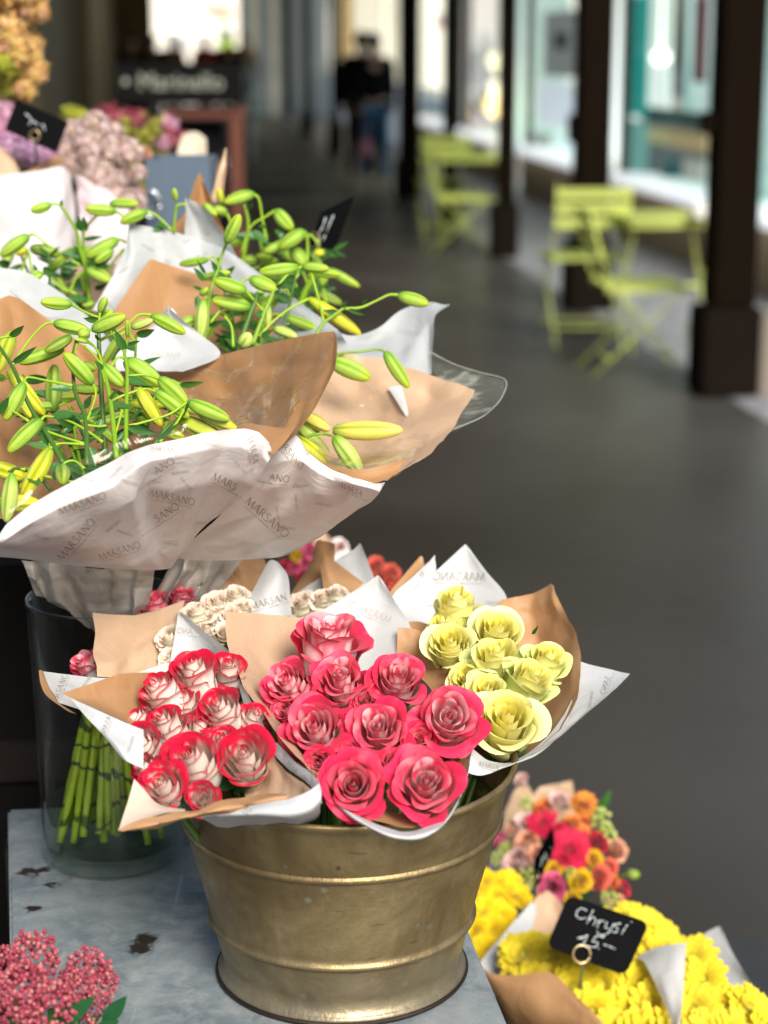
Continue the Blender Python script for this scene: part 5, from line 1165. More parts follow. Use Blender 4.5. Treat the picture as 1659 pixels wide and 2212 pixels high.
# --- lily bouquet at the far end of the group, with the price card
BD = bouquet('lily_bouquet', 'slightly blurred lily bouquet around the tall price card stick', 'bouquet', 620, 1000, 2.2, GRP)
YD = lambda v: 2.22
patch('white_paper', [[(400, 427, 2.16), (404, 428, 2.16), (430, 442, 2.16), (455, 462, 2.15)], [(402, 460, 2.16), (420, 468, 2.17), (455, 490, 2.16), (488, 515, 2.15)], [(398, 510, 2.16), (440, 530, 2.17), (490, 560, 2.16), (528, 575, 2.14)], [(400, 560, 2.15), (450, 570, 2.16), (500, 580, 2.15), (550, 600, 2.13)]], M_WHITEB, BD, text=[(456, 520, 14, 60, True, 5, 7)], ts=.68, seed=13)
patch('kraft_paper', [[(429, 374, 2.24), (432, 373, 2.24), (436, 385, 2.24)], [(415, 415, 2.22), (440, 430, 2.24), (460, 445, 2.22)], [(400, 460, 2.20), (450, 470, 2.23), (485, 500, 2.2)], [(365, 495, 2.18), (440, 520, 2.2), (500, 540, 2.17)]], M_KRAFT, BD, seed=14)
patch('cellophane', [[(484, 322, 2.30), (488, 318, 2.30), (492, 340, 2.30)], [(465, 380, 2.28), (480, 385, 2.30), (520, 410, 2.28)], [(452, 440, 2.26), (480, 440, 2.29), (535, 450, 2.26)]], M_FILM, BD, amp=.004, seed=15)
patch('kraft_paper', [[(486, 322, 2.31), (489, 320, 2.31), (490, 330, 2.31)], [(470, 375, 2.30), (478, 380, 2.30), (486, 385, 2.29)], [(456, 432, 2.28), (468, 438, 2.28), (478, 442, 2.27)]], M_KRAFTP, BD, seed=16)
lily_stem(BD, [(520, 590), (526, 555), (536, 497), (534, 465), (527, 440)], YD, 4.6, buds=[(549, 418, 484, 438, 30, 'g'), (595, 454, 632, 497, 33, 'g'), (490, 462, 462, 450, 26, 'g', .04), (478, 440, 472, 405, 18, 'y', .05), (440, 440, 468, 466, 20, 'g', -.03)],
          peds=[[(576, 520), (567, 475), (560, 432), (549, 420)], [(522, 547), (540, 492), (575, 467), (595, 455)], [(495, 510), (497, 480), (490, 462)]], leaves=[(533, 450, 546, 438, 14), (545, 498, 581, 532, 20), (575, 490, 558, 488, 8)])
lily_stem(BD, [(640, 700), (655, 640), (675, 602), (690, 580)], YD, 7.5, buds=[(658, 499, 603, 537, 34, 'g', -.02), (630, 535, 658, 574, 33, 'g'), (607, 530, 570, 545, 25, 'g'), (612, 543, 634, 567, 25, 'g', .03), (555, 562, 524, 562, 24, 'g', .03), (590, 560, 552, 552, 20, 'g', .03), (560, 575, 600, 562, 20, 'g', .05), (700, 545, 678, 548, 20, 'y', .05), (600, 600, 570, 590, 22, 'g', .05)],
          peds=[[(664, 568), (664, 520), (658, 499)], [(690, 660), (680, 620), (668, 590)], [(705, 662), (695, 607), (686, 590)], [(700, 612), (710, 595), (716, 585)], [(640, 620), (632, 600), (625, 585)]],
          leaves=[(720, 540, 753, 522, 10), (722, 540, 751, 556, 9), (695, 562, 722, 538, 9), (690, 618, 728, 620, 8), (600, 495, 608, 512, 20)])
# --- the back bouquet beside the white wrapped bunch
BC = bouquet('lily_bouquet', 'lily bouquet of nodding buds in front of the tall white wrapped bunch', 'bouquet', 190, 900, 2.1, GRP)
YC = lambda v: 2.13
lily_stem(BC, [(195, 680), (190, 615), (184, 575), (172, 535), (165, 500), (150, 472), (132, 445)], YC, 5.0, buds=[(110, 442, 66, 455, 26, 'g'), (62, 509, 1, 553, 31, 'g', -.02), (187, 582, 241, 608, 31, 'g', -.02), (92, 590, 66, 603, 25, 'g', -.02), (178, 585, 186, 634, 15, 'g', .02), (145, 642, 124, 600, 25, 'd', .03), (205, 655, 178, 660, 16, 'g', .0)],
          peds=[[(133, 446), (124, 441), (110, 441)], [(173, 573), (150, 560), (100, 527), (75, 507), (62, 509)], [(150, 632), (165, 600), (187, 583)], [(166, 636), (130, 620), (107, 597), (92, 590)]],
          leaves=[(172, 556, 127, 542, 12), (133, 445, 133, 432, 8), (172, 573, 128, 575, 10), (92, 580, 117, 593, 18), (150, 640, 193, 652, 18), (205, 625, 230, 612, 14), (166, 550, 162, 530, 10)])
lily_stem(BC, [(186, 590), (180, 520), (181, 478)], YC, 4.2, buds=[(250, 456, 184, 450, 28, 'g', -.02), (238, 440, 300, 440, 24, 'g', .02), (255, 517, 187, 556, 31, 'g', -.02), (244, 540, 206, 567, 23, 'g', -.03)],
          peds=[[(180, 500), (195, 480), (212, 462)], [(282, 484), (265, 466), (250, 456)], [(272, 524), (262, 518), (254, 518)], [(228, 590), (245, 565), (268, 538)]],
          leaves=[(180, 502, 181, 470, 19), (172, 498, 169, 468, 15), (180, 518, 223, 510, 10), (207, 575, 243, 553, 14), (200, 560, 198, 545, 9)])
lily_stem(BC, [(375, 505), (378, 470), (381, 444)], YC, 3.8, buds=[(380, 433, 376, 407, 15, 'g'), (317, 457, 260, 481, 28, 'g', -.02)], peds=[[(370, 498), (352, 478), (337, 465), (318, 456)], [(381, 445), (392, 441), (402, 443)]], leaves=[(355, 490, 330, 495, 12), (340, 482, 365, 495, 12)])
lily_stem(BC, [(107, 640), (107, 590), (106, 553)], YC, 3.8, m=M_STEMD, buds=[(66, 536, 131, 549, 31, 'd', .03), (60, 540, 34, 548, 20, 'y', .03)], peds=[[(45, 590), (55, 560), (60, 540)], [(70, 600), (66, 570), (62, 545)]],
          leaves=[(105, 555, 83, 531, 10), (107, 553, 129, 531, 9), (20, 575, -5, 565, 20), (110, 590, 130, 575, 9), (80, 590, 72, 570, 10), (105, 610, 112, 640, 20)])
patch('kraft_paper', [[(130, 590, 2.22), (180, 570, 2.24), (250, 570, 2.22)], [(120, 660, 2.2), (180, 650, 2.22), (245, 640, 2.2)], [(140, 720, 2.16), (190, 720, 2.18), (230, 700, 2.16)]], M_KRAFTP, BC, seed=17, amp=.003)
patch('cellophane', [[(190, 470, 2.19), (240, 440, 2.2), (285, 490, 2.18)], [(150, 560, 2.18), (220, 560, 2.2), (275, 540, 2.17)], [(150, 640, 2.15), (200, 650, 2.17), (240, 620, 2.14)]], M_FILM, BC, amp=.005, fr=30, seed=18)
# --- bouquet in pale kraft and cellophane on the open side
BE = bouquet('lily_bouquet', 'lily bouquet with yellowing buds lying open in kraft and cellophane', 'bouquet', 570, 1210, 1.85, GRP)
YE = Yl(750, 1.93, 1020, 1.70)
patch('white_paper', [[(690, 700, 2.02), (740, 722, 2.03), (778, 723, 2.04), (822, 706, 2.06), (860, 673, 2.08), (895, 657, 2.08), (925, 653, 2.07), (950, 657, 2.06), (972, 656, 2.05)],
                      [(690, 735, 2.0), (740, 745, 2.02), (785, 745, 2.04), (825, 735, 2.05), (862, 715, 2.06), (890, 700, 2.06), (915, 690, 2.05), (930, 682, 2.045), (940, 683, 2.04)],
                      [(690, 770, 1.98), (740, 775, 2.0), (785, 775, 2.01), (825, 775, 2.02), (860, 765, 2.03), (885, 752, 2.03), (905, 745, 2.03), (925, 738, 2.03), (934, 735, 2.02)],
                      [(700, 800, 1.97), (745, 805, 1.98), (790, 808, 1.99), (830, 808, 2.0), (865, 806, 2.0), (890, 805, 2.0), (910, 806, 2.0), (925, 808, 2.0), (932, 808, 2.0)]],
      M_WHITEB, BE, text=[(882, 716, 12, 8, True)], ink=M_INKP, ts=.68, seed=21)
patch('kraft_paper', [[(700, 735, 1.985), (735, 742, 1.99), (765, 765, 1.99), (815, 773, 1.985), (870, 790, 1.975), (930, 810, 1.955), (985, 829, 1.93), (1026, 843, 1.905)],
                      [(690, 790, 1.97), (730, 800, 1.98), (770, 815, 1.98), (820, 825, 1.97), (870, 840, 1.955), (925, 860, 1.93), (975, 872, 1.90), (1008, 878, 1.88)],
                      [(665, 850, 1.93), (710, 865, 1.95), (760, 880, 1.95), (815, 890, 1.935), (860, 900, 1.91), (905, 912, 1.88), (945, 925, 1.85), (975, 928, 1.83)],
                      [(640, 910, 1.87), (690, 930, 1.89), (740, 945, 1.89), (795, 955, 1.87), (835, 962, 1.845), (875, 970, 1.815), (905, 978, 1.79), (930, 978, 1.77)],
                      [(640, 960, 1.80), (685, 985, 1.82), (735, 1000, 1.81), (780, 1008, 1.79), (815, 1010, 1.76), (840, 1012, 1.74), (860, 1012, 1.72), (878, 1008, 1.71)],
                      [(650, 985, 1.73), (690, 1008, 1.73), (735, 1024, 1.72), (770, 1034, 1.71), (795, 1040, 1.70), (812, 1042, 1.69), (835, 1034, 1.685), (852, 1025, 1.68)]],
      M_KRAFTP, BE, amp=.0022, fr=15, seed=22, jit=.011)
patch('kraft_paper', [[(685, 994, 1.665), (710, 1004, 1.66), (740, 1012, 1.65), (788, 1013, 1.645), (835, 1003, 1.65), (876, 992, 1.66)], [(700, 1003, 1.66), (725, 1014, 1.65), (755, 1026, 1.64), (795, 1032, 1.64), (830, 1022, 1.645), (866, 1005, 1.655)], [(708, 1006, 1.655), (735, 1022, 1.645), (765, 1036, 1.635), (800, 1044, 1.63), (825, 1038, 1.635), (855, 1022, 1.645)]], M_KRAFT, BE, amp=.0008, seed=23)
patch('white_paper', [[(586, 982, 1.60), (605, 962, 1.62), (634, 936, 1.65), (650, 950, 1.66), (665, 975, 1.66), (690, 998, 1.655), (720, 1015, 1.645), (765, 1032, 1.635), (812, 1045, 1.63), (832, 1042, 1.63)],
                      [(568, 1010, 1.62), (600, 1000, 1.63), (635, 990, 1.645), (660, 1000, 1.65), (690, 1020, 1.645), (720, 1035, 1.64), (755, 1047, 1.635), (790, 1056, 1.635), (815, 1060, 1.64), (825, 1056, 1.64)],
                      [(520, 1070, 1.65), (560, 1065, 1.655), (600, 1055, 1.66), (640, 1055, 1.665), (680, 1065, 1.665), (720, 1078, 1.665), (755, 1085, 1.67), (780, 1088, 1.675), (800, 1088, 1.68), (808, 1078, 1.68)],
                      [(460, 1130, 1.68), (510, 1125, 1.69), (560, 1115, 1.695), (605, 1112, 1.70), (650, 1115, 1.705), (690, 1122, 1.71), (720, 1124, 1.715), (738, 1124, 1.72), (750, 1118, 1.725), (760, 1110, 1.73)],
                      [(405, 1175, 1.72), (450, 1172, 1.73), (500, 1168, 1.735), (550, 1165, 1.74), (595, 1165, 1.745), (635, 1165, 1.75), (665, 1163, 1.755), (685, 1160, 1.76), (695, 1156, 1.765), (705, 1148, 1.77)],
                      [(370, 1205, 1.76), (410, 1210, 1.765), (460, 1212, 1.77), (510, 1210, 1.775), (550, 1208, 1.78), (580, 1206, 1.785), (605, 1203, 1.79), (620, 1198, 1.795), (632, 1193, 1.80), (640, 1187, 1.80)]],
      M_WHITEPINK, BE, amp=.0007, fr=15, seed=24, step=5, jit=.010, ts=.68,
      text=[(625, 975, 20, 50, False, 2, 7), (577, 1030, 22, 6, False, 4, 7), (668, 965, 8, 100, False), (578, 1118, 26, 42, False, 0, 7), (650, 1050, 8, -5, False), (640, 1085, 8, 85, False), (770, 1062, 17, 25, False, 0, 5), (620, 1140, 8, 10, False), (600, 1110, 7, 80, False), (700, 1090, 8, 10, False)])
patch('cellophane', [[(925, 755, 1.99), (985, 788, 1.97), (1040, 805, 1.955), (1092, 821, 1.94)], [(935, 800, 1.98), (990, 825, 1.96), (1040, 845, 1.94), (1084, 855, 1.92)], [(960, 860, 1.93), (1000, 875, 1.92), (1035, 885, 1.91), (1060, 882, 1.90)], [(950, 930, 1.84), (980, 926, 1.85), (1010, 915, 1.86), (1042, 900, 1.87)]], M_GLINTFILM, BE, amp=.002, fr=20, seed=25)
b = MB(); b.tube(pix_path([(932, 763, 1.985), (985, 788, 1.968), (1040, 805, 1.953), (1092, 821, 1.938), (1084, 858, 1.918), (1062, 884, 1.898), (1042, 900, 1.868), (1010, 915, 1.858), (980, 926, 1.848)]), .0005, 5); b.build('film_edge_glint', simple('film_edge_shine', (.38, .40, .36), .2), BE)  # thin tube paints the bright glint along the film's edge
patch('cellophane', [[(680, 940, 1.80), (740, 965, 1.79), (800, 960, 1.78), (860, 950, 1.80), (930, 935, 1.82)], [(670, 970, 1.72), (730, 990, 1.70), (790, 995, 1.69), (850, 985, 1.70), (900, 970, 1.73)], [(690, 1000, 1.66), (740, 1018, 1.65), (790, 1022, 1.645), (840, 1012, 1.655), (880, 995, 1.67)]], M_FILM, BE, amp=.003, fr=26, seed=26)
patch('white_paper', [[(838, 838, 1.945), (852, 834, 1.945), (868, 833, 1.945)], [(858, 868, 1.925), (867, 868, 1.925), (877, 868, 1.925)], [(881, 905, 1.90), (883, 907, 1.90), (885, 906, 1.90)]], M_WHITE, BE, amp=.0003, seed=27)
patch('cellophane', [[(700, 790, 1.90), (770, 815, 1.90), (850, 840, 1.89)], [(700, 850, 1.87), (770, 870, 1.87), (840, 885, 1.86)], [(690, 900, 1.83), (760, 920, 1.83), (830, 930, 1.82)]], M_FILM, BE, amp=.006, fr=26, seed=28)
lily_stem(BE, [(690, 800, 1.86), (729, 766), (775, 760), (815, 755), (832, 760)], YE, 3.6, buds=[(832, 760, 883, 838, 32, 'g', -.03), (712, 780, 800, 818, 44, 'g', -.01)])
lily_stem(BE, [(630, 975, 1.75), (660, 946), (695, 937), (722, 943)], YE, 4.0, m=M_STEM, buds=[(719, 930, 870, 929, 46, 'b', -.01), (646, 892, 713, 929, 34, 'b', .0), (642, 918, 711, 983, 32, 'w', .01), (636, 945, 708, 1003, 36, 'y', -.02), (722, 943, 780, 1024, 41, 'w', -.05), (650, 905, 690, 940, 26, 'd', .03)])
# gathered lower ends of the wraps, over the vase
def pleats(cols, n, depth, seed):
    """turns a coarse net into one with n sharp gathers across it"""
    rn = random.Random(seed); rows = []
    offs = [(rn.uniform(-1, 1) * depth, rn.uniform(-.4, .4)) for k in range(n + 1)]
    for r_, row in enumerate(cols):
        arr = np.array(row, float); out = []
        for k in range(n + 1):
            x = min(1, max(0, (k + offs[k][1]) / n)) * (len(arr) - 1); i = min(int(x), len(arr) - 2); q = arr[i] * (1 - x + i) + arr[i + 1] * (x - i)
            out.append((q[0], q[1] + rn.uniform(-3, 3), q[2] + offs[k][0] * (.25 + .75 * min(1, r_ / 1.5))))
        rows.append(out)
    return rows
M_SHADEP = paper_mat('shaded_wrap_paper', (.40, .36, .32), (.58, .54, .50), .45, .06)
b0 = [[(45, 1210, 1.76), (90, 1213, 1.75), (150, 1218, 1.745), (210, 1226, 1.745), (270, 1230, 1.75), (335, 1230, 1.755)], [(60, 1245, 1.765), (100, 1255, 1.76), (150, 1262, 1.76), (205, 1270, 1.76), (260, 1278, 1.765), (330, 1270, 1.765)], [(78, 1285, 1.78), (115, 1300, 1.775), (165, 1312, 1.775), (210, 1320, 1.775), (265, 1322, 1.775), (322, 1305, 1.78)], [(150, 1312, 1.80), (175, 1340, 1.80), (198, 1362, 1.80), (222, 1372, 1.80), (262, 1360, 1.80), (300, 1345, 1.80)]]
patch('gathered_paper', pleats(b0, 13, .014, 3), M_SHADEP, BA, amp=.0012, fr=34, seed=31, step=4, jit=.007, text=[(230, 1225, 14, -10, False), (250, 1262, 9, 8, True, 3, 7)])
b1 = [[(372, 1186, 1.78), (420, 1184, 1.785), (470, 1190, 1.80), (535, 1200, 1.82)], [(365, 1225, 1.79), (410, 1230, 1.79), (450, 1240, 1.81), (505, 1240, 1.82)], [(330, 1285, 1.80), (370, 1290, 1.80), (410, 1300, 1.82), (470, 1290, 1.84)], [(300, 1350, 1.83), (350, 1345, 1.83), (400, 1345, 1.84), (450, 1340, 1.85)]]
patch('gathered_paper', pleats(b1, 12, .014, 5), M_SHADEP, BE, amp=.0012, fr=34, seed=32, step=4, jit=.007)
wild_stems(BA, 7, 30, 420, 700, 900, (235, 1130), YA, .09, 61)
wild_stems(BB, 4, 430, 640, 530, 690, (560, 930), YB, .05, 62)
wild_stems(BD, 3, 540, 710, 480, 560, (640, 800), YD, .05, 63)
wild_stems(BC, 3, 20, 260, 500, 600, (190, 850), YC, .04, 64, (1, 2))
# ------------------------------------------------------------------ rose bouquets in the bucket
GR = 'paper wrapped rose bouquets in the brass bucket'
PINK = [rose_mesh('rose_pink_a', 'pink', 1, .45, 19, .8, 1.0), rose_mesh('rose_pink_b', 'pink', 2, .35, 20, .5, .8), rose_mesh('rose_pink_c', 'pink', 9, .5, 20, 1.0, 1.1), rose_mesh('rose_pink_d', 'pink', 14, .35, 23, .3, .35)]
BIC = [rose_mesh('rose_red_a', 'bicolor', 3, .12, 17, .2, redside=.15), rose_mesh('rose_red_b', 'bicolor', 4, .0, 16, .25, redside=.4), rose_mesh('rose_red_c', 'bicolor', 21, .3, 18, .3, redside=.85)]
YEL = [rose_mesh('rose_yellow_a', 'yellow', 5, .1, 17, .3, green=.5), rose_mesh('rose_yellow_b', 'yellow', 6, .25, 17, .6, green=.82), rose_mesh('rose_yellow_c', 'yellow', 7, .2, 18, .35, green=.2)]
PEA = [rose_mesh('rose_peach_a', 'peach', 8, .6, 20, .6, na=9, nh=7), rose_mesh('rose_peach_b', 'peach', 18, .5, 20, .5, na=9, nh=7)]
def into(u): return FOOT + Vector(((u - 737) * .00018, 0, 0))
# bicolour
B1 = bouquet('rose_bouquet', 'bouquet of cream roses with crimson edges hanging over the bucket rim', 'bouquet', 440, 1745, 1.46, GR)
Yr = Yl(1440, 1.60, 1740, 1.415)
for u, v, d, ax, k, sq in ((424, 1466, 112, (-.30, .75, .65), 1, 1.15), (352, 1502, 100, (-.55, .70, .55), 0, 1.15), (480, 1540, 112, (-.30, .55, .85), 0, 1.1), (360, 1574, 96, (-.35, .65, .8), 1, 1.2), (432, 1580, 88, (.15, .75, .55), 0, 1.1),
                           (310, 1612, 98, (-.40, .45, .85), 1, 1.0), (300, 1560, 70, (-.7, .6, .4), 0, 1.1), (420, 1652, 138, (-.28, .50, .90), 0, 1.05), (530, 1640, 128, (-.10, .38, 1.0), 0, 1.0), (352, 1702, 104, (-.20, .38, 1.0), 2, 1.0),
                           (492, 1452, 92, (.1, .6, .7), 2, 1.1), (545, 1560, 92, (.45, .55, .6), 0, 1.1), (318, 1664, 74, (-.6, .3, .7), 2, 1.0), (440, 1726, 88, (.10, .1, 1.0), 0, 1.0), (398, 1520, 80, (-.2, .6, .7), 2, 1.1), (480, 1605, 80, (0, .5, .8), 2, 1)):
    rose(B1, BIC[k], u, v, Yr(v) + (0 if d > 95 else .015), d * (1.28 if d > 95 else 1.15), ax, foot=into(u), squash=sq * 1.08)
patch('kraft_paper', [[(137, 1495, 1.50), (190, 1479, 1.53), (262, 1455, 1.57), (330, 1452, 1.61), (395, 1458, 1.65)], [(163, 1510, 1.50), (215, 1508, 1.53), (280, 1498, 1.57), (340, 1492, 1.61), (400, 1500, 1.64)], [(205, 1528, 1.495), (250, 1540, 1.52), (295, 1545, 1.55), (345, 1545, 1.585), (400, 1550, 1.61)], [(275, 1560, 1.48), (295, 1580, 1.50), (330, 1600, 1.53), (370, 1610, 1.56), (410, 1610, 1.58)]],
      M_KRAFTS, B1, amp=.0012, fr=13, seed=41, jit=.004)
patch('white_paper', [[(92, 1449, 1.62), (150, 1456, 1.64), (222, 1464, 1.66), (280, 1462, 1.67)], [(104, 1480, 1.60), (160, 1490, 1.62), (220, 1500, 1.64), (280, 1500, 1.65)], [(128, 1518, 1.58), (180, 1535, 1.59), (230, 1545, 1.60), (280, 1550, 1.61)]], M_WHITE, B1, text=[(127, 1492, 15, -68, False, 1, 7), (185, 1476, 8, -55, False)], ts=.82, seed=42, amp=.0006)
patch('kraft_paper', [[(84, 1449, 1.60), (88, 1447, 1.605), (93, 1449, 1.615)], [(88, 1478, 1.585), (96, 1478, 1.59), (106, 1482, 1.598)], [(104, 1506, 1.57), (115, 1510, 1.575), (129, 1519, 1.578)], [(140, 1532, 1.56), (150, 1538, 1.56), (165, 1542, 1.56)]], M_KRAFTS, B1, amp=.0002, seed=43)
patch('white_paper', [[(153, 1508, 1.495), (205, 1532, 1.485), (275, 1562, 1.475), (310, 1575, 1.47)], [(183, 1545, 1.485), (222, 1565, 1.475), (272, 1590, 1.465), (310, 1600, 1.46)], [(226, 1592, 1.465), (250, 1605, 1.455), (280, 1622, 1.45), (310, 1630, 1.45)], [(265, 1640, 1.445), (275, 1645, 1.44), (290, 1652, 1.44), (310, 1660, 1.44)]], M_WHITE, B1, text=[(231, 1560, 13, -70, True, 2, 7), (282, 1608, 7, -72, True)], ts=.82, seed=44, amp=.0006)
patch('white_paper', [[(385, 1321, 1.74), (387, 1319, 1.74), (391, 1325, 1.74)], [(377, 1375, 1.72), (405, 1365, 1.725), (437, 1362, 1.72)], [(368, 1425, 1.70), (420, 1410, 1.71), (470, 1400, 1.70)], [(362, 1465, 1.68), (440, 1450, 1.69), (512, 1440, 1.67)]], M_WHITE, B1, text=[(420, 1365, 14, 5, True, 4, 7), (450, 1415, 7, -5, True)], ts=.82, seed=45, amp=.0006)
patch('white_paper', [[(387, 1320, 1.735), (440, 1366, 1.70), (492, 1404, 1.655), (516, 1440, 1.62), (540, 1510, 1.565), (578, 1582, 1.51), (630, 1640, 1.46), (686, 1684, 1.42), (694, 1735, 1.40)],
                      [(392, 1334, 1.742), (440, 1381, 1.705), (484, 1419, 1.66), (504, 1454, 1.625), (529, 1523, 1.572), (566, 1596, 1.517), (618, 1656, 1.467), (671, 1700, 1.427), (675, 1740, 1.41)]], M_WHITE, B1, amp=.0008, seed=46, text=[(645, 1672, 13, 48, False, 0, 3)], ts=.82)
patch('kraft_paper', [[(520, 1520, 1.565), (560, 1598, 1.505), (612, 1660, 1.455), (664, 1704, 1.415), (666, 1725, 1.41)], [(545, 1590, 1.53), (570, 1640, 1.49), (605, 1680, 1.455), (640, 1715, 1.43), (655, 1730, 1.42)], [(540, 1650, 1.52), (560, 1690, 1.48), (585, 1712, 1.455), (615, 1728, 1.435), (640, 1735, 1.425)], [(520, 1700, 1.50), (530, 1720, 1.47), (550, 1735, 1.45), (580, 1742, 1.44), (610, 1742, 1.43)]], M_KRAFTP, B1, amp=.0030, fr=22, seed=47)
patch('white_paper', [[(440, 1752, 1.415), (500, 1742, 1.40), (560, 1734, 1.39), (620, 1726, 1.385), (660, 1712, 1.385), (690, 1690, 1.395)], [(440, 1762, 1.405), (500, 1755, 1.39), (560, 1752, 1.38), (620, 1750, 1.375), (662, 1738, 1.377), (694, 1712, 1.385)], [(430, 1768, 1.41), (500, 1766, 1.395), (560, 1767, 1.385), (628, 1770, 1.38), (668, 1756, 1.38), (693, 1734, 1.385)], [(470, 1790, 1.45), (520, 1785, 1.44), (580, 1785, 1.44), (630, 1785, 1.44), (660, 1780, 1.44), (690, 1765, 1.44)]], M_WHITE, B1, amp=.0010, seed=48, text=[(538, 1752, 14, 48, True, 3, 7)], ts=.82)
patch('pale_kraft_paper', [[(290, 1682, 1.43), (312, 1705, 1.425), (345, 1738, 1.415), (400, 1748, 1.41)], [(275, 1735, 1.41), (310, 1745, 1.405), (350, 1752, 1.40), (400, 1753, 1.40)], [(255, 1792, 1.385), (310, 1770, 1.388), (360, 1757, 1.39), (410, 1752, 1.395)]], paper_mat('inner_pale_kraft', (.74, .58, .44), (.82, .68, .55), .5, .15), B1, amp=.0005, seed=49)  # pale inner face of the kraft sheet
patch('kraft_paper', [[(254, 1794, 1.38), (310, 1769, 1.383), (365, 1756, 1.385), (410, 1752, 1.386), (450, 1740, 1.39), (500, 1722, 1.40), (560, 1718, 1.41), (620, 1712, 1.415)], [(268, 1797, 1.378), (320, 1786, 1.375), (370, 1775, 1.375), (415, 1762, 1.377), (455, 1756, 1.38), (505, 1745, 1.385), (560, 1734, 1.39), (620, 1722, 1.395)], [(256, 1798, 1.382), (320, 1792, 1.385), (375, 1780, 1.388), (420, 1766, 1.39), (455, 1762, 1.395), (505, 1758, 1.40), (560, 1750, 1.405), (620, 1740, 1.41)]], M_KRAFTS, B1, amp=.0014, fr=18, seed=50)
# hot pink
B2 = bouquet('rose_bouquet', 'bouquet of hot pink roses with pale petals at the front of the bucket', 'bouquet', 800, 1770, 1.46, GR)
Yr = Yl(1380, 1.66, 1700, 1.425)
for u, v, d, ax, k, sq in ((708, 1392, 176, (.05, .95, .55), 0, .92), (627, 1484, 128, (-.35, .40, .85), 1, 1), (738, 1478, 140, (-.05, .45, .9), 2, 1), (858, 1476, 136, (.15, .50, .9), 1, 1), (965, 1556, 158, (.12, .22, 1), 0, 1), (682, 1582, 162, (-.12, .30, .95), 1, 1.05), (818, 1580, 150, (0, .30, 1), 2, 1.0), (762, 1700, 160, (.0, .12, 1), 3, 1.0), (918, 1698, 172, (.05, .22, 1), 2, 1.0),
                           (672, 1500, 78, (-.1, .2, .8), 3, 1), (790, 1520, 84, (0, .2, .8), 3, 1), (905, 1600, 90, (.1, .1, .8), 3, 1), (750, 1630, 84, (0, 0, .8), 3, 1), (850, 1650, 80, (.1, 0, .8), 3, 1), (620, 1540, 76, (-.4, .1, .8), 3, 1), (690, 1650, 84, (-.2, -.1, .8), 3, 1)):
    rose(B2, PINK[k], u, v, Yr(v) + (0 if d > 120 else .022), d * 1.13, ax, foot=into(u), squash=sq * 1.05)
patch('kraft_paper', [[(486, 1322, 1.66), (560, 1325, 1.70), (625, 1331, 1.73), (692, 1338, 1.76)], [(491, 1390, 1.635), (560, 1395, 1.675), (625, 1405, 1.71), (690, 1415, 1.735)], [(530, 1485, 1.585), (575, 1490, 1.63), (630, 1495, 1.67), (690, 1500, 1.70)], [(600, 1585, 1.50), (630, 1590, 1.54), (670, 1595, 1.58), (710, 1600, 1.62)], [(664, 1665, 1.44), (690, 1680, 1.46), (715, 1690, 1.48), (740, 1700, 1.50)]], M_KRAFTP, B2, amp=.0012, fr=12, seed=51, jit=.004)
patch('white_paper', [[(808, 1248, 1.80), (815, 1243, 1.80), (822, 1247, 1.80)], [(745, 1290, 1.79), (812, 1285, 1.80), (856, 1303, 1.78)], [(683, 1334, 1.77), (785, 1335, 1.785), (886, 1355, 1.76)], [(700, 1400, 1.75), (785, 1395, 1.765), (868, 1400, 1.74)], [(710, 1460, 1.72), (790, 1450, 1.73), (856, 1430, 1.72)]], M_WHITE, B2, amp=.0005, text=[(800, 1322, 18, 21, True)], ts=.82, ink=M_INKP, seed=52)
patch('kraft_paper', [[(859, 1355, 1.75), (885, 1357, 1.75), (912, 1365, 1.745), (962, 1397, 1.72), (1001, 1437, 1.69), (1018, 1502, 1.64), (1022, 1570, 1.585), (1019, 1620, 1.545), (1005, 1680, 1.50)], [(858, 1390, 1.74), (880, 1395, 1.74), (905, 1408, 1.735), (945, 1435, 1.71), (975, 1470, 1.68), (993, 1520, 1.635), (1000, 1575, 1.59), (1000, 1620, 1.55), (990, 1675, 1.505)], [(856, 1440, 1.72), (875, 1445, 1.72), (895, 1455, 1.715), (920, 1475, 1.695), (940, 1505, 1.665), (955, 1545, 1.63), (965, 1590, 1.59), (970, 1630, 1.555), (970, 1675, 1.515)]], M_KRAFTS, B2, amp=.0014, fr=16, seed=53)
patch('white_paper', [[(1025, 1535, 1.60), (1024, 1580, 1.565), (1019, 1625, 1.53), (1008, 1680, 1.485), (985, 1735, 1.44), (950, 1775, 1.41), (895, 1795, 1.395), (840, 1790, 1.39), (780, 1765, 1.40), (720, 1720, 1.425), (660, 1668, 1.455), (600, 1603, 1.51)],
                      [(1027, 1545, 1.595), (1023, 1590, 1.555), (1016, 1640, 1.515), (1003, 1700, 1.465), (980, 1750, 1.425), (945, 1793, 1.392), (895, 1811, 1.378), (838, 1805, 1.375), (775, 1773, 1.388), (713, 1724, 1.415), (650, 1668, 1.45), (597, 1606, 1.505)],
                      [(1015, 1560, 1.60), (1010, 1600, 1.57), (1003, 1650, 1.53), (990, 1710, 1.48), (970, 1760, 1.44), (940, 1800, 1.41), (893, 1814, 1.40), (838, 1808, 1.395), (772, 1777, 1.405), (708, 1730, 1.43), (648, 1676, 1.46), (598, 1612, 1.515)]], M_WHITE, B2, amp=.0005, seed=54)
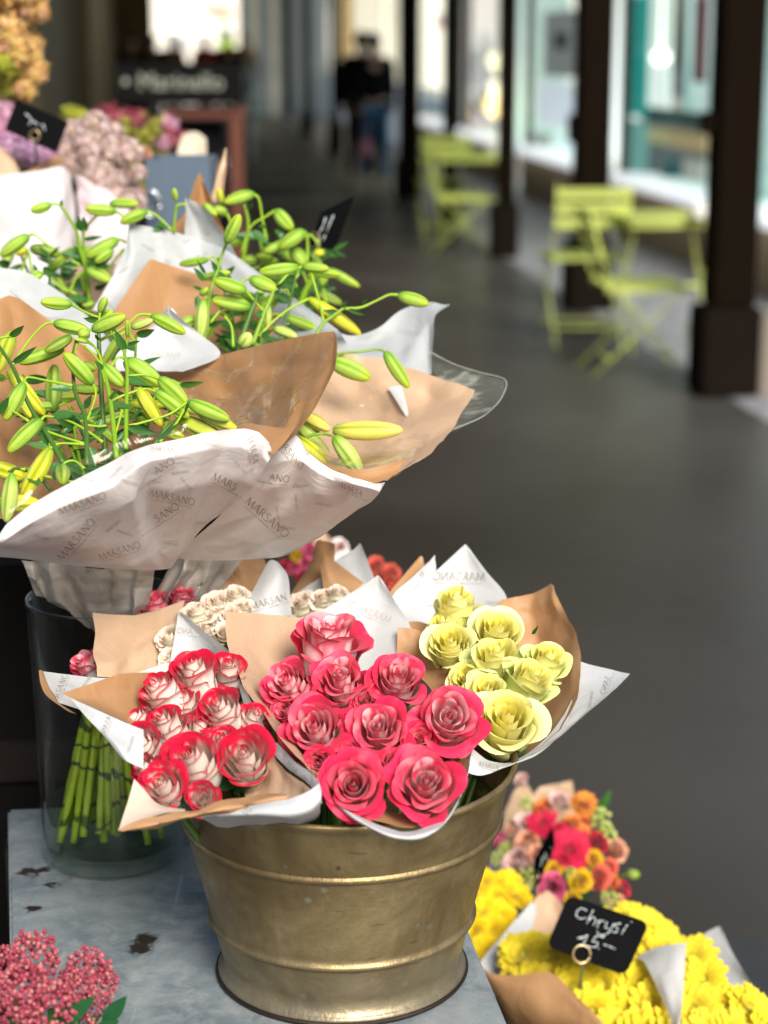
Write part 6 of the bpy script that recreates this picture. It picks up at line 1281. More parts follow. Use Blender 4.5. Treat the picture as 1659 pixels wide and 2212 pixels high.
patch('white_paper', [[(1010, 1640, 1.50), (990, 1715, 1.455), (950, 1765, 1.42), (895, 1785, 1.405), (838, 1780, 1.402), (780, 1755, 1.41), (720, 1712, 1.435), (655, 1655, 1.47)], [(985, 1640, 1.53), (965, 1700, 1.49), (930, 1740, 1.46), (885, 1755, 1.45), (835, 1752, 1.445), (790, 1735, 1.45), (740, 1700, 1.47), (690, 1650, 1.50)]], M_KRAFTS, B2, amp=.0012, seed=55)
# pale yellow
B3 = bouquet('rose_bouquet', 'bouquet of pale yellow roses with greenish outer petals', 'bouquet', 1060, 1655, 1.58, GR)
Yr = Yl(1320, 1.75, 1560, 1.575)
for u, v, d, ax, k, sq in ((986, 1325, 100, (-.05, .85, .5), 0, 1.25), (965, 1366, 92, (-.3, .6, .5), 1, 1.1), (972, 1398, 102, (-.12, .5, .85), 2, 1), (1072, 1376, 118, (.1, .6, .8), 2, 1), (1072, 1440, 122, (-.02, .75, .65), 1, 1.15), (1176, 1438, 98, (.35, .65, .6), 1, 1.1), (1092, 1566, 148, (.05, .42, .95), 2, 1.05), (1140, 1480, 112, (.45, .5, .6), 1, 1.1), (1012, 1478, 92, (-.3, .3, .8), 0, 1.1), (1050, 1500, 96, (-.1, .4, .8), 1, 1.0), (1190, 1420, 60, (.6, .6, .4), 1, 1)):
    rose(B3, YEL[k], u, v, Yr(v) + (0 if d > 95 else .02), d * 1.28, ax, foot=into(u), squash=sq * 1.1)
for q in ((1095, 1615, 1140, 1600, 26), (1100, 1625, 1060, 1625, 26), (1125, 1600, 1110, 1635, 22), (1160, 1540, 1182, 1552, 12), (1150, 1370, 1162, 1352, 8)):
    inst('leaf', rnd.choice(LEAVES), B3, orient(P(q[0], q[1], 1.60), P(q[2], q[3], 1.59), q[4] * PX(q[0], q[1], 1.6), .3))
patch('white_paper', [[(1000, 1180, 1.90), (1005, 1176, 1.90), (1010, 1180, 1.90)], [(932, 1243, 1.885), (1005, 1235, 1.895), (1050, 1234, 1.885)], [(858, 1311, 1.86), (980, 1300, 1.88), (1094, 1290, 1.86)], [(875, 1350, 1.84), (980, 1370, 1.855), (1085, 1350, 1.84)], [(900, 1400, 1.81), (980, 1430, 1.82), (1075, 1410, 1.81)]], M_WHITE, B3, amp=.0004, text=[(991, 1245, 21, 1, True), (945, 1309, 8, 2, True), (1070, 1302, 8, 2, True), (1013, 1320, 8, 0, True)], ts=.82, seed=61)
patch('kraft_paper', [[(1080, 1297, 1.83), (1115, 1289, 1.84), (1150, 1282, 1.84), (1175, 1268, 1.825), (1187, 1260, 1.82), (1193, 1266, 1.815)], [(1068, 1335, 1.825), (1110, 1330, 1.835), (1150, 1327, 1.835), (1180, 1320, 1.82), (1200, 1312, 1.81), (1211, 1306, 1.80)], [(1070, 1400, 1.80), (1115, 1395, 1.81), (1160, 1390, 1.81), (1200, 1378, 1.795), (1225, 1365, 1.78), (1238, 1356, 1.77)], [(1085, 1470, 1.765), (1125, 1470, 1.775), (1165, 1462, 1.775), (1210, 1446, 1.755), (1240, 1430, 1.735), (1256, 1417, 1.725)], [(1105, 1545, 1.71), (1135, 1545, 1.72), (1170, 1538, 1.715), (1205, 1525, 1.70), (1232, 1515, 1.68), (1247, 1508, 1.67)], [(1100, 1605, 1.655), (1125, 1608, 1.655), (1150, 1605, 1.65), (1175, 1596, 1.64), (1195, 1586, 1.63), (1208, 1576, 1.625)], [(1060, 1650, 1.60), (1085, 1648, 1.60), (1108, 1643, 1.60), (1130, 1636, 1.595), (1148, 1626, 1.59), (1160, 1616, 1.59)]], M_KRAFTS, B3, amp=.0016, fr=14, seed=62, jit=.006)
patch('white_paper', [[(1240, 1425, 1.74), (1285, 1438, 1.73), (1330, 1448, 1.72), (1361, 1454, 1.71)], [(1238, 1500, 1.69), (1270, 1500, 1.685), (1300, 1497, 1.68), (1322, 1494, 1.675)], [(1195, 1575, 1.63), (1215, 1572, 1.63), (1235, 1566, 1.63), (1252, 1555, 1.63)], [(1120, 1640, 1.575), (1140, 1638, 1.575), (1158, 1630, 1.575), (1172, 1618, 1.58)], [(1040, 1672, 1.53), (1050, 1672, 1.53), (1060, 1670, 1.53), (1072, 1665, 1.535)]], M_WHITE, B3, amp=.0006, text=[(1312, 1465, 13, -72, True, 3, 7), (1276, 1512, 7, -80, True)], ts=.82, seed=63)
patch('white_paper', [[(1022, 1618, 1.54), (1050, 1640, 1.545), (1090, 1648, 1.555), (1125, 1642, 1.57), (1160, 1622, 1.585)], [(1012, 1640, 1.525), (1040, 1660, 1.525), (1075, 1660, 1.535), (1110, 1650, 1.55), (1150, 1630, 1.575)], [(1000, 1665, 1.52), (1030, 1675, 1.52), (1055, 1672, 1.525), (1085, 1662, 1.54), (1120, 1648, 1.56)]], M_WHITE, B3, amp=.0005, text=[(1066, 1656, 12, 14, False, 0, 5)], ts=.82, seed=64)
patch('kraft_paper', [[(880, 1343, 1.78), (905, 1342, 1.785), (935, 1352, 1.785)], [(895, 1365, 1.77), (915, 1368, 1.775), (940, 1380, 1.775)]], M_KRAFTS, B3, amp=.0006, seed=65)
# peach, two bunches behind
B4 = bouquet('rose_bouquet', 'bouquet of small peach roses behind a folded kraft corner and a white paper cone', 'bouquet', 470, 1450, 1.70, GR)
for u, v, d, ax, k in ((428, 1332, 76, (-.3, .7, .6), 0), (470, 1308, 70, (0, .6, .8), 1), (508, 1292, 62, (.1, .7, .6), 0), (498, 1330, 58, (.1, .4, .9), 1), (448, 1362, 60, (-.2, .5, .8), 0), (482, 1370, 56, (.2, .3, .9), 1), (368, 1384, 66, (-.5, .4, .7), 0), (372, 1425, 62, (-.4, .3, .8), 1), (462, 1338, 60, (0, .5, .8), 1), (366, 1450, 50, (-.4, .2, .8), 0), (525, 1315, 50, (.2, .6, .7), 0), (415, 1375, 55, (-.1, .3, .9), 0)):
    rose(B4, PEA[k], u, v, 1.745 + (v - 1350) * -.0004, d * 1.22, ax, foot=into(u))
patch('kraft_paper', [[(202, 1322, 1.72), (245, 1327, 1.735), (288, 1330, 1.745), (345, 1316, 1.765), (399, 1296, 1.78)], [(206, 1370, 1.705), (250, 1375, 1.715), (295, 1375, 1.73), (345, 1362, 1.75), (388, 1350, 1.765)], [(204, 1415, 1.685), (250, 1422, 1.695), (290, 1420, 1.71), (330, 1412, 1.73), (372, 1402, 1.745)], [(211, 1460, 1.665), (250, 1462, 1.675), (285, 1460, 1.69), (318, 1455, 1.705), (352, 1446, 1.715)]], M_KRAFTP, B4, amp=.0020, fr=12, seed=71, jit=.006)
patch('white_paper', [[(280, 1460, 1.68), (312, 1448, 1.685), (354, 1434, 1.695), (375, 1432, 1.70)], [(280, 1478, 1.675), (312, 1470, 1.68), (354, 1462, 1.685), (375, 1462, 1.69)]], M_WHITE, B4, amp=.0003, seed=72)
patch('kraft_paper', [[(446, 1192, 1.85), (452, 1180, 1.85), (461, 1174, 1.85), (474, 1180, 1.855), (488, 1202, 1.855)], [(432, 1235, 1.84), (445, 1232, 1.845), (465, 1232, 1.85), (490, 1238, 1.85), (515, 1258, 1.845)], [(408, 1288, 1.825), (430, 1288, 1.83), (460, 1292, 1.835), (500, 1298, 1.835), (535, 1302, 1.83)], [(384, 1350, 1.80), (420, 1355, 1.805), (455, 1355, 1.81), (500, 1350, 1.81), (540, 1345, 1.81)]], M_KRAFTS, B4, amp=.0012, fr=13, seed=73, jit=.004)
patch('kraft_paper', [[(497, 1158, 1.87), (503, 1146, 1.87), (520, 1148, 1.875), (545, 1175, 1.88), (572, 1209, 1.87)], [(492, 1180, 1.86), (505, 1190, 1.858), (525, 1202, 1.86), (550, 1214, 1.865), (574, 1222, 1.865)], [(500, 1215, 1.855), (515, 1225, 1.852), (535, 1238, 1.855), (555, 1248, 1.86), (572, 1252, 1.86)], [(515, 1262, 1.85), (528, 1278, 1.85), (542, 1290, 1.85), (556, 1300, 1.85), (572, 1305, 1.85)]], M_KRAFTS, B4, amp=.0004, seed=74)
patch('white_paper', [[(576, 1217, 1.79), (583, 1210, 1.79), (590, 1209, 1.79), (600, 1214, 1.79)], [(553, 1262, 1.78), (580, 1248, 1.775), (604, 1240, 1.775), (622, 1244, 1.785)], [(533, 1298, 1.77), (570, 1290, 1.76), (602, 1284, 1.765), (627, 1286, 1.78)], [(516, 1325, 1.765), (560, 1328, 1.75), (600, 1330, 1.755), (630, 1330, 1.775)]], M_WHITE, B4, amp=.0003, text=[(588, 1297, 18, -15, False, 0, 6)], ts=.82, seed=75)
B5 = bouquet('rose_bouquet', 'bouquet of small peach roses behind the rolled kraft cone in mid bucket', 'bouquet', 680, 1360, 1.75, GR)
for u, v, d, ax, k in ((655, 1310, 72, (-.2, .6, .8), 0), (698, 1298, 56, (.1, .7, .7), 1), (728, 1286, 50, (.3, .7, .6), 0), (682, 1328, 58, (0, .4, .9), 1), (640, 1330, 50, (-.2, .4, .8), 0), (712, 1318, 48, (.2, .4, .8), 0)):
    rose(B5, PEA[k], u, v, 1.83, d * 1.22, ax, foot=into(u))
patch('kraft_paper', [[(681, 1182, 1.92), (684, 1170, 1.92), (692, 1166, 1.92), (708, 1170, 1.92), (724, 1174, 1.91)], [(672, 1215, 1.915), (682, 1208, 1.91), (695, 1205, 1.905), (708, 1205, 1.905), (723, 1203, 1.905)], [(648, 1250, 1.905), (665, 1242, 1.90), (685, 1235, 1.90), (703, 1230, 1.90), (720, 1225, 1.90)], [(626, 1285, 1.89), (648, 1278, 1.885), (672, 1268, 1.885), (695, 1258, 1.885), (716, 1250, 1.885)]], M_KRAFTS, B5, amp=.0006, fr=14, seed=81)
patch('white_paper', [[(630, 1288, 1.88), (655, 1272, 1.88), (685, 1252, 1.88), (704, 1243, 1.88)], [(632, 1312, 1.875), (658, 1302, 1.875), (685, 1292, 1.875), (708, 1290, 1.875)], [(632, 1345, 1.865), (660, 1340, 1.865), (690, 1335, 1.865), (710, 1330, 1.865)]], M_WHITE, B5, amp=.0003, text=[(680, 1282, 7, -2, True)], ts=.82, ink=M_INKP, seed=82)
patch('kraft_paper', [[(693, 1210, 1.87), (698, 1200, 1.87), (706, 1199, 1.87), (740, 1225, 1.875), (786, 1259, 1.87)], [(692, 1228, 1.862), (705, 1232, 1.858), (722, 1240, 1.858), (748, 1250, 1.862), (780, 1266, 1.865)], [(697, 1258, 1.855), (710, 1266, 1.852), (726, 1274, 1.852), (745, 1280, 1.855), (765, 1285, 1.86)], [(702, 1290, 1.85), (714, 1298, 1.85), (728, 1304, 1.85), (740, 1308, 1.85), (755, 1312, 1.855)]], M_KRAFTS, B5, amp=.0004, seed=83)
patch('white_paper', [[(768, 1184, 1.925), (777, 1174, 1.925), (783, 1184, 1.92)], [(722, 1215, 1.915), (765, 1212, 1.92), (798, 1222, 1.91)], [(742, 1242, 1.905), (775, 1246, 1.91), (808, 1250, 1.90)], [(770, 1275, 1.895), (790, 1280, 1.895), (812, 1280, 1.89)]], M_WHITE, B5, amp=.0003, seed=84)
B6 = bouquet('wrapping_sheets', 'kraft and white paper tips standing up between the pink and yellow roses', 'wrapping paper', 880, 1350, 1.80, None)
patch('kraft_paper', [[(904, 1205, 1.92), (910, 1201, 1.92), (914, 1206, 1.92)], [(872, 1243, 1.91), (892, 1238, 1.91), (915, 1228, 1.91)], [(842, 1282, 1.90), (868, 1280, 1.90), (895, 1262, 1.90)], [(850, 1320, 1.89), (875, 1315, 1.89), (900, 1300, 1.89)]], M_KRAFTS, B6, amp=.0004, seed=85)
patch('white_paper', [[(933, 1206, 1.90), (939, 1199, 1.90), (941, 1208, 1.90)], [(890, 1248, 1.89), (915, 1245, 1.89), (940, 1240, 1.89)], [(848, 1288, 1.88), (880, 1290, 1.88), (920, 1280, 1.88)], [(858, 1330, 1.87), (885, 1330, 1.87), (915, 1320, 1.87)]], M_WHITE, B6, amp=.0004, text=[(893, 1262, 13, -50, True, 0, 1)], ts=.82, seed=86)
B7 = bouquet('rose_bouquet', 'three deep pink roses peeping out behind the broad kraft sheet', 'bouquet', 300, 1440, 1.80, GR)
for u, v, d, ax, k in ((335, 1312, 96, (-.2, .8, .5), 3), (392, 1290, 66, (.1, .8, .5), 3), (190, 1440, 100, (-.6, .6, .5), 0)):
    rose(B7, PINK[k], u, v, 1.80 if v < 1400 else 1.72, d, ax, foot=FOOT + Vector((-.05, .05, .03)))
# ------------------------------------------------------------------ price cards
M_CHALKL = simple('chalk_line', (.62, .70, .70), .8); M_BRASSR = simple('brass_ring', (.62, .48, .26), .3, .9)
M_SLATE = simple('black_slate', (.006, .006, .0065), .75, 0, .6, 40, 0, .03)
def price_card(name, lab, corners, Y, strokes=(), ring=None, dY=(0, 0, 0, 0), stick=None, rad=.16, sw=2.6):
    """a black card through four photo corners (clockwise from top), with chalk strokes given in photo pixels"""
    c = [P(u, v, Y + d) for (u, v), d in zip(corners, dY)]; ctr = sum(c, Vector()) / 4
    ex, ey = (c[1] - c[0]), (c[3] - c[0]); nrm = ex.cross(ey).normalized()
    if nrm.dot(CAMLOC - ctr) < 0: nrm = -nrm
    t = thing(name, lab, 'price card', ctr)
    outl = []
    W_, H_ = ex.length, ey.length; r_ = rad * min(W_, H_)
    for (sx, sy, a0) in ((0, 0, 180), (1, 0, 270), (1, 1, 0), (0, 1, 90)):
        cx, cy = (r_ if sx == 0 else W_ - r_), (r_ if sy == 0 else H_ - r_)
        for k in range(7):
            a = R(a0 + 15 * k); x, y = cx + r_ * math.cos(a), cy + r_ * math.sin(a)
            s, q = x / W_, y / H_; outl.append(c[0] * (1 - s) * (1 - q) + c[1] * s * (1 - q) + c[2] * s * q + c[3] * (1 - s) * q)
    n = len(outl); V = [p_ + nrm * .0008 for p_ in outl] + [p_ - nrm * .0008 for p_ in outl]
    part('card', V, [tuple(range(n)), tuple(range(2 * n - 1, n - 1, -1))] + [(i, (i + 1) % n, n + (i + 1) % n, n + i) for i in range(n)], M_SLATE, t, smooth=False)
    b = MB(); pl = lambda u, v: (lambda d: CAMLOC + d * ((ctr - CAMLOC).dot(nrm) / d.dot(nrm)) + nrm * .0014)(ray(u, v))
    for st_ in strokes:
        pts = cr1(st_, max(2, (len(st_) - 1) * 5 + 1)); q = [pl(*x) for x in pts]
        b.tube(q, [sw / 2 * PX(CU, CV, Y) * (.8 + .35 * math.sin(i * 1.3)) for i in range(len(q))], 5)
    if b.v: b.build('chalk_writing', M_CHALKL, t)
    if ring:
        u, v, rr_ = ring; b = MB(); q = pl(u, v) + nrm * .002; e1 = ex.normalized(); e2 = nrm.cross(e1); rr_ *= PX(u, v, Y)
        b.tube([q + e1 * (rr_ * math.cos(a)) + e2 * (rr_ * math.sin(a)) for a in np.linspace(0, 2 * math.pi, 25)], rr_ * .13, 7); b.build('clip_ring', M_BRASSR, t)
    if stick:
        b = MB(); b.tube([pl(*stick[0]) - nrm * .003, P(*stick[1])], .0016, 6); b.build('stick', simple('green_wire', (.10, .13, .05), .5) if 'green_wire' not in bpy.data.materials else bpy.data.materials['green_wire'], t)
    return t
def cs(x, y): return (929 + .4401 * x, 1615 + .4401 * y)   # chalk strokes were read off a crop of the photograph
S = [[(768, 800), (745, 788), (722, 800), (716, 822), (735, 838), (765, 835)], [(800, 795), (786, 825), (768, 862)], [(775, 848), (800, 832), (812, 845), (800, 872)], [(830, 845), (818, 885)], [(822, 865), (838, 850), (856, 852)], [(868, 855), (858, 880), (880, 888)], [(902, 862), (880, 900), (855, 918), (828, 915), (818, 900)],
     [(935, 862), (905, 868), (918, 885), (912, 905), (888, 902)], [(968, 868), (952, 890), (938, 915)], [(985, 853), (990, 857)], [(720, 935), (760, 925)], [(772, 918), (760, 945), (742, 978)], [(735, 940), (770, 918)], [(855, 930), (815, 925), (795, 950)], [(795, 950), (820, 955), (815, 975), (785, 978), (765, 968)], [(822, 982), (828, 985)], [(850, 965), (880, 975), (906, 988)]]
price_card('price_card', 'black slate card lettered Chrysi 15 stuck among the front yellow chrysanthemums', [(1228, 1933), (1403, 1993), (1351, 2108), (1180, 2045)], 2.03, [[cs(*p_) for p_ in s] for s in S], (1255, 2060, 19), (.0, .0, -.02, -.02), ((1260, 2078), (1245, 2200, 2.06)), sw=2.8)
price_card('price_card', 'narrow edge-on black card standing between the mixed bouquet and yellow blooms', [(1193, 1787), (1199, 1826), (1157, 1920), (1152, 1862)], 2.28, [[(1192, 1800), (1188, 1820), (1192, 1834)], [(1186, 1822), (1180, 1845), (1184, 1858)], [(1176, 1850), (1170, 1872)]], (1163, 1896, 11), (.02, -.02, -.03, .01), ((1158, 1910), (1150, 2000, 2.28)), sw=2.4, rad=.2)
price_card('price_card', 'tilted black card with faint chalk beyond the lily bouquets', [(694, 458), (766, 423), (724, 538), (664, 540)], 2.42, [[(705, 470), (698, 492), (690, 505)], [(716, 478), (708, 500)], [(722, 465), (714, 485)], [(690, 515), (684, 530)], [(704, 508), (700, 520)]], (681, 520, 17), (.0, -.03, -.03, .0), ((676, 540), (672, 640, 2.36)), rad=.1, sw=3)
price_card('price_card', 'blank looking black card among the pink blooms by the tan foliage', [(36, 214), (148, 264), (122, 330), (10, 280)], 2.62, [[(55, 245), (68, 258), (62, 270)], [(72, 262), (84, 270)], [(92, 268), (98, 282)]], (76, 292, 11), (0, 0, 0, 0), ((76, 300), (78, 380, 2.68)), rad=.08, sw=3)

# ------------------------------------------------------------------ chrysanthemums
CH = [daisy_mesh('chrysanthemum_a', (.70, .47, .006), (.86, .69, .03), (.58, .60, .05), 1), daisy_mesh('chrysanthemum_b', (.68, .44, .005), (.88, .71, .04), (.46, .54, .04), 2)]
CH2 = [daisy_mesh('chrysanthemum_c', (.84, .52, .004), (.95, .70, .012), (.70, .45, .01), 3, ((20, 1, .25), (18, .9, .45), (16, .72, .7), (14, .5, .95), (10, .3, 1.2)), .2)]
def dome_heads(bq, mes, pts, Y0, ctr, dd, name='chrysanthemum'):
    for (u, v) in pts:
        Y = Y0(u, v); d = dd * rnd.uniform(.88, 1.1); ax = Vector(((u - ctr[0]) / ctr[2] * .8, .62 - (v - ctr[1]) / ctr[3] * .45, .8)); ax += Vector((rnd.uniform(-.2, .2), rnd.uniform(-.15, .15), 0))
        axis = CAMR * ax.x + CAMU * ax.y + CAMB * ax.z; loc = P(u, v, Y); o = inst(name, rnd.choice(mes), bq, axis_matrix(loc, axis, rnd.uniform(0, 6.3), d * PX(u, v, Y) / 2.0))
        if rnd.random() < .5: vv, ff = tube_geo([loc - axis * .004, loc - axis.normalized() * .05, P(ctr[0], 2330, Y0(ctr[0], 2150) + .05)], .0022, 5); part('stem', vv, ff, M_STEMD, o)
def hexgrid(u0, u1, v0, v1, du, dv, inside, jit=.22):
    out = []; r_ = 0; v = v0
    while v <= v1:
        u = u0 + (du / 2 if r_ % 2 else 0)
        while u <= u1:
            a, c = u + rnd.uniform(-jit, jit) * du, v + rnd.uniform(-jit, jit) * dv
            if inside(a, c): out.append((a, c))
            u += du
        v += dv; r_ += 1
    return out
def poly_in(poly):
    def f(x, y):
        c = False; j = len(poly) - 1
        for i in range(len(poly)):
            (xi, yi), (xj, yj) = poly[i], poly[j]
            if (yi > y) != (yj > y) and x < (xj - xi) * (y - yi) / (yj - yi) + xi: c = not c
            j = i
        return c
    return f
GC = 'chrysanthemum bunches on the low shelf'
K1 = bouquet('chrysanthemum_bunch', 'big front bunch of bright yellow chrysanthemums carrying the lettered slate card', 'bouquet', 1330, 2300, 2.08, GC)
YC1 = lambda u, v: 2.16 - (v - 1980) * .00068
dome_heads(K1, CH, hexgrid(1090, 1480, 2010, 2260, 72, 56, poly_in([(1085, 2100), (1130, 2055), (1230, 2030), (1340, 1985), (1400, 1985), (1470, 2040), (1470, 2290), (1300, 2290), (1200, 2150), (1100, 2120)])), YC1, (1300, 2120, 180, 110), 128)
dome_heads(K1, CH, [(1365, 1982), (1408, 1992), (1440, 2020), (1388, 2020), (1455, 2050)], lambda u, v: 2.20, (1300, 2080, 180, 110), 78)
K2 = bouquet('chrysanthemum_bunch', 'yellow chrysanthemum bunch in white paper at the picture corner', 'bouquet', 1580, 2300, 2.02, GC)
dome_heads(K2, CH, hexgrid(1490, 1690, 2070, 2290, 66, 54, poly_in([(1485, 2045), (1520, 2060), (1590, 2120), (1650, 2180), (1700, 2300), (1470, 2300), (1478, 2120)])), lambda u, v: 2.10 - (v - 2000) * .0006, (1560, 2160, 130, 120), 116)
K3 = bouquet('chrysanthemum_bunch', 'deeper golden chrysanthemum bunch tucked behind the brass bucket', 'bouquet', 1080, 2150, 2.25, GC)
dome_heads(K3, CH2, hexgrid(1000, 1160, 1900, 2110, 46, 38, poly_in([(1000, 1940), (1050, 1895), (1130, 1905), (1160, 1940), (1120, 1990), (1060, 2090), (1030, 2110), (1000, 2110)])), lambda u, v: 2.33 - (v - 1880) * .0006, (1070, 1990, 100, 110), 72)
patch('kraft_paper', [[(1039, 2088, 2.06), (1060, 2103, 2.05), (1100, 2106, 2.04), (1145, 2103, 2.03), (1184, 2099, 2.025), (1212, 2117, 2.01), (1245, 2152, 1.98), (1281, 2187, 1.955), (1310, 2216, 1.935), (1340, 2250, 1.91)], [(1050, 2120, 2.055), (1075, 2130, 2.04), (1110, 2135, 2.025), (1150, 2140, 2.01), (1190, 2145, 2.0), (1220, 2160, 1.985), (1255, 2190, 1.96), (1290, 2220, 1.935), (1315, 2250, 1.915), (1345, 2280, 1.90)], [(1090, 2200, 2.05), (1110, 2205, 2.03), (1140, 2210, 2.01), (1175, 2215, 1.99), (1210, 2220, 1.975), (1240, 2235, 1.96), (1270, 2260, 1.94), (1300, 2280, 1.925), (1325, 2300, 1.91), (1350, 2320, 1.9)], [(1110, 2290, 2.08), (1130, 2295, 2.07), (1160, 2300, 2.05), (1195, 2305, 2.03), (1230, 2310, 2.02), (1260, 2320, 2.01), (1290, 2335, 2.0), (1320, 2345, 1.99), (1340, 2355, 1.98), (1365, 2365, 1.97)]], M_KRAFTS, K1, amp=.0010, seed=91, step=14)
patch('white_paper', [[(1148, 1949, 2.22), (1155, 1952, 2.22), (1160, 1965, 2.22)], [(1090, 2015, 2.18), (1115, 2020, 2.18), (1140, 2025, 2.18)], [(1034, 2090, 2.13), (1060, 2092, 2.13), (1085, 2080, 2.14)], [(1060, 2160, 2.10), (1080, 2150, 2.11), (1100, 2140, 2.12)]], M_WHITE, K1, amp=.0006, seed=92)
patch('kraft_paper', [[(1178, 1925, 2.25), (1183, 1924, 2.25), (1200, 1938, 2.25), (1216, 1955, 2.24)], [(1152, 1950, 2.24), (1165, 1955, 2.24), (1190, 1975, 2.24), (1215, 1995, 2.23)], [(1134, 2040, 2.20), (1155, 2040, 2.2), (1180, 2045, 2.2), (1205, 2050, 2.2)], [(1120, 2085, 2.17), (1145, 2090, 2.17), (1170, 2090, 2.17), (1200, 2090, 2.17)]], M_KRAFTP, K1, amp=.0010, seed=93)
patch('white_paper', [[(1375, 2066, 2.07), (1420, 2046, 2.06), (1460, 2038, 2.05), (1482, 2037, 2.045)], [(1396, 2085, 2.04), (1425, 2082, 2.03), (1455, 2082, 2.02), (1479, 2088, 2.015)], [(1424, 2145, 2.0), (1440, 2145, 1.99), (1460, 2148, 1.985), (1475, 2152, 1.98)], [(1448, 2205, 1.96), (1455, 2208, 1.955), (1463, 2205, 1.95), (1470, 2198, 1.95)], [(1452, 2270, 1.95), (1458, 2270, 1.945), (1464, 2268, 1.94), (1470, 2262, 1.94)]], M_WHITE, K2, amp=.0005, seed=94)
patch('white_paper', [[(1490, 2040, 2.17), (1525, 2015, 2.17), (1550, 2002, 2.165), (1556, 2002, 2.16)], [(1515, 2085, 2.14), (1545, 2070, 2.14), (1570, 2060, 2.135), (1582, 2058, 2.13)], [(1575, 2140, 2.09), (1600, 2130, 2.09), (1615, 2125, 2.085), (1622, 2122, 2.08)], [(1650, 2215, 2.04), (1660, 2210, 2.04), (1670, 2205, 2.035), (1676, 2202, 2.03)], [(1700, 2290, 2.0), (1708, 2285, 2.0), (1716, 2280, 2.0), (1722, 2275, 2.0)]], M_WHITE, K2, amp=.0006, seed=95)
patch('cellophane', [[(1500, 2060, 2.12), (1550, 2040, 2.12), (1590, 2080, 2.10)], [(1540, 2110, 2.08), (1590, 2110, 2.08), (1620, 2130, 2.06)], [(1600, 2170, 2.03), (1640, 2180, 2.03), (1670, 2200, 2.02)]], M_FILM, K2, amp=.003, seed=96)

# ------------------------------------------------------------------ mixed bouquet behind the bucket
def mk(kind, seed): return rose_mesh('blossom_' + kind, kind, seed, .7, 18, .6, na=7, nh=6)
MX = {k: mk(k, i + 30) for i, k in enumerate(('orange', 'coral', 'salmon', 'blush', 'crimson', 'yolk', 'rosy'))}
MX['gerbera'] = daisy_mesh('gerbera', (.45, .006, .03), (.60, .012, .06), (.25, .03, .02), 5, ((20, 1, .1), (18, .85, .3), (14, .5, .6)), .2)
MX['pompon'] = daisy_mesh('pompon', (.80, .22, .02), (.88, .34, .06), (.8, .2, .02), 6, ((20, .95, .0), (20, .95, .4), (18, .92, .8), (14, .9, 1.15), (8, .9, 1.4)), .16)
MX['berry'] = berry_mesh('green_berry_sprig', [(.30, .42, .06), (.46, .54, .12), (.60, .64, .22)], 26, 4, .26)
M4 = bouquet('mixed_bouquet', 'round mixed bouquet of orange, red and yellow blooms beyond the brass bucket', 'bouquet', 1215, 2000, 2.42, None)
items = [(750, 285, 108, 'pompon'), (630, 262, 115, 'blush'), (472, 278, 62, 'berry'), (560, 300, 120, 'orange'), (468, 372, 112, 'blush'), (552, 372, 130, 'gerbera'), (680, 505, 190, 'gerbera'), (635, 410, 105, 'crimson'), (692, 372, 100, 'orange'), (832, 352, 105, 'berry'), (865, 432, 92, 'berry'), (470, 470, 135, 'salmon'), (430, 565, 165, 'blush'), (920, 500, 115, 'salmon'), (822, 470, 130, 'crimson'), (800, 548, 112, 'yolk'), (600, 610, 112, 'yolk'), (740, 655, 125, 'yolk'), (830, 640, 140, 'coral'), (600, 690, 150, 'rosy'), (690, 620, 62, 'berry'), (945, 700, 90, 'crimson'), (910, 762, 105, 'salmon'), (880, 745, 80, 'berry'), (450, 158, 76, 'blush'), (372, 500, 62, 'berry'), (345, 450, 80, 'rosy'), (400, 400, 70, 'salmon'), (330, 545, 60, 'berry'), (748, 430, 100, 'orange'), (880, 590, 100, 'coral'), (765, 360, 70, 'orange'), (520, 520, 100, 'salmon'), (700, 740, 90, 'yolk'), (650, 560, 90, 'crimson'), (900, 660, 80, 'orange'), (480, 640, 90, 'berry'), (560, 640, 70, 'crimson'), (990, 620, 40, 'berry')]
for x, y, d, k in items:
    u, v = cs(x, y); Y = 2.47 - (v - 1740) * .0006 - .035 * max(0, 1 - ((u - 1225) / 130) ** 2); ax = Vector(((u - 1215) / 190, .50 - (v - 1830) / 260, .85)); axis = CAMR * ax.x + CAMU * ax.y + CAMB * ax.z
    inst('rose' if k in ('orange', 'coral', 'salmon', 'blush', 'crimson', 'rosy') else ('freesia' if k == 'yolk' else k), MX[k], M4, axis_matrix(P(u, v, Y), axis, rnd.uniform(0, 6), d * .4401 * 1.2 * PX(u, v, Y) / (1.9 if k != 'berry' else 2.3)))
b = MB(); q = P(1222, 1868, 2.55); b.ball(q, .055, 16, 10, sc=(1.05, .8, 1.0)); b.build('foliage', M_LEAFD, M4)
b = MB()
for k in range(26):
    u, v = cs(rnd.uniform(380, 860), rnd.uniform(280, 760)); a_ = P(u, v, 2.47); b.add(*(lambda M: ([M @ q.co for q in LEAVES[0].vertices], [tuple(p_.vertices) for p_ in LEAVES[0].polygons]))(orient(a_, a_ + Vector((rnd.uniform(-.03, .03), -.01, rnd.uniform(-.02, .035))), .014, rnd.uniform(-1, 1))))
b.build('leaves', M_LEAF, M4)
b = MB(); b.tube([P(1328, 1895, 2.46), P(1352, 1890, 2.45), P(1364, 1889, 2.45)], .0012, 5); b.build('stem', M_STEM, M4)
b = MB(); b.ball(P(1368, 1889, 2.45), .0065, 8, 6, sc=(1.4, 1, 1)); b.build('bud', M_PEDI, M4)
